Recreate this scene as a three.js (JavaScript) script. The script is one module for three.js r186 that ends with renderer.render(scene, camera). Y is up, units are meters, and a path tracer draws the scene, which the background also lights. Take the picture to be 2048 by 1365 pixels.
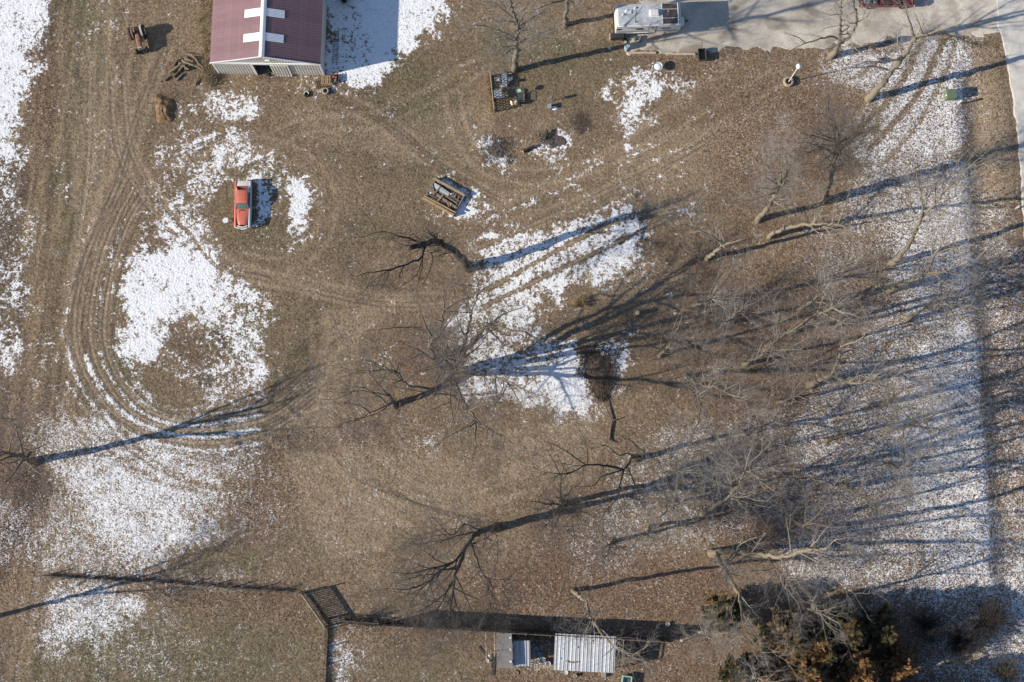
import * as THREE from 'three';
import { mergeGeometries } from 'three/addons/utils/BufferGeometryUtils.js';
import { RoundedBoxGeometry } from 'three/addons/geometries/RoundedBoxGeometry.js';

// ---------------------------------------------------------------- camera, sky, sun, exposure
const F = 2500, W0 = 2048, H0 = 1365, CAM_H = 132, TILT = Math.atan(365 / F);
const scene = new THREE.Scene();
const camera = new THREE.PerspectiveCamera(2 * Math.atan(H0 / 2 / F) * 180 / Math.PI, W0 / H0, 1, 1500);
camera.position.set(0, CAM_H, 0);
camera.up.set(0, 0, -1);
camera.lookAt(0, 0, -CAM_H * Math.tan(TILT));
const renderer = new THREE.WebGLRenderer({ antialias: true });
renderer.toneMapping = THREE.LinearToneMapping;
renderer.toneMappingExposure = 1.46;
renderer.shadowMap.enabled = true;

const SUN_EL = 24.3 * Math.PI / 180, SUN_AZ = 13.6 * Math.PI / 180;           // shadows fall towards +x, a little towards -z
const SUN_DIR = new THREE.Vector3(-Math.cos(SUN_EL) * Math.cos(SUN_AZ), Math.sin(SUN_EL), Math.cos(SUN_EL) * Math.sin(SUN_AZ));
const sun = new THREE.DirectionalLight(new THREE.Color().setRGB(1.0, 0.915, 0.79), 4.8);
sun.position.copy(SUN_DIR).multiplyScalar(220);
sun.castShadow = true; sun.shadow.radius = 1.0; sun.shadow.mapSize.set(4096, 4096);
Object.assign(sun.shadow.camera, { left: -95, right: 95, top: 95, bottom: -95, near: 1, far: 480 });
scene.add(sun); scene.add(sun.target);

{ // a clear winter sky: deep blue overhead, paler towards the horizon and round the sun
  const w = 256, h = 128, d = new Float32Array(w * h * 4), v = new THREE.Vector3();
  for (let j = 0; j < h; j++) for (let i = 0; i < w; i++) {
    const th = (j + 0.5) / h * Math.PI - Math.PI / 2, ph = ((i + 0.5) / w - 0.5) * 2 * Math.PI, k = (j * w + i) * 4;
    v.set(Math.cos(th) * Math.cos(ph), Math.sin(th), Math.cos(th) * Math.sin(ph));
    const up = Math.max(v.y, 0), hz = Math.exp(-up * 4.5), c = v.dot(SUN_DIR), halo = Math.pow(Math.max(c, 0), 10) * 0.22, ray = 0.75 * (1 + c * c) * 0.9;
    let r = (0.098 + 0.17 * hz) * ray + halo, g = (0.17 + 0.18 * hz) * ray + halo * 0.95, b = (0.325 + 0.15 * hz) * ray + halo * 0.85;
    if (v.y < 0) { r = 0.16; g = 0.14; b = 0.12; }
    d[k] = r; d[k + 1] = g; d[k + 2] = b; d[k + 3] = 1;
  }
  const t = new THREE.DataTexture(d, w, h, THREE.RGBAFormat, THREE.FloatType);
  t.mapping = THREE.EquirectangularReflectionMapping; t.magFilter = t.minFilter = THREE.LinearFilter; t.needsUpdate = true;
  scene.background = t; scene.environment = t;
}

// ---------------------------------------------------------------- helpers
const ct = Math.cos(TILT), st = Math.sin(TILT);
function P(px, py, h = 0) {                                    // the point at height h seen at photo pixel (px, py)
  const u = (px - W0 / 2) / F, v = (H0 / 2 - py) / F, t = (CAM_H - h) / (ct - v * st);
  return new THREE.Vector3(u * t, h, -(st + v * ct) * t);
}
function rng(seed) { let s = seed >>> 0; return () => { s = (s + 0x6d2b79f5) | 0; let t = Math.imul(s ^ (s >>> 15), 1 | s); t = (t + Math.imul(t ^ (t >>> 7), 61 | t)) ^ t; return ((t ^ (t >>> 14)) >>> 0) / 4294967296; }; }
const R = rng(20231), rr = (a, b, f = R) => a + (b - a) * f();
const V3 = (x, y, z) => new THREE.Vector3(x, y, z);
const clamp = (x, a = 0, b = 1) => Math.min(b, Math.max(a, x)), sstep = (a, b, x) => { const t = clamp((x - a) / (b - a)); return t * t * (3 - 2 * t); };
const lin = (r, g, b) => new THREE.Color().setRGB(r, g, b);
const mat = (r, g, b, rough = 0.85, extra = {}) => new THREE.MeshStandardMaterial({ color: lin(r, g, b), roughness: rough, metalness: 0, side: THREE.DoubleSide, ...extra });
const used = new Map();
function numbered(n) { const k = used.get(n) ?? 0; used.set(n, k + 1); return k ? n + '_' + String(k).padStart(3, '0') : n; }
function tag(o, label, category, group) { o.userData.label = label; o.userData.category = category; if (group) o.userData.group = group; return o; }
function shade(m) { m.castShadow = m.receiveShadow = true; return m; }
function thing(name, label, category, pos = V3(0, 0, 0), turn = 0, group) {
  const g = new THREE.Group(); g.name = numbered(name); g.position.copy(pos); g.rotation.y = turn; tag(g, label, category, group); scene.add(g); return g;
}
function part(name, geo, m, parent, label) {
  if (Array.isArray(geo)) geo = geo.length > 1 ? mergeGeometries(geo.map((g) => { const q = g.index ? g.toNonIndexed() : g; for (const k of Object.keys(q.attributes)) if (!['position', 'normal', 'uv'].includes(k)) q.deleteAttribute(k); return q; })) : geo[0];
  const o = shade(new THREE.Mesh(geo, m)); o.name = parent === scene ? numbered(name) : name; if (label) o.userData.label = label; parent.add(o); return o;
}
function structure(name, geo, m) { const o = part(name, geo, m, scene); o.userData.kind = 'structure'; return o; }
function box(w, h, d, x = 0, y = 0, z = 0, ry = 0, rx = 0, rz = 0) {        // centred in x and z, standing on y
  const g = new THREE.BoxGeometry(w, h, d); g.translate(0, h / 2, 0); if (rx) g.rotateX(rx); if (rz) g.rotateZ(rz); if (ry) g.rotateY(ry); g.translate(x, y, z); return g;
}
function rbox(w, h, d, r, x = 0, y = 0, z = 0, ry = 0) { const g = new RoundedBoxGeometry(w, h, d, 2, r); g.translate(0, h / 2, 0); if (ry) g.rotateY(ry); g.translate(x, y, z); return g; }
function cyl(r0, r1, h, n = 14, x = 0, y = 0, z = 0) { const g = new THREE.CylinderGeometry(r1, r0, h, n); g.translate(x, y + h / 2, z); return g; }
function bar(a, b, w, h = w) {                                             // a squared bar from a to b
  const d = b.clone().sub(a), L = d.length(), g = new THREE.BoxGeometry(L, h, w);
  const q = new THREE.Quaternion().setFromUnitVectors(V3(1, 0, 0), d.normalize()); g.applyQuaternion(q); g.translate((a.x + b.x) / 2, (a.y + b.y) / 2, (a.z + b.z) / 2); return g;
}
function rod(a, b, r, n = 8, r1 = r) {
  const d = b.clone().sub(a), L = d.length(), g = new THREE.CylinderGeometry(r1, r, L, n); g.applyQuaternion(new THREE.Quaternion().setFromUnitVectors(V3(0, 1, 0), d.normalize()));
  g.translate((a.x + b.x) / 2, (a.y + b.y) / 2, (a.z + b.z) / 2); return g;
}
class Soup {                                                               // collects tubes and faces into one indexed geometry
  constructor() { this.p = []; this.n = []; this.i = []; this.uv = []; }
  tube(pts, rad, sides) {                                                  // pts: Vector3[], rad: number[]
    const t = V3(), u = V3(0, 0, 0), w = V3(), prev = V3(), b0 = this.p.length / 3; let len = 0;
    for (let k = 0; k < pts.length; k++) {
      t.subVectors(pts[Math.min(k + 1, pts.length - 1)], pts[Math.max(k - 1, 0)]).normalize();
      if (k === 0) u.set(Math.abs(t.y) < 0.9 ? 0 : 1, Math.abs(t.y) < 0.9 ? 1 : 0, 0).cross(t).normalize(); else { len += pts[k].distanceTo(pts[k - 1]); u.addScaledVector(t, -u.dot(t)).normalize(); }
      w.crossVectors(t, u);
      for (let s = 0; s < sides; s++) {
        const a = s / sides * Math.PI * 2, c = Math.cos(a), d = Math.sin(a), nx = u.x * c + w.x * d, ny = u.y * c + w.y * d, nz = u.z * c + w.z * d, r = rad[k];
        this.p.push(pts[k].x + nx * r, pts[k].y + ny * r, pts[k].z + nz * r); this.n.push(nx, ny, nz); this.uv.push(s / sides * 2, len * 1.2);
      }
      if (k) for (let s = 0; s < sides; s++) { const a = b0 + (k - 1) * sides + s, b = b0 + (k - 1) * sides + (s + 1) % sides; this.i.push(a, b, a + sides, b, b + sides, a + sides); }
    }
    const e = b0 + (pts.length - 1) * sides; for (let s = 1; s < sides - 1; s++) this.i.push(e, e + s, e + s + 1);
  }
  get tris() { return this.i.length / 3; }
  geo() {
    const g = new THREE.BufferGeometry(); g.setAttribute('position', new THREE.Float32BufferAttribute(this.p, 3)); g.setAttribute('normal', new THREE.Float32BufferAttribute(this.n, 3));
    g.setAttribute('uv', new THREE.Float32BufferAttribute(this.uv, 2)); g.setIndex(this.i); return g;
  }
}
// tileable value noise, 256 x 256, used for everything that is uneven
const NS = 256, noiseT = (() => { const f = rng(77), a = new Float32Array(NS * NS); for (let i = 0; i < a.length; i++) a[i] = f(); return a; })();
function vn(x, y) {
  const xi = Math.floor(x), yi = Math.floor(y), fx = x - xi, fy = y - yi, sx = fx * fx * (3 - 2 * fx), sy = fy * fy * (3 - 2 * fy);
  const a = (yi & 255) << 8, b = ((yi + 1) & 255) << 8, c = xi & 255, d = (xi + 1) & 255;
  const p = noiseT[a + c], q = noiseT[a + d], r = noiseT[b + c], s = noiseT[b + d]; return p + (q - p) * sx + (r - p) * sy + (p - q - r + s) * sx * sy;
}
const fbm = (x, y, o = 3) => { let s = 0, a = 0.5, n = 0; for (let k = 0; k < o; k++) { s += a * vn(x, y); n += a; x = x * 2.03 + 17.3; y = y * 2.03 + 9.1; a *= 0.5; } return s / n; };
function texture(w, h, fn, srgb = true, wrap = THREE.RepeatWrapping) {
  const d = new Uint8Array(w * h * 4), o = [0, 0, 0];
  for (let j = 0, k = 0; j < h; j++) for (let i = 0; i < w; i++, k += 4) { fn(i, j, o); d[k] = clamp(o[0]) * 255; d[k + 1] = clamp(o[1]) * 255; d[k + 2] = clamp(o[2]) * 255; d[k + 3] = 255; }
  const t = new THREE.DataTexture(d, w, h, THREE.RGBAFormat); t.magFilter = t.minFilter = THREE.LinearFilter; t.wrapS = t.wrapT = wrap; if (srgb) t.colorSpace = THREE.SRGBColorSpace; t.needsUpdate = true; return t;
}
const toS = (x) => x <= 0.0031308 ? x * 12.92 : 1.055 * Math.pow(x, 1 / 2.4) - 0.055;

// ---------------------------------------------------------------- the ground: what lies where, drawn in metres
const GX0 = -63, GX1 = 63, GZ0 = -63, GZ1 = 22, MW = 1024, MH = 768;          // the stretch of ground that is mapped, and the size of its masks
const mx = (x) => (x - GX0) / (GX1 - GX0) * MW, mz = (z) => (z - GZ0) / (GZ1 - GZ0) * MH;
function mask(blur, draw) {
  const c = document.createElement('canvas'); c.width = MW; c.height = MH; const g = c.getContext('2d'); g.fillStyle = '#000'; g.fillRect(0, 0, MW, MH); g.lineCap = g.lineJoin = 'round';
  const path = (pts) => { g.beginPath(); pts.forEach(([x, y], k) => { const p = P(x, y); k ? g.lineTo(mx(p.x), mz(p.z)) : g.moveTo(mx(p.x), mz(p.z)); }); };
  const ink = (a) => (a < 0 ? `rgba(0,0,0,${-a})` : `rgba(255,255,255,${a})`);
  draw({
    poly(a, ...pts) { path(pts); g.closePath(); g.fillStyle = ink(a); g.fill(); },
    line(a, wpx, ...pts) { path(pts); g.strokeStyle = ink(a); g.lineWidth = wpx * 0.455; g.stroke(); },
    curve(a, wpx, ...pts) {
      const cv = new THREE.CatmullRomCurve3(pts.map(([x, y]) => P(x, y))), q = cv.getPoints(pts.length * 8); g.beginPath(); q.forEach((p, k) => (k ? g.lineTo(mx(p.x), mz(p.z)) : g.moveTo(mx(p.x), mz(p.z))));
      g.strokeStyle = ink(a); g.lineWidth = wpx * 0.455; g.stroke();
    },
    dot(a, x, y, rpx) { const p = P(x, y); g.beginPath(); g.arc(mx(p.x), mz(p.z), rpx * 0.455, 0, 7); g.fillStyle = ink(a); g.fill(); },
  });
  const d = g.getImageData(0, 0, MW, MH).data; let a = new Float32Array(MW * MH), b = new Float32Array(MW * MH); for (let i = 0; i < a.length; i++) a[i] = d[i * 4] / 255;
  if (blur) for (let pass = 0; pass < 2; pass++) {
    for (let y = 0; y < MH; y++) { let s = 0; for (let x = -blur; x < MW; x++) { if (x + blur < MW) s += a[y * MW + x + blur]; if (x - blur - 1 >= 0) s -= a[y * MW + x - blur - 1]; if (x >= 0) b[y * MW + x] = s / (2 * blur + 1); } }
    for (let x = 0; x < MW; x++) { let s = 0; for (let y = -blur; y < MH; y++) { if (y + blur < MH) s += b[(y + blur) * MW + x]; if (y - blur - 1 >= 0) s -= b[(y - blur - 1) * MW + x]; if (y >= 0) a[y * MW + x] = s / (2 * blur + 1); } }
  }
  return a;
}
function at(m, x, z) {                                                        // a mask's value at a place, in metres
  const u = clamp(mx(x) - 0.5, 0, MW - 1.001), v = clamp(mz(z) - 0.5, 0, MH - 1.001), i = u | 0, j = v | 0, fu = u - i, fv = v - j, k = j * MW + i;
  return (m[k] * (1 - fu) + m[k + 1] * fu) * (1 - fv) + (m[k + MW] * (1 - fu) + m[k + MW + 1] * fu) * fv;
}
// how much snow is left lying; broad patches
const snowBroad = mask(6, ({ poly, line, curve, dot }) => {
  poly(0.8, [-60, -60], [95, -60], [92, 20], [84, 60], [66, 140], [50, 200], [38, 260], [10, 300], [-60, 320]);
  poly(0.36, [-60, 300], [55, 280], [52, 400], [45, 520], [35, 640], [20, 740], [-60, 760]);
  line(0.5, 16, [74, 400], [62, 470], [52, 560], [46, 640], [40, 720]); line(0.5, 13, [86, 620], [85, 770]); line(0.45, 10, [130, 600], [134, 660]); line(0.45, 22, [20, 690], [10, 790]);
  line(0.3, 8, [122, 60], [112, 330]); line(0.34, 20, [214, 5], [208, 62]); line(0.38, 14, [258, 20], [255, 58]); line(0.3, 12, [187, 250], [184, 330]); line(0.3, 10, [228, 230], [220, 300]);
  poly(0.86, [640, -80], [930, -80], [905, 5], [885, 45], [862, 75], [838, 100], [800, 118], [792, 150], [760, 178], [715, 192], [690, 185], [676, 158], [650, 150]);
  poly(-0.55, [660, 10], [700, 40], [735, 70], [740, 110], [700, 135], [660, 140]); poly(0.42, [655, 0], [740, 20], [750, 120], [655, 145]);
  poly(0.85, [730, -60], [800, -60], [795, 120], [760, 115], [735, 40]);
  dot(0.5, 760, 186, 9); poly(0.5, [578, 154], [640, 156], [640, 176], [606, 180], [578, 166]);
  poly(0.56, [396, 192], [440, 172], [500, 180], [522, 200], [518, 236], [455, 248], [402, 228]); poly(0.48, [348, 205], [376, 200], [384, 258], [350, 268]); line(0.4, 12, [380, 180], [400, 170]); line(0.4, 9, [405, 190], [402, 250]);
  poly(0.32, [300, 290], [390, 262], [480, 268], [545, 318], [540, 340], [470, 352], [420, 400], [400, 470], [330, 480], [300, 420]);
  curve(0.42, 14, [400, 350], [440, 318], [495, 290]); curve(0.42, 18, [392, 385], [425, 345], [475, 322], [545, 322]); line(0.42, 14, [420, 300], [470, 278]);
  poly(0.9, [555, 342], [602, 350], [630, 400], [616, 458], [588, 482], [575, 440], [582, 402], [560, 366]); line(0.35, 16, [590, 480], [540, 520]);
  poly(0.85, [496, 348], [540, 350], [546, 400], [530, 452], [500, 462]);
  poly(0.84, [248, 528], [278, 502], [312, 492], [388, 500], [412, 530], [432, 562], [438, 588], [402, 622], [352, 640], [332, 680], [310, 722], [272, 750], [248, 722], [242, 652], [234, 592]);
  poly(0.5, [300, 440], [405, 440], [440, 520], [540, 590], [552, 640], [520, 690], [545, 760], [490, 812], [420, 806], [400, 770], [330, 730], [400, 622]);
  poly(-0.45, [340, 662], [436, 668], [452, 716], [404, 756], [334, 706]); line(0.4, 14, [555, 610], [560, 640]); line(0.4, 18, [600, 770], [585, 800]);
  line(0.6, 14, [225, 725], [300, 830]); line(0.55, 12, [278, 780], [315, 815]); line(0.4, 16, [190, 770], [240, 860]);
  poly(0.4, [60, 838], [200, 812], [330, 846], [500, 868], [525, 925], [440, 962], [425, 1058], [384, 1108], [300, 1132], [180, 1150], [62, 1140], [70, 1060], [112, 990], [90, 920]);
  poly(0.4, [130, 940], [300, 900], [400, 960], [380, 1060], [300, 1100], [200, 1080], [150, 1010]); poly(0.2, [380, 960], [560, 930], [580, 1060], [420, 1090]);
  poly(0.52, [70, 1168], [290, 1192], [292, 1216], [232, 1272], [112, 1302], [80, 1240]); poly(0.14, [80, 1260], [330, 1200], [420, 1365], [80, 1365]); poly(0.36, [-40, 1000], [62, 992], [60, 1090], [20, 1132], [-40, 1110]);
  poly(0.62, [940, 484], [1100, 444], [1236, 412], [1280, 430], [1300, 466], [1252, 500], [1322, 530], [1290, 552], [1180, 572], [1110, 600], [1056, 642], [960, 642], [900, 704], [880, 690], [930, 612], [962, 562]);
  line(0.42, 22, [960, 440], [1060, 402]); line(0.4, 12, [1120, 395], [1260, 360]); line(0.42, 12, [1270, 390], [1370, 340]); poly(0.7, [1240, 470], [1290, 458], [1292, 496], [1256, 496]); poly(0.5, [1360, 412], [1440, 400], [1432, 420], [1372, 452]);
  line(0.36, 16, [1240, 305], [1300, 230]); dot(0.6, 1361, 310, 8); dot(0.5, 1548, 245, 14); dot(0.5, 1515, 314, 9); line(0.5, 10, [1612, 200], [1632, 182]);
  poly(0.5, [892, 694], [1084, 640], [1100, 690], [930, 720]); poly(0.62, [930, 716], [1100, 700], [1162, 690], [1168, 832], [1040, 812], [930, 790]); poly(0.9, [1096, 742], [1166, 728], [1192, 822], [1120, 828]); poly(0.85, [1214, 700], [1252, 720], [1242, 780], [1216, 796]);
  poly(0.5, [1110, 690], [1250, 680], [1260, 720], [1160, 735]); poly(0.45, [812, 888], [880, 872], [892, 886], [842, 912]); dot(0.4, 757, 732, 6); line(0.3, 30, [1000, 640], [1160, 640]);
  poly(0.62, [1268, 136], [1300, 130], [1344, 150], [1382, 162], [1370, 186], [1322, 200], [1292, 240], [1262, 292], [1240, 300], [1240, 240], [1204, 220], [1206, 170], [1262, 182]); line(0.35, 10, [1420, 120], [1480, 118]); dot(0.5, 1415, 132, 10); line(0.28, 12, [1260, 262], [1330, 215]);
  poly(0.64, [1660, 112], [1800, 68], [1900, 76], [1948, 92], [1946, 290], [1880, 300], [1740, 320], [1700, 300], [1760, 260], [1700, 170], [1650, 150]); poly(-0.6, [1700, 270], [1790, 190], [1740, 175], [1700, 230]);
  poly(0.44, [1660, 422], [1752, 300], [1900, 262], [1944, 330], [1956, 500], [1966, 700], [1985, 900], [1996, 1100], [1982, 1172], [1880, 1212], [1700, 1192], [1600, 1182], [1560, 1100], [1640, 1000], [1580, 900], [1600, 820], [1652, 760], [1700, 682], [1762, 600], [1782, 500]);
  poly(0.32, [1800, 400], [1950, 350], [1955, 560], [1850, 620], [1790, 560]); poly(0.42, [1870, 640], [1962, 640], [1992, 1100], [1930, 1160], [1850, 1060], [1780, 900]);
  poly(0.36, [1955, 320], [2110, 640], [2110, 1420], [1960, 1420], [1990, 1100]); poly(0.24, [1280, 870], [1600, 800], [1650, 1000], [1420, 1100], [1150, 1150], [1120, 1100]); poly(0.2, [1580, 430], [1760, 480], [1740, 620], [1640, 560]);
  poly(0.85, [946, 300], [984, 268], [1020, 298], [1034, 346], [978, 336]); poly(0.6, [1062, 290], [1108, 254], [1146, 270], [1140, 290], [1122, 322], [1066, 322]);
  poly(0.85, [898, 352], [955, 384], [938, 432], [905, 420], [880, 380]); dot(0.45, 868, 428, 10);
  poly(0.55, [664, 1266], [712, 1276], [702, 1420], [658, 1420]); poly(0.35, [1050, 1290], [1104, 1300], [1100, 1345], [1040, 1340]);
  poly(0.34, [1860, 1160], [2110, 1100], [2110, 1420], [1840, 1420]); line(0.3, 26, [140, 1165], [480, 1170]);
});
// thin streaks of snow and the bare wheel tracks between them
const snowFine = mask(1, ({ line, curve }) => {
  const f = rng(5);
  for (let k = 0; k < 70; k++) { const x = rr(300, 540, f), y = rr(270, 470, f), L = rr(8, 34, f); if (Math.hypot(x - 485, y - 400) < 62) continue; line(rr(0.3, 0.75, f), rr(2, 6, f), [x - L * 0.9, y + L * 0.4], [x + L * 0.9, y - L * 0.45]); }
  for (let k = 0; k < 90; k++) { const x = rr(960, 1420, f), y = 470 - (x - 960) * 0.42 + rr(-60, 55, f), L = rr(8, 30, f); line(rr(0.25, 0.7, f), rr(2, 5, f), [x - L, y + L * 0.42], [x + L, y - L * 0.45]); }
  for (let k = 0; k < 40; k++) { const x = rr(960, 1300, f), y = 640 - (x - 960) * 0.3 + rr(-70, 40, f), L = rr(8, 26, f); line(rr(0.3, 0.6, f), rr(3, 6, f), [x - L, y + L * 0.3], [x + L, y - L * 0.3]); }
  for (let k = 0; k < 110; k++) { const x = rr(400, 1500, f), y = rr(180, 760, f), L = rr(2, 6, f); line(rr(0.3, 0.8, f), rr(2, 4, f), [x - L, y], [x + L, y - L * 0.4]); }
  for (let k = 0; k < 60; k++) { const x = rr(100, 260, f), y = rr(0, 860, f), L = rr(6, 30, f); line(rr(0.15, 0.45, f), rr(2, 6, f), [x, y - L], [x - 2, y + L]); }
  for (let k = 0; k < 34; k++) { const t = rr(0, 1, f), x = 1720 + t * 130 + rr(-60, 60, f), y = 270 - t * 170 + rr(-30, 40, f), L = rr(10, 40, f); line(rr(0.3, 0.7, f), rr(3, 8, f), [x - L * 0.7, y + L], [x + L * 0.7, y - L]); }
  for (const [dx, w, a] of [[16, 9, 0.8], [46, 8, 0.75], [72, 6, 0.6], [-20, 9, 0.7], [-44, 7, 0.6], [92, 6, 0.55]]) curve(a, w, [152 + dx, 700], [176 + dx * 0.95, 760 - dx * 0.15], [230 + dx * 0.8, 830 - dx * 0.35], [310 + dx * 0.5, 872 - dx * 0.55], [420, 886 - dx * 0.8], [520, 870 - dx * 0.82]);
  for (const [dx, w, a] of [[-70, 6, 0.5], [-52, 5, 0.5], [11, 6, 0.6]]) curve(a, w, [180 + dx, 790], [215 + dx, 855], [270 + dx, 915], [350 + dx, 960], [450 + dx, 990]);
  for (const [dx, w, a] of [[-14, 7, 0.45], [46, 6, 0.4]]) curve(a, w, [205 + dx, 430], [170 + dx, 520], [150 + dx, 620], [150 + dx, 700]);
  for (let k = 0; k < 24; k++) { const x = rr(1490, 1640, f), y = rr(600, 760, f); line(0.5, rr(2, 5, f), [x, y], [x + rr(2, 8, f), y - 2]); }
});
const bare = mask(1, ({ curve, line, poly }) => {
  curve(1, 9, [540, 552], [640, 585], [760, 608], [880, 606], [970, 580], [1090, 515], [1190, 462], [1260, 436]); curve(1, 9, [960, 618], [1060, 568], [1170, 515], [1250, 478], [1330, 440]);
  curve(0.8, 8, [560, 535], [640, 565], [740, 580], [860, 580], [940, 555]); curve(0.8, 10, [945, 500], [1020, 470], [1110, 430], [1220, 380], [1400, 290]); curve(0.6, 10, [960, 450], [1060, 420], [1180, 370], [1330, 300]);
  curve(1, 12, [1740, 300], [1790, 245], [1835, 190], [1865, 130], [1890, 78]); curve(1, 12, [1700, 270], [1755, 225], [1800, 170], [1830, 110], [1850, 72]); curve(0.8, 9, [1765, 330], [1820, 270], [1870, 190], [1900, 120], [1912, 78]); curve(0.7, 8, [1640, 190], [1720, 150], [1800, 90]);
  for (const [dx, w, a] of [[0, 9, 1], [32, 9, 1], [60, 8, 1], [78, 5, 0.9], [-10, 5, 0.8]]) curve(a, w, [250 + dx * 0.6, 340 + dx], [205 + dx, 430], [170 + dx, 520], [150 + dx, 620], [150 + dx, 690], [175 + dx * 0.95, 760 - dx * 0.15], [230 + dx * 0.8, 830 - dx * 0.35], [310 + dx * 0.5, 872 - dx * 0.55], [420, 886 - dx * 0.8], [540, 862 - dx * 0.85], [640, 800 - dx]);
  for (const [dx, w, a] of [[0, 6, 0.7], [22, 6, 0.7], [-40, 5, 0.6], [-60, 5, 0.6]]) curve(a, w, [180 + dx, 780], [215 + dx, 850], [270 + dx, 910], [350 + dx, 955], [450 + dx, 985]);
  curve(0.8, 8, [215, -20], [200, 200], [150, 500], [100, 760]); curve(0.8, 8, [246, 150], [262, 300], [310, 390], [380, 470], [430, 530], [500, 560]); curve(0.8, 8, [222, 150], [235, 300], [280, 390], [350, 470]); curve(0.7, 7, [300, 100], [245, 220], [190, 400], [135, 520]); curve(0.7, 7, [330, 100], [275, 230], [222, 400], [165, 530]);
  curve(0.7, 10, [400, 470], [470, 520], [560, 550]); curve(0.3, 26, [1938, 150], [1946, 300], [1956, 480], [1968, 660], [1982, 850], [1994, 1040], [2004, 1200]); line(0.9, 18, [505, 370], [505, 440]);
});
// olive green where the grass is still alive; reddish brown leaf litter; dark earth; worn straw-coloured tracks
const green = mask(12, ({ poly, line, dot }) => {
  poly(0.75, [112, -40], [230, -40], [215, 120], [190, 330], [150, 520], [125, 620], [100, 420], [118, 180]); poly(0.75, [445, 345], [560, 345], [570, 470], [540, 510], [430, 470]); poly(0.7, [690, 60], [900, 120], [960, 260], [900, 380], [760, 350], [700, 250]);
  poly(0.75, [900, 60], [1240, 70], [1200, 160], [1060, 200], [960, 130]); poly(0.75, [100, 1260], [600, 1210], [645, 1260], [640, 1420], [-40, 1420]); poly(0.5, [160, 640], [240, 700], [400, 830], [600, 800], [560, 900], [330, 880], [180, 800]); poly(0.5, [430, 640], [640, 560], [700, 660], [600, 760], [470, 700]);
  poly(0.5, [690, 1280], [960, 1270], [960, 1420], [690, 1420]); poly(0.5, [590, 480], [720, 420], [840, 460], [700, 560]); poly(0.6, [380, 1080], [640, 1090], [620, 1170], [400, 1150]); poly(0.4, [700, 180], [900, 180], [880, 360], [760, 420], [640, 330]);
  dot(0.8, 1250, 150, 22); dot(0.5, 660, 190, 30); poly(0.6, [1120, 160], [1200, 190], [1200, 240], [1140, 240]);
});
const leaf = mask(10, ({ poly, dot, line }) => {
  poly(0.8, [1000, 1150], [1160, 1090], [1420, 1120], [1500, 1200], [1400, 1260], [1100, 1240], [960, 1240], [940, 1150]); poly(0.5, [1500, 560], [1800, 560], [1760, 700], [1640, 800], [1480, 860], [1350, 760]); poly(0.6, [1400, 950], [1700, 950], [1720, 1090], [1560, 1130], [1400, 1080]);
  poly(0.7, [250, 1165], [610, 1190], [660, 1270], [600, 1260], [540, 1230], [320, 1200]); poly(0.6, [80, 60], [112, 60], [104, 300], [70, 300], [60, 240]); poly(0.6, [780, 660], [880, 660], [880, 760], [800, 790]); poly(0.6, [1250, 110], [1400, 110], [1420, 150], [1260, 150]); poly(0.5, [1440, 180], [1680, 180], [1700, 330], [1560, 440], [1420, 360]);
  poly(0.4, [1960, 400], [2060, 500], [2060, 1000], [1990, 1000]); poly(0.6, [700, 1240], [960, 1240], [960, 1285], [700, 1285]); poly(0.5, [480, 900], [560, 880], [600, 1010], [500, 1060]); poly(0.5, [-40, 900], [60, 900], [90, 1010], [60, 1140], [-40, 1200]); poly(0.5, [1260, 1280], [1420, 1280], [1420, 1420], [1260, 1420]); poly(0.5, [960, 1335], [1260, 1340], [1260, 1420], [960, 1420]);
});
const earth = mask(2, ({ poly, dot, line, curve }) => {
  poly(0.9, [1146, 232], [1192, 235], [1190, 264], [1148, 262]); poly(0.9, [1088, 268], [1128, 272], [1138, 300], [1110, 300], [1090, 285]); poly(0.5, [960, 288], [1005, 278], [1010, 318], [980, 318]); poly(0.6, [-40, 1040], [60, 1040], [60, 1090], [20, 1100], [-40, 1090]); poly(0.55, [20, 940], [100, 950], [100, 1010], [60, 1040], [20, 1020]);
  poly(0.3, [336, 668], [440, 672], [448, 712], [404, 748], [340, 700]); poly(0.8, [435, 668], [452, 672], [448, 712], [436, 712]); poly(0.5, [386, 745], [440, 745], [430, 772], [390, 768]); dot(0.5, 1770, 500, 34); poly(0.5, [1430, 480], [1500, 470], [1500, 520], [1430, 530]);
  poly(0.45, [265, 505], [305, 490], [312, 515], [280, 530]); poly(0.4, [245, 545], [268, 535], [262, 562], [246, 565]); poly(0.4, [-40, 300], [50, 300], [40, 700], [-40, 740]); line(0.5, 14, [515, 150], [560, 160]); poly(0.5, [1062, 1255], [1110, 1258], [1108, 1300], [1062, 1300]); poly(0.5, [1230, 1285], [1340, 1290], [1300, 1350], [1230, 1340]);
  line(0.5, 8, [150, 1158], [600, 1182]); line(0.5, 10, [660, 1245], [1340, 1280]); line(0.5, 8, [652, 1260], [650, 1400]);
});
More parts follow.
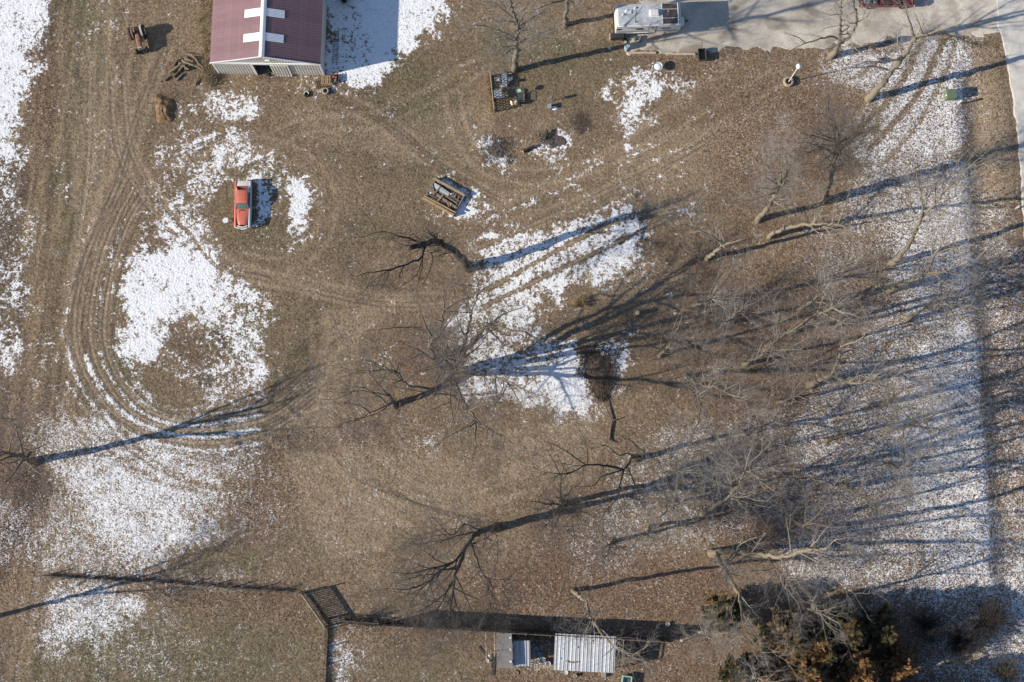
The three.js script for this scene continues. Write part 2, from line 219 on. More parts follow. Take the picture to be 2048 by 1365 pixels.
const straw = mask(2, ({ curve, poly, line, dot }) => {
  curve(0.9, 7, [212, -20], [198, 200], [172, 400], [135, 600]); curve(0.8, 7, [182, 130], [178, 330], [160, 480]); curve(0.9, 8, [246, 150], [262, 300], [310, 390], [380, 470], [430, 530], [540, 560], [700, 592], [850, 604]); curve(0.8, 8, [222, 150], [235, 300], [280, 390], [350, 470], [410, 520]); curve(0.8, 7, [330, 100], [275, 230], [222, 400], [165, 530], [130, 640]);
  for (const dx of [0, 32, 60]) curve(0.85, 8, [250 + dx * 0.6, 340 + dx], [205 + dx, 430], [170 + dx, 520], [150 + dx, 620], [150 + dx, 690], [175 + dx * 0.95, 760 - dx * 0.15], [230 + dx * 0.8, 830 - dx * 0.35], [310 + dx * 0.5, 872 - dx * 0.55], [420, 886 - dx * 0.8], [540, 862 - dx * 0.85], [640, 800 - dx], [650, 720]);
  curve(0.9, 9, [760, 608], [880, 606], [970, 580], [1090, 515], [1190, 462], [1260, 436]); curve(0.9, 9, [960, 618], [1060, 568], [1170, 515], [1250, 478], [1330, 440]); curve(0.7, 16, [945, 500], [1110, 430], [1220, 380], [1400, 290], [1560, 180]); curve(0.6, 18, [1000, 400], [1180, 330], [1330, 220], [1460, 130]);
  for (let k = 0; k < 9; k++) curve(0.45, 7, [860 - k * 26, 1060 - k * 2], [800 - k * 26, 990 - k * 6], [720 - k * 10, 930 - k * 14], [650 - k * 4, 860 - k * 10], [640, 760]);
  poly(0.5, [640, 620], [760, 620], [690, 760], [650, 900], [640, 760]); poly(0.45, [560, 900], [900, 900], [1000, 1000], [850, 1080], [640, 1130], [600, 1000]); poly(0.4, [700, 260], [1000, 200], [960, 330], [760, 330]); poly(0.4, [560, 210], [740, 230], [860, 330], [620, 280]);
  poly(0.5, [1230, 300], [1560, 200], [1480, 360], [1330, 460], [1230, 400]); poly(0.5, [1010, 860], [1180, 830], [1220, 900], [1100, 960], [1000, 960]); poly(0.6, [1900, 100], [1990, 90], [2030, 300], [2030, 480], [1965, 400], [1950, 200]); dot(0.8, 1160, 605, 16); dot(0.7, 1078, 250, 12);
  poly(0.5, [1090, 470], [1260, 500], [1420, 560], [1330, 620], [1200, 600]); line(0.6, 16, [1000, 1000], [1180, 950]); dot(0.6, 1795, 570, 12); dot(0.6, 1180, 60, 14);
  for (let k = 0; k < 26; k++) line(0.4, rr(3, 7), [rr(110, 260), rr(0, 300)], [rr(100, 240), rr(320, 640)]);
});
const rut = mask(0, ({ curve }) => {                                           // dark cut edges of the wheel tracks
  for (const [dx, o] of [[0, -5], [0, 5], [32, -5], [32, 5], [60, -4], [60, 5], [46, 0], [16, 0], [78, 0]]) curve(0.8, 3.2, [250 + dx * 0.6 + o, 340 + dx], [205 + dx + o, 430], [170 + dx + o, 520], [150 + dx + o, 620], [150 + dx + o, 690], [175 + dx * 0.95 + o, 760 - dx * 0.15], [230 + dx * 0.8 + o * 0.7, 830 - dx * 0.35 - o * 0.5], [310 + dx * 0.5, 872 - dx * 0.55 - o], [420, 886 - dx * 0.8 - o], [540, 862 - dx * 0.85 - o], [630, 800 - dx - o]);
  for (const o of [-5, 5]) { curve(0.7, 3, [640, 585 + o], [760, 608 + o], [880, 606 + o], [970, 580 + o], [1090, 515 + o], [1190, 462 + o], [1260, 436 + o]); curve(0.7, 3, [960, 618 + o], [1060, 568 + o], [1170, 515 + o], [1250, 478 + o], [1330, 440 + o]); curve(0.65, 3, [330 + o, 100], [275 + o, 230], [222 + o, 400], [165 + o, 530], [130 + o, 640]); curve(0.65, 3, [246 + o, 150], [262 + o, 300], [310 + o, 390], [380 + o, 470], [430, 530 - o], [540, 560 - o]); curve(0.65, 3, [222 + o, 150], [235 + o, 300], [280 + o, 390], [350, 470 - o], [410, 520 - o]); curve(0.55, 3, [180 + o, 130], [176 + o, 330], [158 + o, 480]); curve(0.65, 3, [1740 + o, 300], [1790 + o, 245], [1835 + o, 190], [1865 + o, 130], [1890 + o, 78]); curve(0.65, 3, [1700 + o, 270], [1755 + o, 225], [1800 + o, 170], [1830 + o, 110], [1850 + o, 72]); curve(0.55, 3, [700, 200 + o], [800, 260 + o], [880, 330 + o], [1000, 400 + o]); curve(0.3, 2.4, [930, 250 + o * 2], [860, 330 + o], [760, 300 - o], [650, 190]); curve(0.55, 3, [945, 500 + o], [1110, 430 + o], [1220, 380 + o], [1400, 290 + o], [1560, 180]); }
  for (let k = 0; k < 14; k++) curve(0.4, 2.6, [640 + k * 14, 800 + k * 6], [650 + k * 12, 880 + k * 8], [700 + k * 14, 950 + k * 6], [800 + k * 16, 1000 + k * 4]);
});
const track = mask(1, ({ curve }) => {                                         // straw-pale wheel tracks pressed into the grass
  const pair = (a, w, gap, ...pts) => { for (const s of [-0.5, 0.5]) curve(a, w, ...pts.map(([x, y], k) => { const p = pts[Math.max(k - 1, 0)], n = pts[Math.min(k + 1, pts.length - 1)], dx = n[0] - p[0], dy = n[1] - p[1], L = Math.hypot(dx, dy); return [x - dy / L * gap * s, y + dx / L * gap * s]; })); };
  pair(0.9, 7, 30, [330, 90], [290, 190], [250, 320], [200, 440], [160, 560], [140, 660], [152, 740]); pair(0.9, 7, 28, [240, 120], [246, 260], [290, 370], [370, 470], [460, 535], [600, 570], [760, 602], [880, 600]); pair(0.8, 6, 28, [212, -20], [200, 160], [190, 330], [165, 480]);
  pair(0.8, 7, 30, [660, 190], [740, 230], [840, 300], [900, 350], [990, 400]); pair(0.8, 7, 30, [905, 190], [920, 260], [960, 325], [1040, 352], [1130, 348], [1230, 310], [1330, 240]); pair(0.7, 7, 30, [400, 340], [440, 305], [520, 290], [600, 315], [655, 390], [640, 480], [570, 530], [480, 520]); pair(0.7, 6, 30, [520, 290], [620, 250], [740, 240], [860, 190], [960, 130]);
  pair(0.7, 8, 34, [1000, 430], [1150, 380], [1300, 310], [1450, 220], [1560, 150]); pair(0.7, 7, 32, [640, 640], [640, 760], [660, 880], [730, 980], [840, 1050]); pair(0.6, 7, 32, [700, 620], [690, 760], [720, 880], [800, 970], [920, 1010], [1020, 980]); pair(0.5, 6, 40, [760, 700], [750, 820], [800, 920], [900, 960], [1000, 930]); pair(0.6, 7, 30, [560, 860], [620, 800], [660, 700], [760, 620]);
  for (const dx of [0, 32, 60]) curve(0.9, 7, [250 + dx * 0.6, 340 + dx], [205 + dx, 430], [170 + dx, 520], [150 + dx, 620], [150 + dx, 690], [175 + dx * 0.95, 760 - dx * 0.15], [230 + dx * 0.8, 830 - dx * 0.35], [310 + dx * 0.5, 872 - dx * 0.55], [420, 886 - dx * 0.8], [540, 862 - dx * 0.85], [640, 800 - dx]);
});
const dirt = mask(8, ({ poly, dot }) => {                                      // trampled, bleached, dark with dead stems
  poly(0.7, [600, 60], [760, 190], [900, 330], [1010, 420], [880, 340], [700, 330]); poly(0.55, [1280, 420], [1480, 560], [1700, 700], [1600, 900], [1300, 1000], [1150, 1180], [1000, 1200], [1050, 1080], [1260, 860], [1330, 700], [1230, 560]); poly(0.6, [560, 860], [520, 1000], [600, 1080], [480, 1090], [440, 1000]);
  poly(0.5, [300, 100], [420, 130], [420, 260], [300, 260]); poly(0.5, [-40, 760], [60, 760], [110, 960], [60, 1150], [-40, 1150]); poly(0.5, [670, 830], [900, 840], [800, 900], [690, 890]); poly(0.5, [1600, 1150], [1900, 1180], [1900, 1420], [1350, 1420], [1350, 1250]);
});

// the ditch between the wood and the road: the ground really drops there
const DITCH = [[1915, 60], [1930, 150], [1940, 260], [1948, 380], [1960, 560], [1972, 720], [1986, 900], [1996, 1060], [2004, 1200], [2012, 1420]].map(([x, y]) => P(x, y));
function ditchX(z) { for (let k = 0; k < DITCH.length - 1; k++) { const a = DITCH[k], b = DITCH[k + 1]; if (z <= b.z || k === DITCH.length - 2) { const t = clamp((z - a.z) / (b.z - a.z), -0.6, 2); return a.x + (b.x - a.x) * t; } } }
function groundH(x, z) {
  const d = x - ditchX(z), fade = sstep(-52, -46, z) * sstep(60, 40, z);
  let h = -0.02 + (fbm(x * 0.35 + 40, z * 0.35, 2) - 0.5) * 0.05;
  h += fade * (0.1 * Math.exp(-((d + 1.3) ** 2) / 1.2) - 0.34 * Math.exp(-((d - 0.8) ** 2) / 2.2));
  return Math.min(h, 0.14);
}
const GTW = 2048, GTH = 2048;
const groundCol = (x0, z0, o) => {                                            // colour of the ground without snow, linear
  const x = x0 + (fbm(x0 * 0.5 + 3, z0 * 0.5, 3) - 0.5) * 2.2 + (vn(x0 * 3.3, z0 * 3.3) - 0.5) * 0.5, z = z0 + (fbm(x0 * 0.5, z0 * 0.5 + 13, 3) - 0.5) * 2.2 + (vn(x0 * 3.3 + 20, z0 * 3.3) - 0.5) * 0.5;
  const g = clamp(at(green, x, z) + (fbm(x * 0.5, z * 0.5, 3) - 0.5) * 0.9), l = clamp(at(leaf, x, z) + (fbm(x * 0.7 + 50, z * 0.7, 2) - 0.55) * 0.7), e = at(earth, x, z), s = clamp(at(straw, x0 + (x - x0) * 0.2, z0 + (z - z0) * 0.2) + (fbm(x * 0.9 + 9, z * 0.9 + 70, 2) - 0.5) * 0.35), q = clamp(at(dirt, x, z) + (fbm(x * 0.4 + 5, z * 0.4 + 31, 3) - 0.5) * 0.8);
  let r = 0.226, gg = 0.165, b = 0.104;
  r += (0.15 - r) * g; gg += (0.128 - gg) * g; b += (0.07 - b) * g;
  r += (0.142 - r) * q * 0.75; gg += (0.102 - gg) * q * 0.75; b += (0.074 - b) * q * 0.75;
  r += (0.21 - r) * l * 0.8; gg += (0.135 - gg) * l * 0.8; b += (0.09 - b) * l * 0.8;
  const st = (vn(x0 * 2.6 + z0 * 0.25, z0 * 0.22) - 0.5) * sstep(-36, -46, x0) * 0.75;             // mown and driven lines along the field edge
  r *= 1 + st; gg *= 1 + st; b *= 1 + st * 0.9;
  r += (0.33 - r) * s * 0.85; gg += (0.255 - gg) * s * 0.85; b += (0.17 - b) * s * 0.85;
  const tr = at(track, x0, z0) * (0.55 + 0.7 * vn(x0 * 2.2, z0 * 2.2)); r += (0.34 - r) * tr * 0.8; gg += (0.262 - gg) * tr * 0.8; b += (0.175 - b) * tr * 0.8;
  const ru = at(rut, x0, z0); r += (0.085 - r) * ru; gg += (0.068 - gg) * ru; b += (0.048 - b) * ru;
  r += (0.062 - r) * e; gg += (0.046 - gg) * e; b += (0.038 - b) * e;
  o[0] = r * 0.93; o[1] = gg * 0.91; o[2] = b * 0.9;
};
const fineSnow = (x, z) => Math.max(sstep(18, 30, x), 0.8 * sstep(-17, -10, z));
const snowAt = (x, z) => {
  const wx = x + (fbm(x * 0.6 + 11, z * 0.6, 3) - 0.5) * 3.2 + (vn(x * 2.7, z * 2.7 + 90) - 0.5) * 0.7, wz = z + (fbm(x * 0.6, z * 0.6 + 33, 3) - 0.5) * 3.2 + (vn(x * 2.7 + 70, z * 2.7) - 0.5) * 0.7;
  const bsn = at(snowBroad, wx, wz), fsn = at(snowFine, x + (wx - x) * 0.15, z + (wz - z) * 0.15), cut = at(bare, x, z);
  const fineness = fineSnow(x, z), n = 0.34 * vn(x * 7.3, z * 7.3) + 0.34 * vn(x * 3.1 + 8, z * 3.1) + 0.32 * fbm(x * 0.75, z * 0.75 + 60, 2), n2 = vn(x * 15.1 + 3, z * 15.1);
  const dens = Math.max(bsn, fsn * 0.85 + bsn * 0.35) * (1 - 0.95 * cut);
  const soft = 0.12 + 0.16 * fineness; return sstep(-soft, soft, dens * 0.98 - 0.5 + (n - 0.5) * (1.5 - 0.75 * fineness) + (n2 - 0.5) * (0.5 + 0.55 * fineness));
};
const bumpD = new Uint8Array(GTW * GTH * 4);
const groundMap = texture(GTW, GTH, (i, j, o) => {
  const x = GX0 + (i + 0.5) / GTW * (GX1 - GX0), z = GZ0 + (j + 0.5) / GTH * (GZ1 - GZ0);
  groundCol(x, z, o);
  const fine = vn(x * 15.7 + 5, z * 15.7) * 0.55 + vn(x * 6.3, z * 6.3 + 4) * 0.45, tone = 0.3 + 1.45 * fine, sn = snowAt(x, z), k = (j * GTW + i) * 4, cut = at(bare, x, z);
  const hue = (vn(x * 11.3 + 40, z * 11.3) - 0.5) * 0.16;
  o[0] = o[0] * tone * (1 + hue); o[1] *= tone; o[2] = o[2] * tone * (1 - hue);
  const sw = 0.86 - 0.1 * vn(x * 5.1, z * 5.1);
  o[0] += (sw - o[0]) * sn; o[1] += (sw * 1.005 - o[1]) * sn; o[2] += (sw * 1.01 - o[2]) * sn;
  const hgt = 0.1 + 0.6 * fine + 0.22 * sn + 0.12 * vn(x * 2.1, z * 2.1) - 0.22 * cut;
  bumpD[k] = bumpD[k + 1] = bumpD[k + 2] = clamp(hgt) * 255; bumpD[k + 3] = 255;
  o[0] = toS(o[0]); o[1] = toS(o[1]); o[2] = toS(o[2]);
}, true, THREE.MirroredRepeatWrapping);
const groundBump = new THREE.DataTexture(bumpD, GTW, GTH, THREE.RGBAFormat); groundBump.magFilter = groundBump.minFilter = THREE.LinearFilter; groundBump.wrapS = groundBump.wrapT = THREE.MirroredRepeatWrapping; groundBump.needsUpdate = true;
{
  const xs = [-500, -260, -140, -95, -75], zs = [-500, -260, -150, -100, -76];
  for (let x = GX0; x <= GX1 + 1e-6; x += 0.45) xs.push(x); xs.push(75, 95, 140, 260, 500);
  for (let z = GZ0; z <= GZ1 + 1e-6; z += 0.5) zs.push(z); zs.push(34, 50, 90, 200, 500);
  const p = [], uv = [], idx = [], nx = xs.length;
  for (const z of zs) for (const x of xs) { p.push(x, groundH(clamp(x, GX0, 70), clamp(z, GZ0, 50)), z); uv.push((x - GX0) / (GX1 - GX0), (z - GZ0) / (GZ1 - GZ0)); }
  for (let j = 0; j < zs.length - 1; j++) for (let i = 0; i < nx - 1; i++) { const a = j * nx + i; idx.push(a, a + nx, a + 1, a + 1, a + nx, a + nx + 1); }
  const g = new THREE.BufferGeometry(); g.setAttribute('position', new THREE.Float32BufferAttribute(p, 3)); g.setAttribute('uv', new THREE.Float32BufferAttribute(uv, 2)); g.setIndex(idx); g.computeVertexNormals();
  structure('ground', g, new THREE.MeshStandardMaterial({ map: groundMap, bumpMap: groundBump, bumpScale: 0.09, roughness: 0.95 }));
}
// gravel drive and the road it leaves
const gravelTex = (base, seed) => texture(512, 512, (i, j, o) => {
  const s = 20.48, x = i / 512 * s, y = j / 512 * s, n = vn(i * 0.5 + seed, j * 0.5), m = fbm(i / 64 + seed, j / 64, 3), q = 0.72 + 0.34 * n + 0.36 * (m - 0.5); o[0] = toS(base[0] * q); o[1] = toS(base[1] * q); o[2] = toS(base[2] * q);
});
function sheet(name, pts, y, m, rough = 0.35) {                                // a thin bed with a ragged edge, lying on the ground
  const out = [], n = pts.length;
  for (let k = 0; k < n; k++) { const a = P(...pts[k]), b = P(...pts[(k + 1) % n]), L = a.distanceTo(b), q = Math.max(1, Math.round(L / 0.45)); for (let i = 0; i < q; i++) { const t = i / q, x = a.x + (b.x - a.x) * t, z = a.z + (b.z - a.z) * t; out.push(new THREE.Vector2(x + (fbm(x * 1.4, z * 1.4, 2) - 0.5) * rough * 2, -(z + (fbm(x * 1.4 + 30, z * 1.4, 2) - 0.5) * rough * 2))); } }
  const g = new THREE.ExtrudeGeometry(new THREE.Shape(out), { depth: 0.05, bevelEnabled: true, bevelSize: 0.12, bevelThickness: 0.03, bevelSegments: 1, bevelOffset: -0.12 }); g.rotateX(-Math.PI / 2); g.translate(0, y - 0.08, 0);
  const p = g.attributes.position, uv = g.attributes.uv; for (let i = 0; i < p.count; i++) uv.setXY(i, p.getX(i) / 5, p.getZ(i) / 5);
  return structure(name, g, m);
}
const roadTex = gravelTex([0.66, 0.62, 0.55], 60);
const DX0 = 8, DX1 = 64, DZ0 = -66, DZ1 = -50, driveTex = texture(1024, 320, (i, j, o) => {      // grey crushed stone by the trailer, paler towards the road, brown where leaves and soil have blown in
  const x = DX0 + i / 1024 * (DX1 - DX0), z = DZ0 + j / 320 * (DZ1 - DZ0), n = vn(x * 17, z * 17), m = fbm(x * 0.8, z * 0.8, 3), big = fbm(x * 0.22 + 4, z * 0.3, 2), pale = clamp(sstep(22, 44, x) * 0.8 + (big - 0.5) * 1.2), q = 0.7 + 0.36 * n + 0.5 * (m - 0.5), so = sstep(0.56, 0.7, fbm(x * 0.45 + 90, z * 0.6, 3)) * 0.6 * (1 - pale * 0.6);
  const c = [0.5 + 0.2 * pale, 0.445 + 0.18 * pale, 0.365 + 0.16 * pale]; [0.2, 0.15, 0.105].forEach((d, k) => { o[k] = toS((c[k] + (d - c[k]) * so) * q); });
}, true, THREE.ClampToEdgeWrapping);
const drive = sheet('gravel_driveway', [[1252, 104], [1248, 66], [1300, -30], [1360, -130], [2110, -130], [2110, 62], [2004, 70], [1960, 76], [1905, 70], [1850, 72], [1780, 74], [1700, 92], [1600, 98], [1500, 92], [1440, 98], [1396, 106], [1320, 106]], 0.028, mat(1, 1, 1, 0.95, { map: driveTex, bumpMap: driveTex, bumpScale: 0.012 }), 0.8);
{ const p = drive.geometry.attributes.position, uv = drive.geometry.attributes.uv; for (let i = 0; i < p.count; i++) uv.setXY(i, (p.getX(i) - DX0) / (DX1 - DX0), (p.getZ(i) - DZ0) / (DZ1 - DZ0)); }
sheet('road', [[1996, 52], [2008, 90], [2020, 160], [2032, 240], [2042, 340], [2048, 450], [2058, 640], [2075, 1000], [2100, 1500], [2400, 1500], [2300, -160], [1990, -160]], 0.06, mat(1, 1, 1, 0.92, { map: roadTex, bumpMap: roadTex, bumpScale: 0.008 }), 0.22);

// ---------------------------------------------------------------- bare trees
const barkTex = texture(128, 256, (i, j, o) => { const n = 0.5 * vn(i / 4, j / 22) + 0.5 * fbm(i / 10 + 40, j / 16, 2), q = 0.5 + 0.9 * n; o[0] = toS(0.36 * q); o[1] = toS(0.33 * q); o[2] = toS(0.28 * q); });
const barkMat = (r, g, b) => mat(r, g, b, 0.95, { map: barkTex, bumpMap: barkTex, bumpScale: 0.03 });
const BARK = { grey: barkMat(0.46, 0.44, 0.4), tan: barkMat(0.6, 0.55, 0.46), mid: barkMat(0.46, 0.42, 0.37), dark: barkMat(0.33, 0.3, 0.27), black: barkMat(0.12, 0.112, 0.105) };
const TWIG = { grey: mat(0.27, 0.245, 0.22, 0.95), tan: mat(0.3, 0.272, 0.24, 0.95), mid: mat(0.17, 0.15, 0.135, 0.95), dark: mat(0.13, 0.115, 0.1, 0.95), black: mat(0.07, 0.064, 0.058, 0.95) };
// twig sprays: a forked tip of a branch about 1.1 m long, several kinds, set many times through each crown
const SPRAYS = [1, 2, 3].map((seed) => {
  const f = rng(900 + seed), s = new Soup(), stick = (p, d, L, r, lv) => {
    const pts = [p.clone()], rad = [r], q = p.clone(), dir = d.clone(), n = lv ? 3 : 4;
    for (let k = 1; k <= n; k++) { dir.add(V3(rr(-0.3, 0.3, f), rr(-0.12, 0.3, f), rr(-0.3, 0.3, f))).normalize(); q.addScaledVector(dir, L / n); pts.push(q.clone()); rad.push(r * (1 - 0.75 * k / n)); }
    s.tube(pts, rad, 3);
    if (lv < 2) { const m = lv ? 3 : 7; for (let k = 0; k < m; k++) { const t = 0.2 + 0.8 * (k + f()) / m, at = Math.min(n - 1, Math.floor(t * n)), b = pts[at].clone().lerp(pts[at + 1], t * n - at), a = dir.clone().multiplyScalar(0.75).add(V3(rr(-1, 1, f), rr(-0.5, 0.7, f), rr(-1, 1, f))).normalize(); stick(b, a, L * rr(0.35, 0.62, f), r * 0.6, lv + 1); } }
  };
  stick(V3(0, 0, 0), V3(0, 1, 0), 1.15, 0.0068, 0); return s.geo();
});
const upq = new THREE.Quaternion(), Y = V3(0, 1, 0);
function walk(p, d, L, r, f, steps, gnarl, lift) {                              // a crooked branch
  const pts = [p.clone()], rad = [r], q = p.clone(), dir = d.clone();
  for (let k = 1; k <= steps; k++) { dir.add(V3(rr(-gnarl, gnarl, f), rr(-gnarl, gnarl, f) * 0.8 + lift, rr(-gnarl, gnarl, f))).normalize(); q.addScaledVector(dir, L / steps); if (q.y < 0.4) { q.y = 0.4; dir.y = Math.abs(dir.y); } pts.push(q.clone()); rad.push(r * (1 - 0.72 * k / steps)); }
  return { pts, rad, L };
}
const along = (b, t) => { const n = b.pts.length - 1, x = clamp(t, 0, 0.9999) * n, i = x | 0; return { p: b.pts[i].clone().lerp(b.pts[i + 1], x - i), d: b.pts[i + 1].clone().sub(b.pts[i]).normalize(), r: b.rad[i] + (b.rad[i + 1] - b.rad[i]) * (x - i) }; };
function offshoot(b, t, f, spread, lift) { const a = along(b, t), k = V3(rr(-1, 1, f), rr(-1, 1, f), rr(-1, 1, f)); k.addScaledVector(a.d, -k.dot(a.d)).normalize(); const ang = rr(0.55, 1.15, f) * spread; return { p: a.p, r: a.r, d: a.d.multiplyScalar(Math.cos(ang)).addScaledVector(k, Math.sin(ang)).add(V3(0, lift, 0)).normalize() }; }
/* o: base pixel, r trunk radius, limbs [[radius at start, [px, py, height] ...]] read off the photograph (the first starts at the base), bark, twig density, reach of the side branches */
function tree(name, label, o, group = 'bare deciduous trees') {
  const f = rng(o.seed ?? Math.round(o.base[0] * 7 + o.base[1] * 13)), b0 = P(...o.base), root = thing(name, label, 'tree', V3(b0.x, groundH(b0.x, b0.z), b0.z), 0, group), sh = b0.clone(); root.position.y = 0;
  const bark = BARK[o.bark ?? 'grey'], twig = TWIG[o.bark ?? 'grey'], all = [], crown = new Soup(), sprays = [[], [], []], dense = o.dense ?? 1, reach = o.reach ?? 1;
  o.limbs.forEach((l, k) => {
    const raw = l.slice(1).map(([x, y, h]) => P(x, y, h).sub(sh)); if (!k) raw[0].set(0, -0.15, 0);
    const cv = new THREE.CatmullRomCurve3(raw, false, 'centripetal'), L = cv.getLength(), n = Math.max(3, Math.round(L / 0.55)), pts = cv.getSpacedPoints(n), r0 = l[0] * (o.thick ?? 0.92), last = l[l.length - 1], goes = o.limbs.some((m, j) => j !== k && Math.hypot(m[1][0] - last[0], m[1][1] - last[1]) < 12), r1 = Math.max(0.022, r0 * (k ? (goes ? 0.5 : 0.14) : (o.tip ?? 0.5)));
    const rad = pts.map((p, i) => { const t = i / n; return (r0 + (r1 - r0) * Math.pow(t, 0.8)) * (1 + (vn(i * 0.9 + k * 7, 3) - 0.5) * 0.22); });
    if (!k) { rad[0] *= 1.4; if (pts[1].y < 0.9) rad[1] *= 1.12; }
    pts.forEach((p, i) => { if (i && i < n) { const j = Math.min(0.12, r0 * 0.5); p.x += rr(-j, j, f); p.y += rr(-j, j, f); p.z += rr(-j, j, f); } });
    const s = new Soup(); s.tube(pts, rad, r0 > 0.12 ? 10 : 7); part(k ? 'limb' : 'trunk', s.geo(), bark, root); all.push({ pts, rad, L, first: !k });
  });
  const leaders = all.slice();
  (o.auto ?? []).forEach(([from, t, len, el, az]) => {                          // limbs that the photograph shows only as haze
    const a = along(all[from], t), e = el * Math.PI / 180, z = az * Math.PI / 180, d = V3(Math.cos(e) * Math.cos(z), Math.sin(e), -Math.cos(e) * Math.sin(z)), w = walk(a.p, d, len, clamp(a.r * 0.7, 0.03, 0.024 * len), f, Math.max(5, Math.round(len / 0.7)), 0.2, 0.03);
    const s = new Soup(); s.tube(w.pts, w.rad, 6); part('limb', s.geo(), bark, root); leaders.push(w);
  });
  const put = (p, d, k) => { upq.setFromUnitVectors(Y, d); sprays[(f() * 3) | 0].push(new THREE.Matrix4().compose(p, upq.clone().multiply(new THREE.Quaternion().setFromAxisAngle(Y, f() * 6.28)), V3(k, k, k))); };
  for (const b of leaders) {
    const n = Math.round(b.L * 0.95 * dense);
    for (let i = 0; i < n; i++) {
      const t = b.first ? rr(0.5, 1, f) : rr(0.18, 1, f), s = offshoot(b, t, f, 1, 0.25), L = Math.min(5.5, (1.0 + b.L * 0.3 * (1.15 - t * 0.6)) * rr(0.5, 1.15, f)) * reach; if (s.p.y < (o.clear ?? 2.2)) continue;
      const w = walk(s.p, s.d, L, clamp(s.r * 0.6, 0.02, 0.02 + L * 0.014), f, 5, 0.3, 0.05); crown.tube(w.pts, w.rad, 4);
      const m = Math.round(L * 1.7 * dense + 1);
      for (let j = 0; j < m; j++) {
        const q = offshoot(w, rr(0.15, 1, f), f, 0.95, 0.12), L2 = L * rr(0.22, 0.5, f), v = walk(q.p, q.d, L2, clamp(q.r * 0.6, 0.011, 0.035), f, 3, 0.32, 0.04); crown.tube(v.pts, v.rad, 3);
        const c = Math.round(L2 * 1.1 * (o.twigs ?? 1) + 0.35); for (let i2 = 0; i2 < c; i2++) { const a = offshoot(v, rr(0.2, 1, f), f, 0.8, 0.08); put(a.p, a.d, rr(0.6, 1.15, f)); }
        put(v.pts[3], v.pts[3].clone().sub(v.pts[2]).normalize(), rr(0.6, 1.1, f));
      }
      put(w.pts[5], w.pts[5].clone().sub(w.pts[4]).normalize(), rr(0.7, 1.2, f));
    }
    put(b.pts[b.pts.length - 1], along(b, 1).d, 1);
  }
  if (crown.tris) part('crown', crown.geo(), twig, root);
  sprays.forEach((list, k) => { if (!list.length) return; const im = new THREE.InstancedMesh(SPRAYS[k], twig, list.length); list.forEach((m, i) => im.setMatrixAt(i, m)); im.name = 'twigs'; im.userData.kind = 'stuff'; shade(im); root.add(im); });
  return root;
}
const fan = (from, n, len, el, az0, az1, t0 = 0.55, t1 = 1, f = rng(n * 31 + len * 7)) => Array.from({ length: n }, (_, k) => [from, t0 + (t1 - t0) * (k + 0.5) / n, len * rr(0.75, 1.15, f), el + rr(-14, 14, f), az0 + (az1 - az0) * ((k * 0.618) % 1)]);
// the two great trees of the clearing
tree('dead_tree', 'dead tree with charred black trunk arching over the grass below the lumber crate', { base: [938, 535], bark: 'black', tip: 0.5, dense: 1.0, twigs: 1.0, clear: 3, limbs: [
  [0.52, [938, 535, 0], [925, 519, 3.4], [905, 500, 6], [886, 488, 8], [868, 481, 9.4], [850, 487, 10.4], [832, 493, 11.2], [822, 495, 11.6]],
  [0.26, [872, 481, 9.3], [868, 474, 10.4], [860, 470, 11.6], [853, 466, 12.4]], [0.13, [872, 478, 9.6], [874, 472, 10.6], [873, 467, 11.4]],
  [0.17, [852, 487, 10.3], [848, 500, 10.6], [845, 512, 10.8], [830, 522, 11.1], [806, 531, 11.5], [783, 539, 12], [765, 543, 12.4], [742, 544, 12.8], [722, 551, 13.2], [706, 553, 13.6]],
  [0.08, [783, 539, 12], [765, 549, 11.6], [748, 560, 11.2], [737, 572, 10.8], [722, 590, 10.4]], [0.07, [845, 513, 10.8], [845, 530, 10], [840, 550, 9.2], [835, 572, 8.6], [832, 585, 8.2]],
  [0.06, [862, 505, 9.6], [865, 520, 9], [860, 540, 8.4], [851, 560, 7.8], [842, 578, 7.2]], [0.07, [843, 520, 10.6], [839, 538, 10], [831, 552, 9.4], [815, 565, 9], [797, 577, 8.6]],
  [0.16, [838, 484, 11], [824, 478, 11.4], [806, 474, 11.8], [795, 472, 12]], [0.07, [795, 472, 12], [780, 466, 12.2], [762, 463, 12.4], [748, 466, 12.6], [730, 473, 12.8], [700, 476, 13]], [0.05, [752, 461, 12.4], [745, 446, 12.7], [736, 434, 13], [726, 422, 13.2]],
  [0.05, [888, 496, 7.6], [900, 484, 8.2], [912, 479, 8.8]], [0.09, [880, 500, 7.8], [868, 505, 7.6], [858, 506, 7.8]] ] });
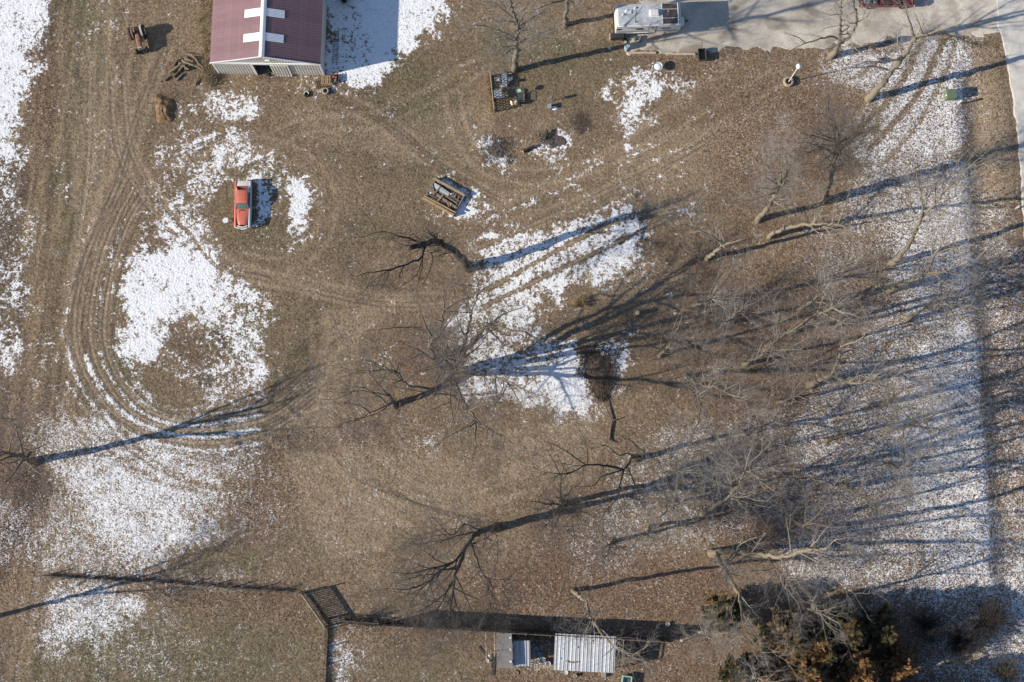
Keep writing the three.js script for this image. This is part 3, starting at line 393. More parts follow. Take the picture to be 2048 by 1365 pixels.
tree('old_oak', 'huge spreading bare tree with many trunks in the middle of the clearing', { base: [903, 752], bark: 'mid', seed: 41, thick: 1.2, dense: 0.7, twigs: 1.1, tip: 0.7, limbs: [
  [0.5, [903, 752, 0], [901, 744, 2], [900, 736, 3.4]],
  [0.3, [898, 742, 1.4], [885, 735, 4.0], [868, 712, 5.5], [861, 690, 7.4], [868, 676, 8.3], [878, 668, 9.0], [884, 640, 10.3], [887, 605, 11.7], [887, 575, 12.9]], [0.12, [866, 678, 8.1], [858, 664, 9.0], [850, 645, 9.8], [841, 625, 10.8], [832, 603, 11.7]], [0.1, [863, 692, 7.3], [872, 705, 7.4], [880, 690, 8.3], [884, 665, 9.0]],
  [0.09, [887, 606, 11.7], [900, 600, 12.0], [908, 588, 12.5], [905, 570, 12.9]], [0.09, [845, 655, 9.2], [822, 655, 9.5], [785, 656, 10.0], [760, 660, 10.3], [730, 664, 10.6]],
  [0.32, [903, 744, 1.8], [915, 724, 4.5], [926, 706, 5.1], [942, 688, 6.2], [958, 668, 7.5], [974, 656, 8.4], [995, 654, 9.4], [1020, 661, 10.3], [1048, 666, 11.1], [1075, 676, 11.7]], [0.11, [974, 657, 8.3], [990, 672, 8.6], [1010, 690, 9.0], [1028, 700, 9.4]], [0.1, [996, 654, 9.4], [975, 645, 9.8], [955, 648, 10.3]],
  [0.14, [924, 705, 5.0], [930, 690, 6.2], [936, 660, 7.8], [940, 638, 8.9], [948, 612, 10.0], [956, 590, 10.9], [957, 566, 11.9], [950, 545, 12.5]],
  [0.19, [900, 756, 1.4], [886, 768, 4], [862, 777, 6], [838, 776, 7.6], [818, 770, 9], [802, 760, 10.2], [790, 748, 11.2], [782, 728, 12.2], [776, 712, 13]], [0.1, [804, 762, 10], [795, 745, 10.8], [772, 740, 11.6], [745, 742, 12.2]],
  [0.13, [886, 770, 3.8], [850, 786, 6], [805, 800, 8], [765, 816, 9.6], [738, 828, 10.8], [700, 844, 12], [668, 856, 13]], [0.12, [776, 812, 9.2], [752, 790, 10], [726, 776, 11], [700, 772, 12]], [0.1, [740, 828, 10.8], [720, 812, 11.6], [690, 806, 12.6]],
  [0.22, [906, 760, 1.6], [915, 780, 4.2], [928, 806, 6.5], [944, 830, 8.4], [952, 842, 9.2], [975, 858, 10.4], [1004, 872, 11.6], [1032, 890, 12.8], [1062, 898, 13.8]], [0.12, [952, 842, 9.2], [950, 862, 10.2], [950, 880, 11], [960, 900, 12], [978, 918, 13]],
  [0.11, [902, 762, 2], [900, 790, 5], [904, 822, 8], [912, 862, 11]], [0.2, [910, 752, 2], [935, 748, 5], [962, 750, 7.5], [990, 752, 9.5], [1020, 764, 11.4], [1052, 782, 13], [1085, 792, 14.4]], [0.09, [990, 752, 9.4], [992, 785, 10.4], [996, 810, 11.4]], [0.09, [1012, 760, 11], [1030, 790, 12], [1046, 815, 13]],
  [0.2, [901, 742, 2.6], [896, 730, 8], [889, 716, 13.5], [884, 700, 18.5]], [0.17, [905, 740, 2.6], [908, 722, 8], [905, 702, 13], [914, 680, 18]], [0.16, [906, 748, 2.6], [908, 742, 8], [918, 736, 13], [926, 722, 17.5]],
  [0.12, [884, 738, 4], [862, 716, 6.5], [836, 700, 8.6], [812, 690, 10.4], [795, 682, 11.8]] ],
  auto: [...fan(9, 6, 5, 30, 90, 260, 0.4, 1), ...fan(11, 8, 5, 25, 120, 280, 0.3, 1), ...fan(16, 4, 4, 35, 240, 400), ...fan(18, 5, 4, 30, 200, 420, 0.4), ...fan(21, 5, 4, 40, 0, 360, 0.5), ...fan(22, 5, 4, 40, 0, 360, 0.5), ...fan(23, 5, 4, 35, 0, 360, 0.5)] });
tree('broken_tree', 'short broken trunk with a reddish split top among fallen twigs', { base: [790, 812], bark: 'dark', seed: 8, dense: 0.8, clear: 1, limbs: [[0.36, [790, 812, 0], [782, 800, 2], [774, 790, 3.6]], [0.1, [776, 790, 3.4], [764, 776, 5], [748, 758, 6.6], [735, 738, 8]], [0.09, [776, 792, 3.2], [750, 786, 4.6], [722, 782, 6], [690, 786, 7.4]], [0.09, [784, 804, 2], [760, 824, 4], [734, 834, 5.6], [704, 846, 7]]], auto: fan(2, 5, 4, 25, 100, 260) });
// the wood by the road, trunk by trunk
const wood = (label, o) => tree('bare_tree', label, o);
wood('tall tan tree with long limbs reaching over the gravel drive beside the green utility box', { base: [1738, 199], bark: 'tan', dense: 0.75, limbs: [[0.42, [1738, 199, 0], [1772, 157, 5], [1800, 122, 9.6], [1820, 96, 13], [1832, 72, 15.4]], [0.16, [1832, 73, 15.3], [1860, 66, 16.4], [1890, 58, 17.4], [1926, 44, 18.6]], [0.15, [1831, 76, 15], [1822, 50, 16.6], [1814, 24, 18], [1806, 0, 19.2]], [0.1, [1846, 68, 16], [1838, 46, 17.4], [1828, 22, 18.6]], [0.16, [1810, 110, 11], [1790, 120, 11.4], [1762, 126, 11.8], [1738, 122, 12.2], [1712, 132, 12.6]], [0.12, [1776, 140, 7.2], [1745, 132, 8], [1720, 136, 8.6], [1690, 135, 9.2]], [0.13, [1816, 104, 12], [1822, 116, 12.2], [1815, 128, 12.4], [1822, 140, 12.4]], [0.1, [1828, 84, 14], [1850, 82, 14.6], [1872, 68, 15.4]], [0.08, [1790, 140, 8], [1830, 128, 9], [1862, 118, 9.6]]] });
wood('twin stemmed tree at the edge of the gravel drive near the maroon car', { base: [1663, 113], bark: 'tan', dense: 0.65, limbs: [[0.4, [1663, 113, 0], [1674, 96, 2], [1682, 86, 3.4]], [0.26, [1674, 98, 2.2], [1680, 70, 6.6], [1682, 36, 11.4], [1683, 4, 15.6], [1690, -30, 19]], [0.25, [1680, 88, 3], [1696, 74, 6], [1710, 54, 9], [1713, 30, 12], [1708, 4, 15], [1716, -25, 18]], [0.15, [1681, 82, 4.6], [1664, 74, 5.8], [1640, 78, 6.6], [1614, 86, 7.2], [1590, 97, 7.8], [1578, 104, 8]], [0.08, [1612, 86, 7.2], [1595, 74, 8], [1570, 66, 9]], [0.08, [1680, 66, 7], [1700, 52, 8.6], [1660, 54, 9.4], [1642, 62, 9.6]], [0.07, [1712, 44, 10.4], [1732, 36, 11.6], [1742, 20, 13]]] });
wood('tall straight tree casting its shadow across the lawn towards the trailer', { base: [1029, 140], bark: 'grey', dense: 0.8, limbs: [[0.36, [1029, 140, 0], [1032, 108, 5], [1034, 78, 9.4], [1036, 48, 13.6]], [0.2, [1036, 48, 13.6], [1028, 28, 16], [1020, 2, 19.4], [1014, -20, 22]], [0.16, [1037, 46, 13.8], [1048, 24, 16.6], [1054, 4, 19]], [0.1, [1033, 74, 10], [1010, 66, 11], [985, 56, 12], [952, 51, 13]], [0.08, [1032, 92, 7.6], [1018, 92, 8], [1004, 96, 8.4], [992, 106, 8.6]], [0.09, [1034, 46, 14], [1012, 42, 14.6], [990, 42, 15.2]], [0.1, [1026, 36, 15], [1004, 18, 16.6], [986, 2, 18]]], auto: [...fan(1, 4, 3.5, 35, 90, 260), ...fan(2, 4, 3.5, 30, -60, 120), ...fan(3, 4, 3, 25, 90, 240), ...fan(0, 9, 3.8, 25, 0, 360, 0.42, 0.95)] });
wood('slim grey tree standing left of the white trailer', { base: [1130, 50], bark: 'grey', dense: 0.6, limbs: [[0.28, [1130, 50, 0], [1133, 20, 4.6], [1136, -10, 9], [1138, -45, 13.6]], [0.1, [1136, -4, 8.6], [1150, 10, 8.2], [1160, 18, 8]]], auto: fan(0, 6, 5, 35, 0, 360, 0.5, 1) });
wood('bare tree standing on the lawn behind the white trailer', { base: [1240, -60], bark: 'grey', dense: 0.6, limbs: [[0.3, [1240, -60, 0], [1248, -100, 7], [1256, -140, 13]]], auto: fan(0, 7, 5, 35, 0, 360, 0.5, 1) });
wood('crooked tan tree with a forked limb beside the long double shadow', { base: [1516, 442], bark: 'tan', dense: 1.05, limbs: [[0.34, [1516, 442, 0], [1532, 418, 4], [1548, 394, 7.6], [1558, 374, 10.4], [1562, 364, 11.6]], [0.15, [1558, 370, 11], [1570, 356, 12], [1590, 353, 12.6], [1612, 364, 13], [1632, 368, 13.4], [1650, 382, 13.6]], [0.12, [1572, 354, 12.2], [1577, 336, 14], [1582, 314, 16], [1572, 304, 17], [1560, 288, 18]], [0.09, [1561, 365, 11.4], [1564, 340, 14], [1564, 304, 17], [1558, 276, 19]], [0.09, [1558, 372, 10.6], [1542, 360, 11.6], [1532, 356, 12], [1522, 368, 12.2]], [0.09, [1556, 382, 9.4], [1530, 392, 10], [1504, 400, 10.6], [1472, 406, 11]], [0.1, [1560, 378, 10.4], [1580, 366, 11.4], [1598, 358, 12]], [0.08, [1536, 412, 5], [1522, 404, 6], [1516, 396, 7]], [0.06, [1551, 356, 12], [1536, 334, 13.6], [1522, 318, 15]]], auto: [...fan(0, 4, 4, 50, 60, 300, 0.75), ...fan(2, 3, 3, 40, 0, 360)] });
wood('dark upright tree with a fine twiggy crown behind the crooked tan tree', { base: [1650, 400], bark: 'dark', dense: 1.1, limbs: [[0.3, [1650, 400, 0], [1657, 376, 4], [1664, 352, 8], [1668, 328, 11.8], [1676, 300, 16], [1678, 270, 20]], [0.09, [1666, 340, 9.8], [1684, 338, 10.4], [1704, 336, 11], [1716, 322, 12]], [0.08, [1668, 326, 12], [1650, 312, 13.4], [1646, 300, 14.4]], [0.08, [1672, 316, 13.6], [1692, 290, 16], [1720, 278, 17.6]]], auto: [...fan(0, 9, 5, 45, 0, 360, 0.45, 1)] });
wood('pale leaning trunk that bends low over the leaf litter', { base: [1538, 474], bark: 'tan', dense: 0.5, limbs: [[0.27, [1538, 474, 0], [1556, 463, 2.4], [1582, 453, 4.6], [1615, 450, 6.6], [1640, 448, 8], [1668, 448, 9.6], [1690, 453, 11]], [0.07, [1618, 450, 6.8], [1636, 466, 7.6], [1652, 490, 8.4], [1662, 512, 9]], [0.06, [1690, 453, 11], [1700, 470, 12], [1722, 492, 13]], [0.07, [1640, 448, 8], [1632, 420, 10], [1624, 404, 11.4]]], auto: fan(0, 3, 3.4, 30, 0, 330) });
wood('short pale stub tree with two bare limbs at the foot of a dark trunk shadow', { base: [1413, 518], bark: 'tan', dense: 0.6, limbs: [[0.28, [1413, 518, 0], [1434, 502, 3.4], [1452, 488, 6.2]], [0.15, [1452, 488, 6.2], [1470, 484, 7.2], [1486, 479, 8.2]], [0.11, [1451, 489, 6.1], [1434, 480, 7.2], [1414, 466, 8.4], [1390, 456, 9.4], [1362, 446, 10.4], [1346, 430, 11.4]], [0.06, [1440, 482, 7], [1428, 464, 8.4], [1404, 446, 9.6], [1386, 432, 10.6]]], auto: fan(2, 3, 3, 20, 90, 250) });
wood('light barked tree with a broom of upright limbs over the snow by the ditch', { base: [1786, 527], bark: 'tan', dense: 0.7, limbs: [[0.36, [1786, 527, 0], [1806, 506, 3.6], [1822, 482, 7.2], [1834, 456, 10.6], [1841, 440, 12.4]], [0.16, [1840, 442, 12.2], [1846, 422, 14], [1842, 390, 16.6], [1834, 352, 19.4], [1828, 320, 21.6]], [0.19, [1840, 441, 12.3], [1858, 422, 14], [1872, 406, 15.2], [1890, 384, 17], [1910, 360, 18.8], [1934, 338, 20.6]], [0.1, [1850, 410, 14.8], [1858, 392, 16.4], [1868, 370, 18], [1872, 350, 19.4]], [0.1, [1870, 408, 15], [1872, 380, 17], [1876, 350, 19.4], [1882, 316, 21.6]], [0.09, [1852, 412, 14.8], [1854, 380, 17], [1855, 350, 19.2]], [0.09, [1833, 428, 12.6], [1822, 412, 14], [1822, 382, 16.4], [1818, 362, 18]], [0.09, [1880, 398, 15.8], [1900, 400, 16.4], [1896, 418, 16.4], [1882, 422, 16.2]], [0.1, [1818, 488, 6.4], [1836, 486, 7], [1862, 492, 7.4], [1888, 490, 8]], [0.06, [1828, 442, 12], [1800, 446, 12.4], [1770, 434, 13], [1740, 438, 13.4]]], auto: fan(2, 5, 3.6, 35, -30, 100) });
wood('small pale forked tree between the leaning trunks of the wood', { base: [1718, 597], bark: 'tan', dense: 0.7, limbs: [[0.24, [1718, 597, 0], [1736, 580, 3], [1754, 566, 5.8]], [0.08, [1754, 566, 5.8], [1752, 550, 7.6], [1744, 520, 10.4], [1730, 500, 12]], [0.09, [1754, 567, 5.8], [1768, 582, 6.6], [1780, 574, 7.8]], [0.05, [1745, 574, 4.6], [1743, 590, 5]]], auto: fan(1, 4, 3.4, 40, 0, 360) });
wood('gnarled low limbed tree spreading over the snow towards the ditch', { base: [1778, 584], bark: 'tan', dense: 0.75, limbs: [[0.3, [1778, 584, 0], [1802, 570, 3], [1830, 560, 5.6], [1852, 548, 7.6]], [0.2, [1850, 549, 7.4], [1862, 530, 9.4], [1868, 512, 11.2], [1884, 490, 13.2], [1892, 470, 15], [1904, 456, 16.4], [1912, 436, 18]], [0.16, [1854, 547, 7.8], [1876, 552, 8.6], [1882, 568, 8.8], [1884, 594, 9.2], [1905, 616, 10], [1922, 632, 10.8], [1944, 634, 11.6], [1964, 642, 12.2]], [0.13, [1858, 546, 8], [1886, 544, 9.2], [1912, 534, 10.6], [1934, 524, 12], [1958, 518, 13.4]], [0.1, [1866, 514, 11], [1890, 500, 12.6], [1930, 494, 14], [1960, 490, 15]], [0.08, [1922, 632, 10.8], [1938, 650, 11.4], [1956, 668, 12]], [0.08, [1852, 548, 7.6], [1838, 528, 9.4], [1826, 516, 10.6]]], auto: [...fan(3, 4, 3.6, 30, -60, 90), ...fan(1, 3, 3.4, 40, -60, 160)] });
wood('pale slanting tree with broken top beside the wide double shadow', { base: [1580, 668], bark: 'tan', dense: 0.7, limbs: [[0.27, [1580, 668, 0], [1602, 650, 4], [1622, 638, 7.4], [1644, 626, 11], [1672, 615, 15]], [0.07, [1672, 615, 15], [1680, 600, 17], [1690, 588, 18.6]]], auto: fan(0, 8, 4.2, 40, 0, 360, 0.5) });
wood('thick tree with a yellow patch at its foot and one limb over the snow', { base: [1620, 770], bark: 'tan', dense: 0.7, limbs: [[0.4, [1620, 770, 0], [1640, 760, 3.2], [1660, 751, 6.2], [1668, 748, 7.4]], [0.19, [1664, 750, 6.8], [1672, 734, 9], [1680, 708, 12], [1683, 692, 14]], [0.16, [1683, 693, 13.9], [1700, 686, 15], [1718, 680, 16], [1732, 668, 17.4]], [0.06, [1683, 692, 14], [1688, 676, 15.6], [1691, 664, 16.8]], [0.17, [1668, 750, 7.2], [1690, 764, 8], [1718, 766, 9], [1750, 766, 10.2], [1776, 776, 11.2], [1806, 780, 12.2], [1836, 788, 13.2], [1880, 800, 14.6]], [0.08, [1750, 766, 10.2], [1780, 758, 11.4], [1812, 740, 13], [1852, 742, 14.4]], [0.08, [1700, 764, 8.4], [1722, 750, 10], [1730, 755, 10.6]], [0.08, [1722, 768, 9.2], [1732, 788, 10], [1746, 816, 11]]], auto: [...fan(4, 7, 4, 25, -100, 60), ...fan(1, 3, 3, 45, 0, 360)] });
wood('ash grey shattered tree lying open with splintered limbs in the leaf litter', { base: [1372, 752], bark: 'grey', dense: 0.9, limbs: [[0.3, [1372, 752, 0], [1382, 760, 2], [1394, 770, 4]], [0.18, [1376, 755, 1.2], [1392, 764, 3], [1408, 774, 4.6], [1430, 774, 6.2], [1446, 782, 7.4], [1462, 790, 8.6]], [0.09, [1462, 790, 8.6], [1486, 797, 9.8], [1512, 800, 10.8]], [0.08, [1466, 792, 8.8], [1480, 806, 9.6], [1490, 826, 10.2]], [0.1, [1419, 772, 5.6], [1427, 752, 8], [1428, 730, 10.4], [1424, 704, 13]], [0.17, [1392, 768, 3.6], [1396, 788, 6], [1400, 806, 8.4]], [0.1, [1400, 806, 8.4], [1398, 840, 10.6], [1386, 870, 12], [1374, 910, 13.4]], [0.11, [1401, 806, 8.4], [1418, 836, 10.4], [1428, 868, 12], [1430, 900, 13.4]], [0.08, [1428, 868, 12], [1444, 900, 13], [1456, 926, 14]], [0.11, [1374, 756, 1.6], [1378, 776, 4], [1390, 796, 6.4]], [0.05, [1374, 752, 1], [1358, 752, 2.4], [1350, 738, 3.6]]], auto: [...fan(7, 6, 4.4, 30, 180, 360), ...fan(6, 5, 4, 30, 160, 330), ...fan(4, 5, 3.4, 45, 0, 360, 0.4), ...fan(1, 5, 3, 30, -90, 90)] });
wood('slanting pale tree rising from a clean stump of bark in the middle of the wood', { base: [1404, 1030], bark: 'tan', dense: 0.8, limbs: [[0.3, [1404, 1030, 0], [1430, 1012, 4], [1456, 998, 7.4], [1478, 966, 11], [1494, 938, 14]], [0.09, [1494, 938, 14], [1508, 920, 16], [1536, 892, 18.4]], [0.1, [1440, 1008, 5.4], [1464, 1006, 6.6], [1490, 1012, 7.6]], [0.07, [1498, 934, 14.4], [1502, 942, 14.8], [1506, 960, 15.2]]], auto: fan(0, 9, 5, 35, 0, 360, 0.5) });
wood('giant forked tree whose two stems lie out sideways above the junipers', { base: [1424, 1108], bark: 'tan', dense: 0.6, limbs: [[0.44, [1424, 1108, 0], [1430, 1108, 1.2], [1436, 1106, 2]], [0.34, [1430, 1108, 1], [1450, 1102, 3], [1478, 1106, 5], [1510, 1111, 7], [1545, 1112, 9], [1572, 1114, 10.4], [1598, 1106, 12], [1626, 1098, 13.6], [1656, 1097, 15.2]], [0.34, [1430, 1110, 1], [1442, 1126, 3], [1456, 1148, 5.4], [1468, 1170, 7.6], [1478, 1190, 9.4], [1482, 1214, 11.4]], [0.12, [1482, 1212, 11.2], [1484, 1240, 13.4], [1484, 1270, 15.6]], [0.12, [1483, 1220, 11.8], [1502, 1256, 14], [1520, 1284, 16], [1524, 1310, 17.6]], [0.11, [1476, 1188, 9.2], [1468, 1206, 10.6], [1456, 1232, 12.4]], [0.13, [1450, 1150, 5.2], [1454, 1166, 6.2], [1458, 1178, 6.8]], [0.1, [1600, 1106, 12], [1640, 1128, 13.4], [1650, 1138, 14], [1682, 1154, 15.2], [1704, 1152, 16]], [0.09, [1656, 1097, 15.2], [1672, 1080, 16.6], [1700, 1076, 18]]], auto: [...fan(4, 4, 4.5, 25, 160, 400), ...fan(3, 3, 4.2, 30, 160, 380), ...fan(5, 3, 4.2, 25, 170, 330), ...fan(1, 4, 4, 35, -60, 200), ...fan(7, 3, 4, 25, 180, 360)] });
wood('long thin tree arching over the corrugated shed roof', { base: [1146, 1182], bark: 'tan', dense: 0.55, limbs: [[0.24, [1146, 1182, 0], [1158, 1192, 3], [1170, 1204, 6], [1178, 1224, 9], [1190, 1248, 11.4], [1206, 1272, 13.6]], [0.1, [1206, 1272, 13.6], [1228, 1294, 15.4], [1250, 1306, 16.6], [1274, 1318, 17.8]], [0.06, [1228, 1294, 15.4], [1216, 1306, 15.8], [1206, 1314, 16]], [0.06, [1172, 1208, 6.6], [1152, 1198, 8], [1136, 1200, 9], [1112, 1214, 10]], [0.05, [1182, 1232, 9.8], [1166, 1240, 10.4], [1158, 1252, 11]]], auto: [...fan(1, 5, 3, 25, -120, 60), ...fan(0, 4, 3, 35, 0, 360, 0.6)] });
wood('broad dark crowned tree drooping its limbs towards the board fence', { base: [992, 1056], bark: 'dark', seed: 77, thick: 1.05, dense: 1.0, twigs: 1.2, limbs: [[0.42, [992, 1056, 0], [985, 1058, 3], [976, 1060, 5.6], [964, 1062, 8]], [0.26, [966, 1062, 7.8], [948, 1072, 9.4], [935, 1090, 10.8], [926, 1108, 12]], [0.19, [926, 1108, 12], [918, 1132, 13], [910, 1156, 14], [905, 1186, 15], [904, 1220, 16], [904, 1252, 17]], [0.14, [934, 1092, 10.8], [912, 1120, 12], [880, 1144, 13.4], [856, 1164, 14.4], [836, 1186, 15.2], [818, 1210, 16]], [0.11, [905, 1126, 12.4], [886, 1132, 13], [858, 1138, 13.8], [820, 1148, 14.8], [780, 1146, 15.6]], [0.1, [868, 1156, 14], [840, 1172, 14.8], [806, 1180, 15.6], [764, 1178, 16.4]], [0.1, [908, 1160, 14], [888, 1190, 15], [858, 1212, 15.8], [836, 1236, 16.6]], [0.1, [906, 1186, 15], [914, 1214, 15.8], [934, 1240, 16.6], [964, 1262, 17.4]], [0.1, [940, 1082, 10.2], [950, 1108, 11], [964, 1146, 12], [982, 1170, 13], [984, 1210, 14.2]], [0.1, [966, 1062, 7.8], [936, 1068, 9.6], [908, 1074, 11], [876, 1082, 12.4], [840, 1090, 13.6]], [0.1, [960, 1062, 8.2], [930, 1050, 10.4], [904, 1072, 11.8], [876, 1046, 13.4]], [0.11, [946, 1088, 10.4], [972, 1076, 11.2], [990, 1068, 12], [996, 1110, 13.4], [984, 1150, 14.4]], [0.08, [918, 1132, 13], [902, 1136, 13.2], [884, 1140, 13.6]]], auto: [...fan(2, 9, 4.5, 20, 180, 360, 0.2, 1), ...fan(3, 7, 4.5, 20, 150, 300, 0.3), ...fan(9, 6, 4.5, 20, 100, 260, 0.3), ...fan(6, 5, 4, 15, 200, 340), ...fan(8, 6, 4.5, 20, 230, 400, 0.4), ...fan(10, 5, 4, 25, 90, 220), ...fan(7, 4, 4, 15, 220, 360)] });
wood('tangled grey tree over two merging trunk shadows', { base: [1128, 1008], bark: 'dark', seed: 55, dense: 0.9, limbs: [[0.32, [1128, 1008, 0], [1126, 1010, 4], [1126, 1014, 8]], [0.13, [1126, 1013, 7.6], [1138, 1032, 10], [1148, 1060, 12], [1150, 1090, 14]], [0.1, [1126, 1013, 7.6], [1108, 1034, 10], [1088, 1040, 12]], [0.08, [1126, 1012, 7.2], [1120, 990, 10], [1110, 970, 12.4]]], auto: [...fan(0, 9, 5, 40, 0, 360, 0.55), ...fan(1, 5, 4, 25, 200, 340)] });
wood('black limbed tree sprawling to the left over the brown grass', { base: [1278, 918], bark: 'black', seed: 21, dense: 0.55, limbs: [[0.34, [1278, 918, 0], [1272, 914, 3], [1268, 912, 6]], [0.17, [1268, 912, 6], [1260, 922, 8], [1254, 936, 9.6], [1246, 940, 10]], [0.14, [1246, 940, 10], [1220, 934, 11], [1196, 930, 12], [1168, 932, 12.8], [1148, 944, 13.4], [1130, 948, 14], [1104, 946, 14.8], [1086, 950, 15.4]], [0.08, [1172, 931, 12.8], [1150, 916, 13.8], [1130, 902, 14.8], [1104, 888, 15.8], [1088, 884, 16.6]], [0.09, [1244, 940, 10], [1222, 948, 11], [1204, 952, 12], [1190, 970, 12.8], [1150, 974, 13.8]], [0.11, [1248, 940, 10], [1242, 960, 11], [1238, 980, 12], [1238, 992, 12.4], [1222, 1012, 13.4], [1208, 1026, 14.2], [1206, 1058, 15.4]], [0.09, [1268, 912, 6.2], [1254, 908, 8], [1236, 910, 9.6], [1216, 894, 11], [1196, 888, 12]], [0.09, [1270, 912, 6.6], [1290, 906, 8.6], [1276, 896, 10.4], [1262, 882, 12], [1240, 872, 13.4]], [0.08, [1256, 936, 9.6], [1268, 965, 11], [1272, 990, 12], [1276, 1014, 13]], [0.06, [1120, 948, 14.2], [1106, 920, 15], [1094, 900, 15.8]]], auto: [...fan(2, 5, 4, 20, 90, 260, 0.4), ...fan(5, 5, 4, 25, 200, 360)] });
wood('low tree with mossy stem leaning over the speckled snow of the wood', { base: [1692, 972], bark: 'grey', dense: 0.85, limbs: [[0.28, [1692, 972, 0], [1708, 984, 3.4], [1724, 994, 6.4]], [0.13, [1724, 994, 6.4], [1738, 1006, 8], [1750, 1026, 9.8], [1756, 1040, 11]], [0.11, [1724, 993, 6.6], [1746, 1000, 8], [1770, 1012, 9.6]], [0.06, [1740, 998, 8], [1778, 985, 9.6], [1812, 976, 11]]], auto: [...fan(1, 5, 4, 25, -120, 60), ...fan(2, 5, 4, 30, -80, 90), ...fan(0, 4, 4, 45, 0, 360, 0.7)] });
wood('thin double stemmed sapling tree beside the giant fork', { base: [1524, 1098], bark: 'grey', dense: 0.6, limbs: [[0.13, [1524, 1098, 0], [1532, 1110, 4], [1546, 1130, 8], [1560, 1150, 11], [1572, 1180, 14]], [0.08, [1534, 1112, 4.4], [1552, 1128, 8], [1562, 1140, 10], [1574, 1172, 13.4]]], auto: fan(0, 6, 4, 30, 200, 380, 0.6) });
[['slim tree with pinkish haze of twigs above the leaf litter', 1600, 620, 'grey', 13], ['thicket tree with a brown twiggy crown between two pale slanting trunks', 1668, 655, 'grey', 12], ['narrow tree standing in speckled snow near the end of the ditch', 1780, 860, 'grey', 13], ['pale twigged tree in front of the rusty junipers', 1396, 1262, 'tan', 9], ['whitish twiggy thicket tree next to the low dark juniper', 1490, 1345, 'tan', 10], ['frosty twigged small tree leaning over the green juniper', 1600, 1215, 'tan', 10], ['fine twigged tree at the edge of the brown grass by the black limbed tree', 1330, 1010, 'grey', 12]]
  .forEach(([label, x, y, bark, h], i) => { const b = [x, y], t = P(x, y), n = (k) => { const q = V3(t.x, h * k, t.z), s = CAM_H / (CAM_H - q.y); return [1024 + (x - 1024) * s, 1047 + (y - 1047) * s, h * k]; }; wood(label, { base: b, bark, seed: 500 + i, dense: 0.6, twigs: 1, clear: 1.5, limbs: [[0.1 + h * 0.009, [x, y, 0], n(0.35), n(0.7), n(0.95)]], auto: fan(0, 7, h * 0.36, 45, 0, 360, 0.35, 1, rng(i + 60)) }); });
// slender forked trees that fill the wood and stripe it with their shadows
[['grey forked tree beside the shattered tree', 1318, 712, 14], ['slim forked tree in front of the wide double shadow', 1448, 650, 15], ['forked tree standing where the double trunk shadow begins', 1488, 728, 16], ['grey forked tree behind the yellow footed one', 1556, 806, 16], ['tall forked tree among the speckled snow and leaves', 1470, 872, 17], ['forked tree right of the tangled grey one', 1352, 935, 15], ['many stemmed tree between the slanting pale ones', 1548, 955, 17], ['forked tree with crossing stems over the brown leaf litter', 1300, 1055, 15], ['forked tree behind the long thin arching tree', 1225, 1085, 14], ['forked tree next to the giant fork', 1592, 1046, 16], ['forked tree in the snow next to the stretched out limb', 1738, 812, 15], ['forked tree beside the gnarled low limbed one', 1815, 640, 14], ['grey stemmed tree on the brown side of the ditch snow', 1655, 880, 15], ['thin forked tree near the mossy stemmed one', 1780, 930, 14], ['forked tree at the edge of the leaf litter above the shattered tree', 1390, 610, 13]]
  .forEach(([label, x, y, h], i) => { const f = rng(900 + i * 7), g0 = P(x, y), at3 = (dx, hh, dz) => { const s = CAM_H / (CAM_H - hh); return [1024 + (x + dx * 18.4 - 1024) * s, 1047 + (y + dz * 17.8 - 1047) * s, hh]; }, lx = rr(-0.8, 0.8, f), lz = rr(-0.8, 0.8, f), fork = h * rr(0.25, 0.4, f), limbs = [[0.15 + h * 0.006, [x, y, 0], at3(lx * 0.4, fork * 0.5, lz * 0.4), at3(lx, fork, lz)]], n = 3; for (let k = 0; k < n; k++) { const a = k * 2.1 + f() * 1.2, q = (u, r) => at3(lx + Math.cos(a) * r * u * u + rr(-0.3, 0.3, f), fork + (h - fork) * u, lz + Math.sin(a) * r * u * u + rr(-0.3, 0.3, f)); const r = rr(1.6, 3.6, f); limbs.push([rr(0.09, 0.14, f), at3(lx, fork, lz), q(0.35, r), q(0.7, r), q(1, r)]); } wood(label, { base: [x, y], bark: i % 3 ? 'grey' : 'mid', seed: 1500 + i, dense: 0.5, twigs: 0.9, limbs, auto: [...fan(1, 3, 3.4, 40, 0, 360, 0.4, 1, f), ...fan(2, 3, 3.4, 40, 0, 360, 0.4, 1, f)] }); });
// trees along the left edge
tree('bare_tree', 'big bare tree at the snowy corner with a double trunk shadow over wheel tracks', { base: [66, 925], bark: 'mid', dense: 0.5, thick: 1.1, limbs: [[0.4, [66, 925, 0], [58, 922, 3], [48, 918, 5.4]], [0.26, [50, 919, 5], [34, 912, 7.6], [14, 908, 10], [-20, 900, 13]], [0.16, [52, 920, 4.8], [60, 932, 7], [76, 945, 9], [92, 958, 11]], [0.14, [54, 920, 4.4], [60, 906, 6.6], [80, 894, 8.6], [102, 886, 10]], [0.14, [48, 918, 5.6], [40, 890, 8], [34, 860, 10.6], [40, 830, 12.6]], [0.14, [46, 920, 5.6], [30, 944, 8], [8, 968, 10.6]], [0.12, [30, 912, 8], [4, 920, 10.4], [-24, 930, 12.4]]], auto: [...fan(1, 6, 5, 35, 60, 300), ...fan(4, 5, 4, 30, 30, 200), ...fan(2, 4, 4, 25, 200, 380), ...fan(3, 4, 3.4, 30, -60, 120), ...fan(5, 4, 4, 25, 150, 330)] });
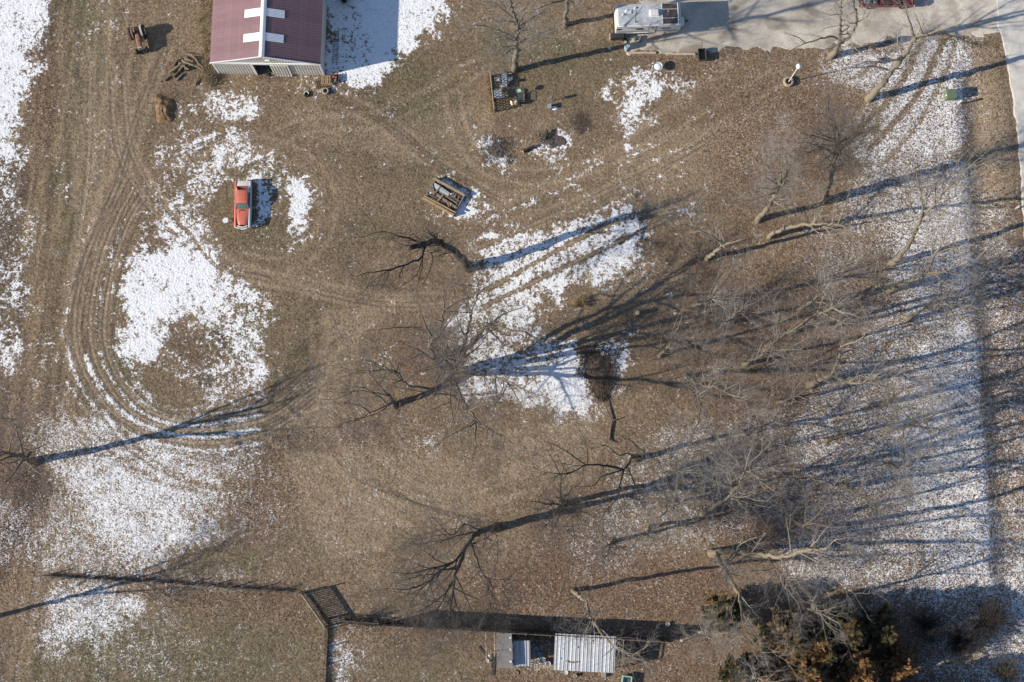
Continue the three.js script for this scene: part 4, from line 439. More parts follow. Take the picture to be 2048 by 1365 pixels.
tree('bare_tree', 'bare tree by the brushy fence throwing blue branch shadows on the snow', { base: [-74, 1250], bark: 'mid', dense: 0.5, limbs: [[0.32, [-74, 1250, 0], [-82, 1249, 3], [-88, 1248, 5]], [0.15, [-86, 1248, 4.6], [-66, 1241, 6.4], [-44, 1245, 8]], [0.14, [-88, 1249, 5], [-76, 1265, 7], [-56, 1279, 8.6]], [0.13, [-88, 1247, 5], [-80, 1225, 7], [-64, 1209, 8.8]], [0.2, [-88, 1248, 5], [-110, 1245, 8], [-140, 1241, 11]]], auto: [...fan(4, 6, 5, 30, 60, 300), ...fan(1, 5, 3.6, 30, -90, 90), ...fan(2, 4, 3.4, 25, 200, 360), ...fan(3, 4, 3.4, 30, 0, 160)] });

// ---------------------------------------------------------------- helpers for built things
function onGround(px, py) { const p = P(px, py); return V3(p.x, 0, p.z); }
function loft(rings, close = false, caps = true) {                            // rings: arrays of Vector3 with the same count
  const p = [], idx = [], n = rings[0].length, tri = (a, b, c) => p.push(a.x, a.y, a.z, b.x, b.y, b.z, c.x, c.y, c.z);
  for (let k = 0; k < rings.length - 1; k++) for (let i = 0; i < (close ? n : n - 1); i++) { const a = rings[k][i], b = rings[k][(i + 1) % n], c = rings[k + 1][i], d = rings[k + 1][(i + 1) % n]; tri(a, b, c); tri(b, d, c); }
  if (caps) for (const r of [rings[0], rings[rings.length - 1]]) { const m = r.reduce((s, v) => s.add(v), V3()).divideScalar(n); for (let i = 0; i < (close ? n : n - 1); i++) tri(m, r[i], r[(i + 1) % n]); }
  const g = new THREE.BufferGeometry(); g.setAttribute('position', new THREE.Float32BufferAttribute(p, 3)); g.setAttribute('uv', new THREE.Float32BufferAttribute(new Float32Array(p.length / 3 * 2), 2)); g.computeVertexNormals(); return g;
}
function ribbed(len, wid, pitch, h, t = 0.004) {                               // a ribbed metal sheet: ribs run along x (length), repeat along z (width); its top at y 0..h
  const prof = [], n = Math.round(wid / pitch);
  for (let k = 0; k < n; k++) { const z = k * pitch; prof.push([z, 0], [z + pitch * 0.36, 0], [z + pitch * 0.44, h], [z + pitch * 0.58, h], [z + pitch * 0.66, 0]); } prof.push([wid, 0]);
  const ring = (x) => [...prof.map(([z, y]) => V3(x, y, z)), ...prof.slice().reverse().map(([z, y]) => V3(x, y - t, z))]; return loft([ring(0), ring(len)], true, false);
}
const noiseMap = (r, g, b, amp, sx, sy, seed) => texture(256, 256, (i, j, o) => { const q = 1 + amp * (fbm(i / sx + seed, j / sy, 3) - 0.5) * 2; o[0] = toS(r * q); o[1] = toS(g * q); o[2] = toS(b * q); });
function boxUV(g, s = 1) { const p = g.attributes.position, n = g.attributes.normal, uv = new Float32Array(p.count * 2); for (let i = 0; i < p.count; i++) { const ax = Math.abs(n.getX(i)), ay = Math.abs(n.getY(i)), az = Math.abs(n.getZ(i)); const [u, v] = ay >= ax && ay >= az ? [p.getX(i), p.getZ(i)] : ax >= az ? [p.getZ(i), p.getY(i)] : [p.getX(i), p.getY(i)]; uv[2 * i] = u * s; uv[2 * i + 1] = v * s; } g.setAttribute('uv', new THREE.BufferAttribute(uv, 2)); return g; }
const woodMat = (r, g, b, seed = 1) => mat(1, 1, 1, 0.9, { map: noiseMap(r, g, b, 0.55, 40, 5, seed) });
const WOOD = { fresh: woodMat(0.36, 0.25, 0.14, 1), grey: woodMat(0.2, 0.17, 0.14, 2), brown: woodMat(0.15, 0.095, 0.06, 3), dark: woodMat(0.06, 0.048, 0.04, 4), pale: woodMat(0.46, 0.39, 0.3, 5) };
const RUBBER = mat(0.022, 0.022, 0.023, 0.9), STEEL = mat(0.34, 0.35, 0.36, 0.45, { metalness: 0.7 }), BLACK = mat(0.018, 0.018, 0.02, 0.7), WHITE = mat(0.72, 0.73, 0.72, 0.5), SNOW = mat(0.84, 0.85, 0.87, 0.95);

// ---------------------------------------------------------------- the barn
{
  const FL = onGround(437.5, 147.5), FR = onGround(648.5, 148), w = FR.distanceTo(FL), turn = Math.atan2(-(FR.z - FL.z), FR.x - FL.x) - 0.012, D = 16.4, hE = 3.62, rise = w / 2 * 0.35, sl = Math.atan(0.35), ov = 0.13, fo = 0.16;
  const b = thing('pole_barn', 'cream metal barn with dusky red roof and white roof panels', 'barn', FL, turn);
  const creamTex = noiseMap(0.72, 0.705, 0.62, 0.1, 30, 60, 8), cream = mat(1, 1, 1, 0.5, { map: creamTex }), white = mat(0.78, 0.79, 0.78, 0.45), redTex = noiseMap(0.255, 0.152, 0.158, 0.16, 22, 90, 12), red = mat(1, 1, 1, 0.42, { map: redTex });
  const inside = mat(0.2, 0.17, 0.14, 0.95);
  const wall = (len, h, name, place) => { const g = ribbed(h, len, 0.2286, 0.022); g.rotateZ(Math.PI / 2); g.rotateY(Math.PI / 2); place(g); return part(name, boxUV(g, 0.2), cream, b); };   // a sheet standing up, ribs upright, facing +z
  // front wall in pieces round the doorway; local x runs along the front, z = 0 is the front, -D the back
  const dx0 = 0.368 * w, dx1 = 0.532 * w, hd = 3.2;
  const gable = (z, holes) => {
    const s = new THREE.Shape(); s.moveTo(0, 0); if (holes) { s.lineTo(dx0, 0); s.lineTo(dx0, hd); s.lineTo(dx1, hd); s.lineTo(dx1, 0); } s.lineTo(w, 0); s.lineTo(w, hE); s.lineTo(w / 2, hE + rise); s.lineTo(0, hE); s.closePath();
    const g = new THREE.ExtrudeGeometry(s, { depth: 0.06, bevelEnabled: false }); g.translate(0, 0, z); return g;
  };
  const front = part('front_wall', [boxUV(gable(-0.06, true), 0.2)], cream, b); part('back_wall', [boxUV(gable(-D, false), 0.2)], cream, b);
  const ribs = []; for (let x = 0.15; x < w; x += 0.3) { const top = hE + rise * (1 - Math.abs(x - w / 2) / (w / 2)) - 0.04, y0 = x > dx0 - 0.03 && x < dx1 + 0.03 ? hd : 0.05; ribs.push(box(0.07, top - y0, 0.06, x, y0, 0.03)); } part('siding_ribs', ribs.map((g) => boxUV(g, 0.2)), cream, front);
  for (const [x, s] of [[0, -1], [w, 1]]) { const sw = part('side_wall', boxUV(box(0.06, hE, D - 0.13, x - s * 0.03, 0, -D / 2), 0.2), cream, b); const rs = []; for (let z = -0.2; z > -D + 0.1; z -= 0.2286) rs.push(box(0.024, hE - 0.1, 0.035, x + s * 0.014, 0.05, z)); part('siding_ribs', rs.map((g) => boxUV(g, 0.2)), cream, sw); part('corner_trim', [box(0.14, hE, 0.05, x - s * 0.05, 0, 0.045), box(0.05, hE, 0.14, x + s * 0.04, 0, -0.05)], white, b); }
  part('floor', box(w - 0.2, 0.03, D - 0.3, w / 2, 0, -D / 2), inside, b);
  part('track_cover', box(w - 0.1, 0.26, 0.12, w / 2, hE - 0.2, 0.12), white, b);
  part('door_frame', [box(0.12, hd, 0.12, dx0 - 0.02, 0, 0.06), box(dx1 - dx0, 0.12, 0.1, (dx0 + dx1) / 2, hd - 0.06, 0.06)], white, b);
  const door = part('sliding_door', [box((dx1 - dx0) * 0.98, hd - 0.12, 0.05, dx1 + (dx1 - dx0) * 0.5, 0.1, 0.17)].map((g) => boxUV(g, 0.2)), cream, b), dr = []; for (let x = dx1 + 0.1; x < dx1 + (dx1 - dx0) * 0.97; x += 0.3) dr.push(box(0.07, hd - 0.2, 0.05, x, 0.14, 0.217)); part('door_ribs', dr, cream, door); part('door_edge', [box(0.1, hd - 0.1, 0.07, dx1 + (dx1 - dx0) * 1.0, 0.08, 0.175), box((dx1 - dx0) * 0.98, 0.16, 0.07, dx1 + (dx1 - dx0) * 0.5, 0.06, 0.185)], white, door);
  
  part('gable_light', [rbox(0.5, 0.2, 0.16, 0.04, w / 2 + 0.4, hE + 0.75, 0.1)], white, b);
  // roof: sheets 0.91 m wide from eave to ridge, ribs running down the slope
  const Ls = Math.hypot(w / 2 + ov, (w / 2 + ov) * 0.35), nP = Math.ceil((D + fo * 2) / 0.914), sheetG = boxUV(ribbed(Ls, 0.914, 0.2286, 0.03), 0.3), tone = [0, 1, 2].map((k) => { const m = red.clone(); m.color.setRGB(1 - 0.05 * k, 1 - 0.05 * k, 1 - 0.045 * k); return m; });
  const lightG = boxUV(ribbed(2.2, 0.91, 0.152, 0.028), 0.3), clear = mat(0.83, 0.85, 0.86, 0.35);
  for (let s = 0; s < 2; s++) for (let k = 0; k < nP; k++) {
    const m = new THREE.Mesh(sheetG, tone[(k * 5 + s) % 3]); m.name = 'roof_panel'; shade(m); b.add(m); const zc = fo - k * 0.914;
    if (!s) { m.rotation.set(0, 0, sl); m.position.set(-ov, hE - ov * 0.35 + 0.06, zc - 0.914); } else { m.rotation.set(0, Math.PI, 0); const e = new THREE.Euler(0, Math.PI, 0); m.quaternion.setFromEuler(e).multiply(new THREE.Quaternion().setFromAxisAngle(V3(0, 0, 1), sl)); m.position.set(w + ov, hE - ov * 0.35 + 0.06, zc); }
    if (k === 2 || k === 5 || k === 8 || k === 11 || k === 14) { const q = new THREE.Mesh(lightG, clear); q.name = 'roof_skylight'; shade(q); b.add(q); q.quaternion.copy(m.quaternion); const off = V3(Ls - 2.26, 0.036, 0.0).applyQuaternion(m.quaternion); q.position.copy(m.position).add(off); q.userData.label = 'white translucent roof sheet'; }
  }
  const yR = hE + rise + 0.1, capR = (z) => [V3(w / 2 - 0.3, yR - 0.075, z), V3(w / 2 - 0.05, yR + 0.02, z), V3(w / 2 + 0.05, yR + 0.02, z), V3(w / 2 + 0.3, yR - 0.075, z), V3(w / 2, yR - 0.06, z)]; part('ridge_cap', loft([capR(fo + 0.02), capR(fo - nP * 0.914)], true), white, b);
  for (const s of [-1, 1]) { const a = V3(w / 2, yR - 0.02, fo + 0.03), c = V3(s < 0 ? -ov : w + ov, hE - ov * 0.35 + 0.08, fo + 0.03); part('rake_trim', bar(a, c, 0.07, 0.2), white, b); part('soffit', bar(V3(s < 0 ? -ov * 0.5 : w + ov * 0.5, hE - 0.06, 0), V3(s < 0 ? -ov * 0.5 : w + ov * 0.5, hE - 0.06, -D), ov, 0.04), white, b); }
}
function sproutBush(name, label, x, y, h, r, n, cols, m0, seed, thick = 1) {   // a bush: stems and small leaf sprays
  const f = rng(seed), root = thing(name, label, 'shrub', onGround(x, y)), s = new Soup(), cards = [];
  for (let k = 0; k < n; k++) { const a = f() * 6.28, e = rr(0.5, 1.4, f), w = walk(V3(rr(-0.1, 0.1, f) * r, 0, rr(-0.1, 0.1, f) * r), V3(Math.cos(a) * Math.cos(e) * r / h, Math.sin(e), Math.sin(a) * Math.cos(e) * r / h).normalize(), rr(0.6, 1.05, f) * Math.hypot(h, r * 0.6), 0.014 * thick, f, 5, 0.25, 0.02); s.tube(w.pts, w.rad, 3); for (let q = 0; q < 7; q++) { const o = offshoot(w, rr(0.25, 1, f), f, 1, 0.1), v = walk(o.p, o.d, rr(0.15, 0.4, f) * h, 0.006 * thick, f, 3, 0.3, 0.02); s.tube(v.pts, v.rad, 3); } }
  part('stems', s.geo(), m0, root); return root;
}
sproutBush('shrub', 'small green shrub growing in the open barn doorway', 541, 152, 0.9, 0.45, 26, 0, mat(0.05, 0.085, 0.03, 0.9), 4, 2.2);
sproutBush('shrub', 'dark leafless shrub against the shaded barn wall', 688, 4, 2.2, 1.4, 60, 0, mat(0.05, 0.04, 0.035, 0.9), 9, 1.6);
sproutBush('shrub', 'dry pale weeds at the foot of the dead black tree', 941, 540, 1.6, 1.1, 50, 0, mat(0.17, 0.15, 0.12, 0.9), 14, 0.9);
{ // ladder on the snow beside the barn
  const a = onGround(669, 128), c = onGround(674, 60), L = a.distanceTo(c), t = thing('ladder', 'long ladder lying on the snow in the barn shadow', 'ladder', V3(a.x, 0.02, a.z), Math.atan2(-(c.z - a.z), c.x - a.x)), m = mat(0.22, 0.2, 0.17, 0.6);
  for (const s of [-1, 1]) part('rail', box(L, 0.08, 0.04, L / 2, 0, s * 0.22), m, t); for (let k = 0; k < 13; k++) part('rung', rod(V3(0.2 + k * (L - 0.4) / 12, 0.045, -0.22), V3(0.2 + k * (L - 0.4) / 12, 0.045, 0.22), 0.018, 6), m, t);
}

// ---------------------------------------------------------------- vehicles
function wheel(parent, x, y, z, r, w, rimMat, name = 'wheel', lugs = 0, ry = 0) {
  const g = new THREE.Group(); g.name = name; g.position.set(x, y, z); g.rotation.y = ry; parent.add(g);
  const prof = [[r * 0.62, -w * 0.4], [r * 0.8, -w * 0.5], [r * 0.95, -w * 0.42], [r, -w * 0.2], [r, w * 0.2], [r * 0.95, w * 0.42], [r * 0.8, w * 0.5], [r * 0.62, w * 0.4], [r * 0.62, -w * 0.4]].map(([a, b]) => new THREE.Vector2(a, b));
  const ty = new THREE.LatheGeometry(prof, 28); ty.rotateZ(Math.PI / 2); const list = [ty];
  for (let k = 0; k < lugs; k++) { const a = k / lugs * 6.283, q = new THREE.BoxGeometry(w * 0.5, r * 0.07, r * 0.1); q.rotateY(k % 2 ? 0.5 : -0.5); q.translate(k % 2 ? w * 0.22 : -w * 0.22, r * 1.01, 0); q.rotateX(a); list.push(q); }
  part('tyre', list, RUBBER, g); const rm = new THREE.LatheGeometry([[0.02, -w * 0.12], [r * 0.3, -w * 0.16], [r * 0.5, -w * 0.05], [r * 0.63, -w * 0.36], [r * 0.63, w * 0.36], [r * 0.5, w * 0.05], [r * 0.3, w * 0.16], [0.02, w * 0.12]].map(([a, b]) => new THREE.Vector2(a, b)), 20); rm.rotateZ(Math.PI / 2); part('rim', rm, rimMat, g); return g;
}
{ // the orange coupe; its nose points to +z
  const c = thing('vintage_coupe', 'faded orange vintage coupe with pale rear deck and missing rear window', 'car', onGround(488.5, 413), 0.012);
  const orange = mat(1, 1, 1, 0.42, { map: noiseMap(0.56, 0.15, 0.1, 0.22, 60, 60, 31) }), pale = mat(0.5, 0.53, 0.55, 0.5), deckM = mat(0.62, 0.6, 0.57, 0.55), chrome = mat(0.75, 0.75, 0.75, 0.3, { metalness: 0.6 }), glass = mat(0.1, 0.16, 0.15, 0.08), dark = mat(0.03, 0.022, 0.02, 0.8), shelf = mat(0.3, 0.075, 0.05, 0.7);
  const sec = (z, w, sill, belt, top, inset = 0.8) => [V3(-w * 0.9, sill, z), V3(-w, sill + 0.16, z), V3(-w * 1.01, (sill + belt) / 2 + 0.04, z), V3(-w * 0.965, belt - 0.05, z), V3(-w * 0.9, belt, z), V3(-w * inset * 0.72, top, z), V3(-w * 0.3, top + 0.012, z), V3(w * 0.3, top + 0.012, z), V3(w * inset * 0.72, top, z), V3(w * 0.9, belt, z), V3(w * 0.965, belt - 0.05, z), V3(w * 1.01, (sill + belt) / 2 + 0.04, z), V3(w, sill + 0.16, z), V3(w * 0.9, sill, z)];
  // tub: everything under the belt line, open over the cabin
  const zs = [[-2.58, 0.78, 0.42, 0.84], [-2.35, 0.86, 0.32, 0.9], [-1.7, 0.9, 0.27, 0.92], [-0.9, 0.9, 0.26, 0.92], [0, 0.9, 0.26, 0.93], [0.6, 0.91, 0.26, 0.95], [1.4, 0.9, 0.28, 0.93], [2.1, 0.87, 0.32, 0.89], [2.42, 0.82, 0.4, 0.84]];
  const side = (s) => loft(zs.map(([z, w, si, be]) => [V3(s * w * 0.88, si, z), V3(s * w, si + 0.16, z), V3(s * w * 1.015, (si + be) / 2 + 0.05, z), V3(s * w * 0.975, be - 0.05, z), V3(s * w * 0.9, be, z), V3(s * w * 0.76, be - 0.015, z)]), false, false);
  part('left_body_side', side(-1), orange, c); part('right_body_side', side(1), pale, c, 'pale grey white right flank');
  part('underbody', box(1.5, 0.2, 4.7, 0, 0.24, -0.05), dark, c);
  const deck = (zz, m, name, label) => part(name, loft(zz.map(([z, w, y, dy]) => [V3(-w, y, z), V3(-w * 0.6, y + dy, z), V3(-w * 0.2, y + dy * 1.25, z), V3(w * 0.2, y + dy * 1.25, z), V3(w * 0.6, y + dy, z), V3(w, y, z)]), false, true), m, c, label);
  deck([[0.52, 0.7, 0.95, 0.02], [0.8, 0.68, 0.95, 0.035], [1.4, 0.62, 0.93, 0.06], [1.9, 0.54, 0.9, 0.07], [2.28, 0.44, 0.85, 0.06]], orange, 'hood');
  part('hood_scoop', rbox(0.5, 0.03, 0.1, 0.012, 0, 1.0, 0.68), dark, c); part('hood_ridge', [bar(V3(-0.36, 0.99, 0.75), V3(-0.24, 0.92, 2.24), 0.05, 0.04), bar(V3(0.36, 0.99, 0.75), V3(0.24, 0.92, 2.24), 0.05, 0.04)], orange, c);
  for (const s of [-1, 1]) { const m = s < 0 ? orange : pale; part('front_fender', loft([[0.5, 0.1, 0.95], [1.0, 0.12, 0.965], [1.7, 0.14, 0.955], [2.2, 0.14, 0.93], [2.46, 0.12, 0.86]].map(([z, hw, y]) => [V3(s * (0.76 - hw), y - 0.1, z), V3(s * (0.76 - hw * 0.6), y, z), V3(s * (0.76 + hw * 0.3), y, z), V3(s * 0.9, y - 0.08, z), V3(s * 0.92, 0.7, z)])), m, c); part('rear_fender', loft([[-1.3, 0.08, 0.94], [-1.8, 0.1, 0.97], [-2.3, 0.1, 1.0], [-2.6, 0.07, 0.98]].map(([z, hw, y]) => [V3(s * (0.76 - hw), y - 0.1, z), V3(s * (0.78 - hw * 0.5), y, z), V3(s * (0.8 + hw * 0.2), y, z), V3(s * 0.9, y - 0.1, z), V3(s * 0.9, 0.7, z)])), m, c); }
  deck([[-2.6, 0.66, 0.9, 0.02], [-2.3, 0.7, 0.93, 0.035], [-2.02, 0.7, 0.94, 0.03]], deckM, 'trunk_lid', 'pale unpainted trunk lid');
  part('parcel_shelf', rbox(1.3, 0.05, 0.42, 0.02, 0, 0.86, -1.76), shelf, c, 'red shelf with two round holes'); for (const s of [-1, 1]) part('speaker_hole', cyl(0.075, 0.075, 0.012, 14, s * 0.42, 0.912, -1.74), dark, c); part('shelf_edge', box(1.34, 0.06, 0.05, 0, 0.9, -2.0), shelf, c);
  part('cabin_floor', box(1.5, 0.04, 2.2, 0, 0.4, -0.6), dark, c); part('seat', [rbox(1.3, 0.28, 0.55, 0.08, 0, 0.44, -0.2), rbox(1.3, 0.5, 0.18, 0.07, 0, 0.5, -0.5), rbox(1.25, 0.3, 0.5, 0.08, 0, 0.44, -1.15)], shelf, c);
  part('roof', loft([[-1.5, 0.5, 1.3, 0.02], [-1.3, 0.56, 1.36, 0.04], [-0.8, 0.585, 1.4, 0.055], [-0.3, 0.575, 1.39, 0.05], [0.02, 0.55, 1.35, 0.035]].map(([z, w, y, dy]) => [V3(-w - 0.03, y - 0.07, z), V3(-w, y, z), V3(-w * 0.55, y + dy, z), V3(0, y + dy * 1.25, z), V3(w * 0.55, y + dy, z), V3(w, y, z), V3(w + 0.03, y - 0.07, z)]), false, true), orange, c);
  for (const s of [-1, 1]) { part('rear_pillar', loft([[V3(s * 0.52, 1.3, -1.5), V3(s * 0.6, 1.3, -1.1), V3(s * 0.56, 1.29, -1.1), V3(s * 0.48, 1.28, -1.48)], [V3(s * 0.72, 0.93, -2.02), V3(s * 0.8, 0.93, -1.4), V3(s * 0.74, 0.93, -1.4), V3(s * 0.66, 0.92, -2.0)]], true), s < 0 ? orange : pale, c); part('windshield_pillar', bar(V3(s * 0.56, 1.34, 0.0), V3(s * 0.71, 0.94, 0.52), 0.05, 0.05), orange, c); part('side_window', loft([[V3(s * 0.585, 1.32, -1.1), V3(s * 0.575, 1.32, 0)], [V3(s * 0.79, 0.94, -1.4), V3(s * 0.77, 0.94, 0.48)]], false, false), glass, c); }
  part('windshield', loft([[-0.52, -0.26, 0, 0.26, 0.52].map((x) => V3(x, 1.345, 0.03 + 0.03 * (1 - x * x * 3.4))), [-0.68, -0.34, 0, 0.34, 0.68].map((x) => V3(x, 0.95, 0.46 + 0.13 * (1 - x * x * 2.1)))], false, false), glass, c); part('windshield_trim', [bar(V3(-0.55, 1.36, 0.03), V3(0.55, 1.36, 0.03), 0.04, 0.03), bar(V3(-0.68, 0.95, 0.5), V3(0, 0.955, 0.61), 0.035, 0.02), bar(V3(0, 0.955, 0.61), V3(0.68, 0.95, 0.5), 0.035, 0.02)], dark, c);
  part('grille', [rbox(0.9, 0.3, 0.12, 0.04, 0, 0.5, 2.38)], dark, c); part('front_bumper', [bar(V3(-0.9, 0.5, 2.42), V3(0, 0.5, 2.66), 0.12, 0.14), bar(V3(0, 0.5, 2.66), V3(0.9, 0.5, 2.42), 0.12, 0.14), bar(V3(-0.55, 0.84, 2.36), V3(0, 0.86, 2.54), 0.1, 0.08), bar(V3(0, 0.86, 2.54), V3(0.55, 0.84, 2.36), 0.1, 0.08), box(0.07, 0.3, 0.08, -0.4, 0.46, 2.58), box(0.07, 0.3, 0.08, 0.4, 0.46, 2.58)], WHITE, c, 'white V shaped front bumper'); part('rear_bumper', [rbox(1.74, 0.13, 0.12, 0.05, 0, 0.48, -2.64)], chrome, c);
  for (const s of [-1, 1]) { const h = part('headlight', new THREE.SphereGeometry(0.1, 14, 8).scale(1, 1, 0.5).translate(s * 0.72, 0.74, 2.46), mat(0.7, 0.7, 0.68, 0.15), c); part('headlight_ring', new THREE.TorusGeometry(0.1, 0.018, 6, 18).translate(s * 0.72, 0.74, 2.48), chrome, h); part('tail_light', rbox(0.1, 0.16, 0.05, 0.02, s * 0.76, 0.72, -2.6), mat(0.3, 0.02, 0.02, 0.3), c); for (const z of [-1.45, 1.6]) wheel(c, s * 0.76, 0.33, z, 0.33, 0.19, chrome); }
}
{ // old tractor, nose to +z
  const t = thing('farm_tractor', 'rusty old farm tractor with tall rear wheels parked on the grass', 'tractor', onGround(281, 84), 0.235), rust = mat(1, 1, 1, 0.65, { map: noiseMap(0.26, 0.12, 0.08, 0.5, 30, 30, 41) }), iron = mat(0.07, 0.055, 0.05, 0.8), rim = mat(0.5, 0.43, 0.38, 0.6), silver = mat(0.4, 0.4, 0.4, 0.4);
  wheel(t, -0.72, 0.68, -0.85, 0.68, 0.34, iron, 'rear_wheel', 22); wheel(t, 0.72, 0.68, -0.85, 0.68, 0.34, rim, 'rear_wheel', 22); wheel(t, -0.56, 0.32, 1.15, 0.32, 0.2, iron, 'front_wheel'); wheel(t, 0.56, 0.32, 1.15, 0.32, 0.2, iron, 'front_wheel');
  const ring = (z, w, y0, y1) => [V3(-w, y0, z), V3(-w, y1 - 0.1, z), V3(-w * 0.6, y1, z), V3(w * 0.6, y1, z), V3(w, y1 - 0.1, z), V3(w, y0, z)]; part('hood', loft([ring(-0.45, 0.24, 0.75, 1.24), ring(0.3, 0.24, 0.74, 1.22), ring(0.95, 0.22, 0.74, 1.18), ring(1.12, 0.19, 0.76, 1.1)], true), rust, t);
  part('radiator', rbox(0.46, 0.6, 0.16, 0.05, 0, 0.58, 1.12), silver, t, 'grey radiator nose'); part('engine', box(0.36, 0.4, 1.3, 0, 0.4, 0.35), iron, t); part('transmission', rbox(0.5, 0.5, 0.9, 0.1, 0, 0.42, -0.75), iron, t); part('rear_axle', rod(V3(-0.72, 0.68, -0.85), V3(0.72, 0.68, -0.85), 0.1, 10), iron, t); part('front_axle', rod(V3(-0.5, 0.36, 1.12), V3(0.5, 0.36, 1.12), 0.05, 8), iron, t);
  for (const s of [-1, 1]) { const a = []; for (let k = 0; k <= 8; k++) { const th = 0.35 + k / 8 * 2.2; a.push([V3(s * 0.42, 0.68 + Math.sin(th) * 0.76, -0.85 + Math.cos(th) * 0.76), V3(s * 0.6, 0.68 + Math.sin(th) * 0.76, -0.85 + Math.cos(th) * 0.76)]); } part('fender', loft(a, false, false), s > 0 ? mat(0.55, 0.48, 0.44, 0.6) : rust, t); }
  const st = part('steering_wheel', new THREE.TorusGeometry(0.2, 0.018, 6, 22).rotateX(-1.1).translate(0, 1.32, -0.62), iron, t); part('steering_column', rod(V3(0, 1.0, -0.35), V3(0, 1.32, -0.62), 0.02, 6), iron, st); part('seat', [rbox(0.42, 0.08, 0.36, 0.035, 0, 0.98, -1.1), rbox(0.42, 0.2, 0.06, 0.025, 0, 1.02, -1.27)], iron, t); part('exhaust_pipe', rod(V3(0.16, 1.1, 0.5), V3(0.16, 1.75, 0.5), 0.028, 8), iron, t); part('air_filter', cyl(0.09, 0.09, 0.3, 12, -0.3, 0.8, 0.3), iron, t); part('toolbox', rbox(0.3, 0.22, 0.5, 0.03, 0.4, 0.62, 0.1), mat(0.35, 0.24, 0.13, 0.8), t, 'tan box strapped beside the engine');
}
{ // travel trailer: local x along its length from the left end, -z away from the viewer
  const A = P(1230, 68.5, 0.5), turn = 0.036, L = 7.15, Wd = 2.5, t = thing('travel_trailer', 'white travel trailer with dark panels on one end of its roof', 'trailer', V3(A.x, 0.05, A.z), turn);
  const skin = mat(1, 1, 1, 0.4, { map: noiseMap(0.62, 0.62, 0.6, 0.1, 60, 30, 51) }), roofM = mat(1, 1, 1, 0.6, { map: noiseMap(0.46, 0.475, 0.485, 0.3, 30, 30, 52) }), dark = mat(0.03, 0.03, 0.034, 0.3), stripe = mat(0.05, 0.05, 0.06, 0.5), panelM = mat(1, 1, 1, 0.55, { map: noiseMap(0.065, 0.055, 0.05, 0.6, 20, 20, 53) });
  const side = new THREE.Shape(); [[0.1, 0.45], [L - 0.35, 0.45], [L - 0.02, 0.95], [L - 0.04, 2.3], [L - 0.2, 2.56], [L - 0.45, 2.62], [0.35, 2.62], [0.08, 2.5], [0, 2.2], [0, 0.6]].forEach(([x, y], k) => (k ? side.lineTo(x, y) : side.moveTo(x, y)));
  const body = new THREE.ExtrudeGeometry(side, { depth: Wd - 0.12, bevelEnabled: true, bevelSize: 0.06, bevelThickness: 0.06, bevelSegments: 2, bevelOffset: -0.06 }); body.translate(0, 0, -Wd + 0.06); part('body', boxUV(body, 0.2), skin, t);
  part('roof', boxUV(rbox(L - 0.5, 0.05, Wd - 0.12, 0.02, L / 2 - 0.02, 2.61, -Wd / 2), 0.3), roofM, t);
  for (let k = 0; k < 3; k++) part('roof_panel', boxUV(rbox(1.62, 0.05, [0.62, 0.98, 0.62][k], 0.015, L - 1.28, 2.665, [-2.08, -1.24, -0.42][k]), 0.3), panelM, t, 'dark roof panel'); part('panel_frame', [box(0.06, 0.07, Wd - 0.16, L - 2.13, 2.662, -Wd / 2), box(0.1, 0.09, Wd - 0.12, L - 0.4, 2.662, -Wd / 2), box(1.66, 0.06, 0.04, L - 1.28, 2.665, -1.75), box(1.66, 0.06, 0.04, L - 1.28, 2.665, -0.73)], WHITE, t);
  const ac = part('air_conditioner', rbox(0.95, 0.3, 0.72, 0.08, 4.15, 2.66, -1.35), mat(0.66, 0.66, 0.64, 0.5), t); part('air_conditioner_base', box(1.1, 0.04, 0.86, 4.18, 2.662, -1.35), WHITE, ac); for (const [x, z, r] of [[1.15, -1.7, 0.18], [0.75, -1.3, 0.1], [2.1, -2.0, 0.11], [5.7, -1.5, 0.06]]) part('roof_vent', cyl(r, r * 0.75, 0.16, 12, x, 2.65, z), WHITE, t); part('roof_hatch', rbox(0.4, 0.09, 0.4, 0.03, 1.5, 2.655, -1.6), WHITE, t); part('antenna', [rod(V3(2.05, 2.66, -0.45), V3(2.12, 2.74, -1.75), 0.018, 6), cyl(0.1, 0.06, 0.1, 10, 2.05, 2.66, -0.42)], STEEL, t);
  const win = (x, y, w, h) => { const f = part('window', rbox(w, h, 0.04, 0.015, x, y, 0.0), mat(0.16, 0.15, 0.14, 0.4), t); part('pane', box(w - 0.1, h - 0.1, 0.02, x, y + 0.05, 0.022), dark, f); }; win(2.6, 1.5, 0.75, 0.45); win(5.5, 1.55, 1.0, 0.34); win(0.35, 1.55, 0.5, 0.4);
  const d = part('door', rbox(0.72, 1.82, 0.05, 0.02, 4.0, 0.6, 0.0), skin, t); part('door_seal', [box(0.04, 1.86, 0.03, 3.62, 0.58, 0.012), box(0.04, 1.86, 0.03, 4.38, 0.58, 0.012), box(0.76, 0.04, 0.03, 4.0, 2.42, 0.012)], stripe, d); part('door_window', box(0.36, 0.4, 0.02, 4.0, 1.75, 0.026), mat(0.2, 0.17, 0.15, 0.3), d); part('door_handle', box(0.05, 0.12, 0.05, 4.28, 1.35, 0.04), stripe, d);
  part('side_stripe', [box(3.3, 0.07, 0.02, 1.9, 1.05, 0.004), box(2.55, 0.06, 0.02, 5.7, 1.05, 0.004), box(3.3, 0.035, 0.02, 1.9, 0.92, 0.004), box(2.4, 0.035, 0.02, 5.7, 0.92, 0.004)], stripe, t); part('rain_gutter', box(L - 0.6, 0.05, 0.05, L / 2, 2.5, 0.02), WHITE, t); part('bumper', box(0.12, 0.14, 2.3, -0.1, 0.45, -Wd / 2), dark, t);
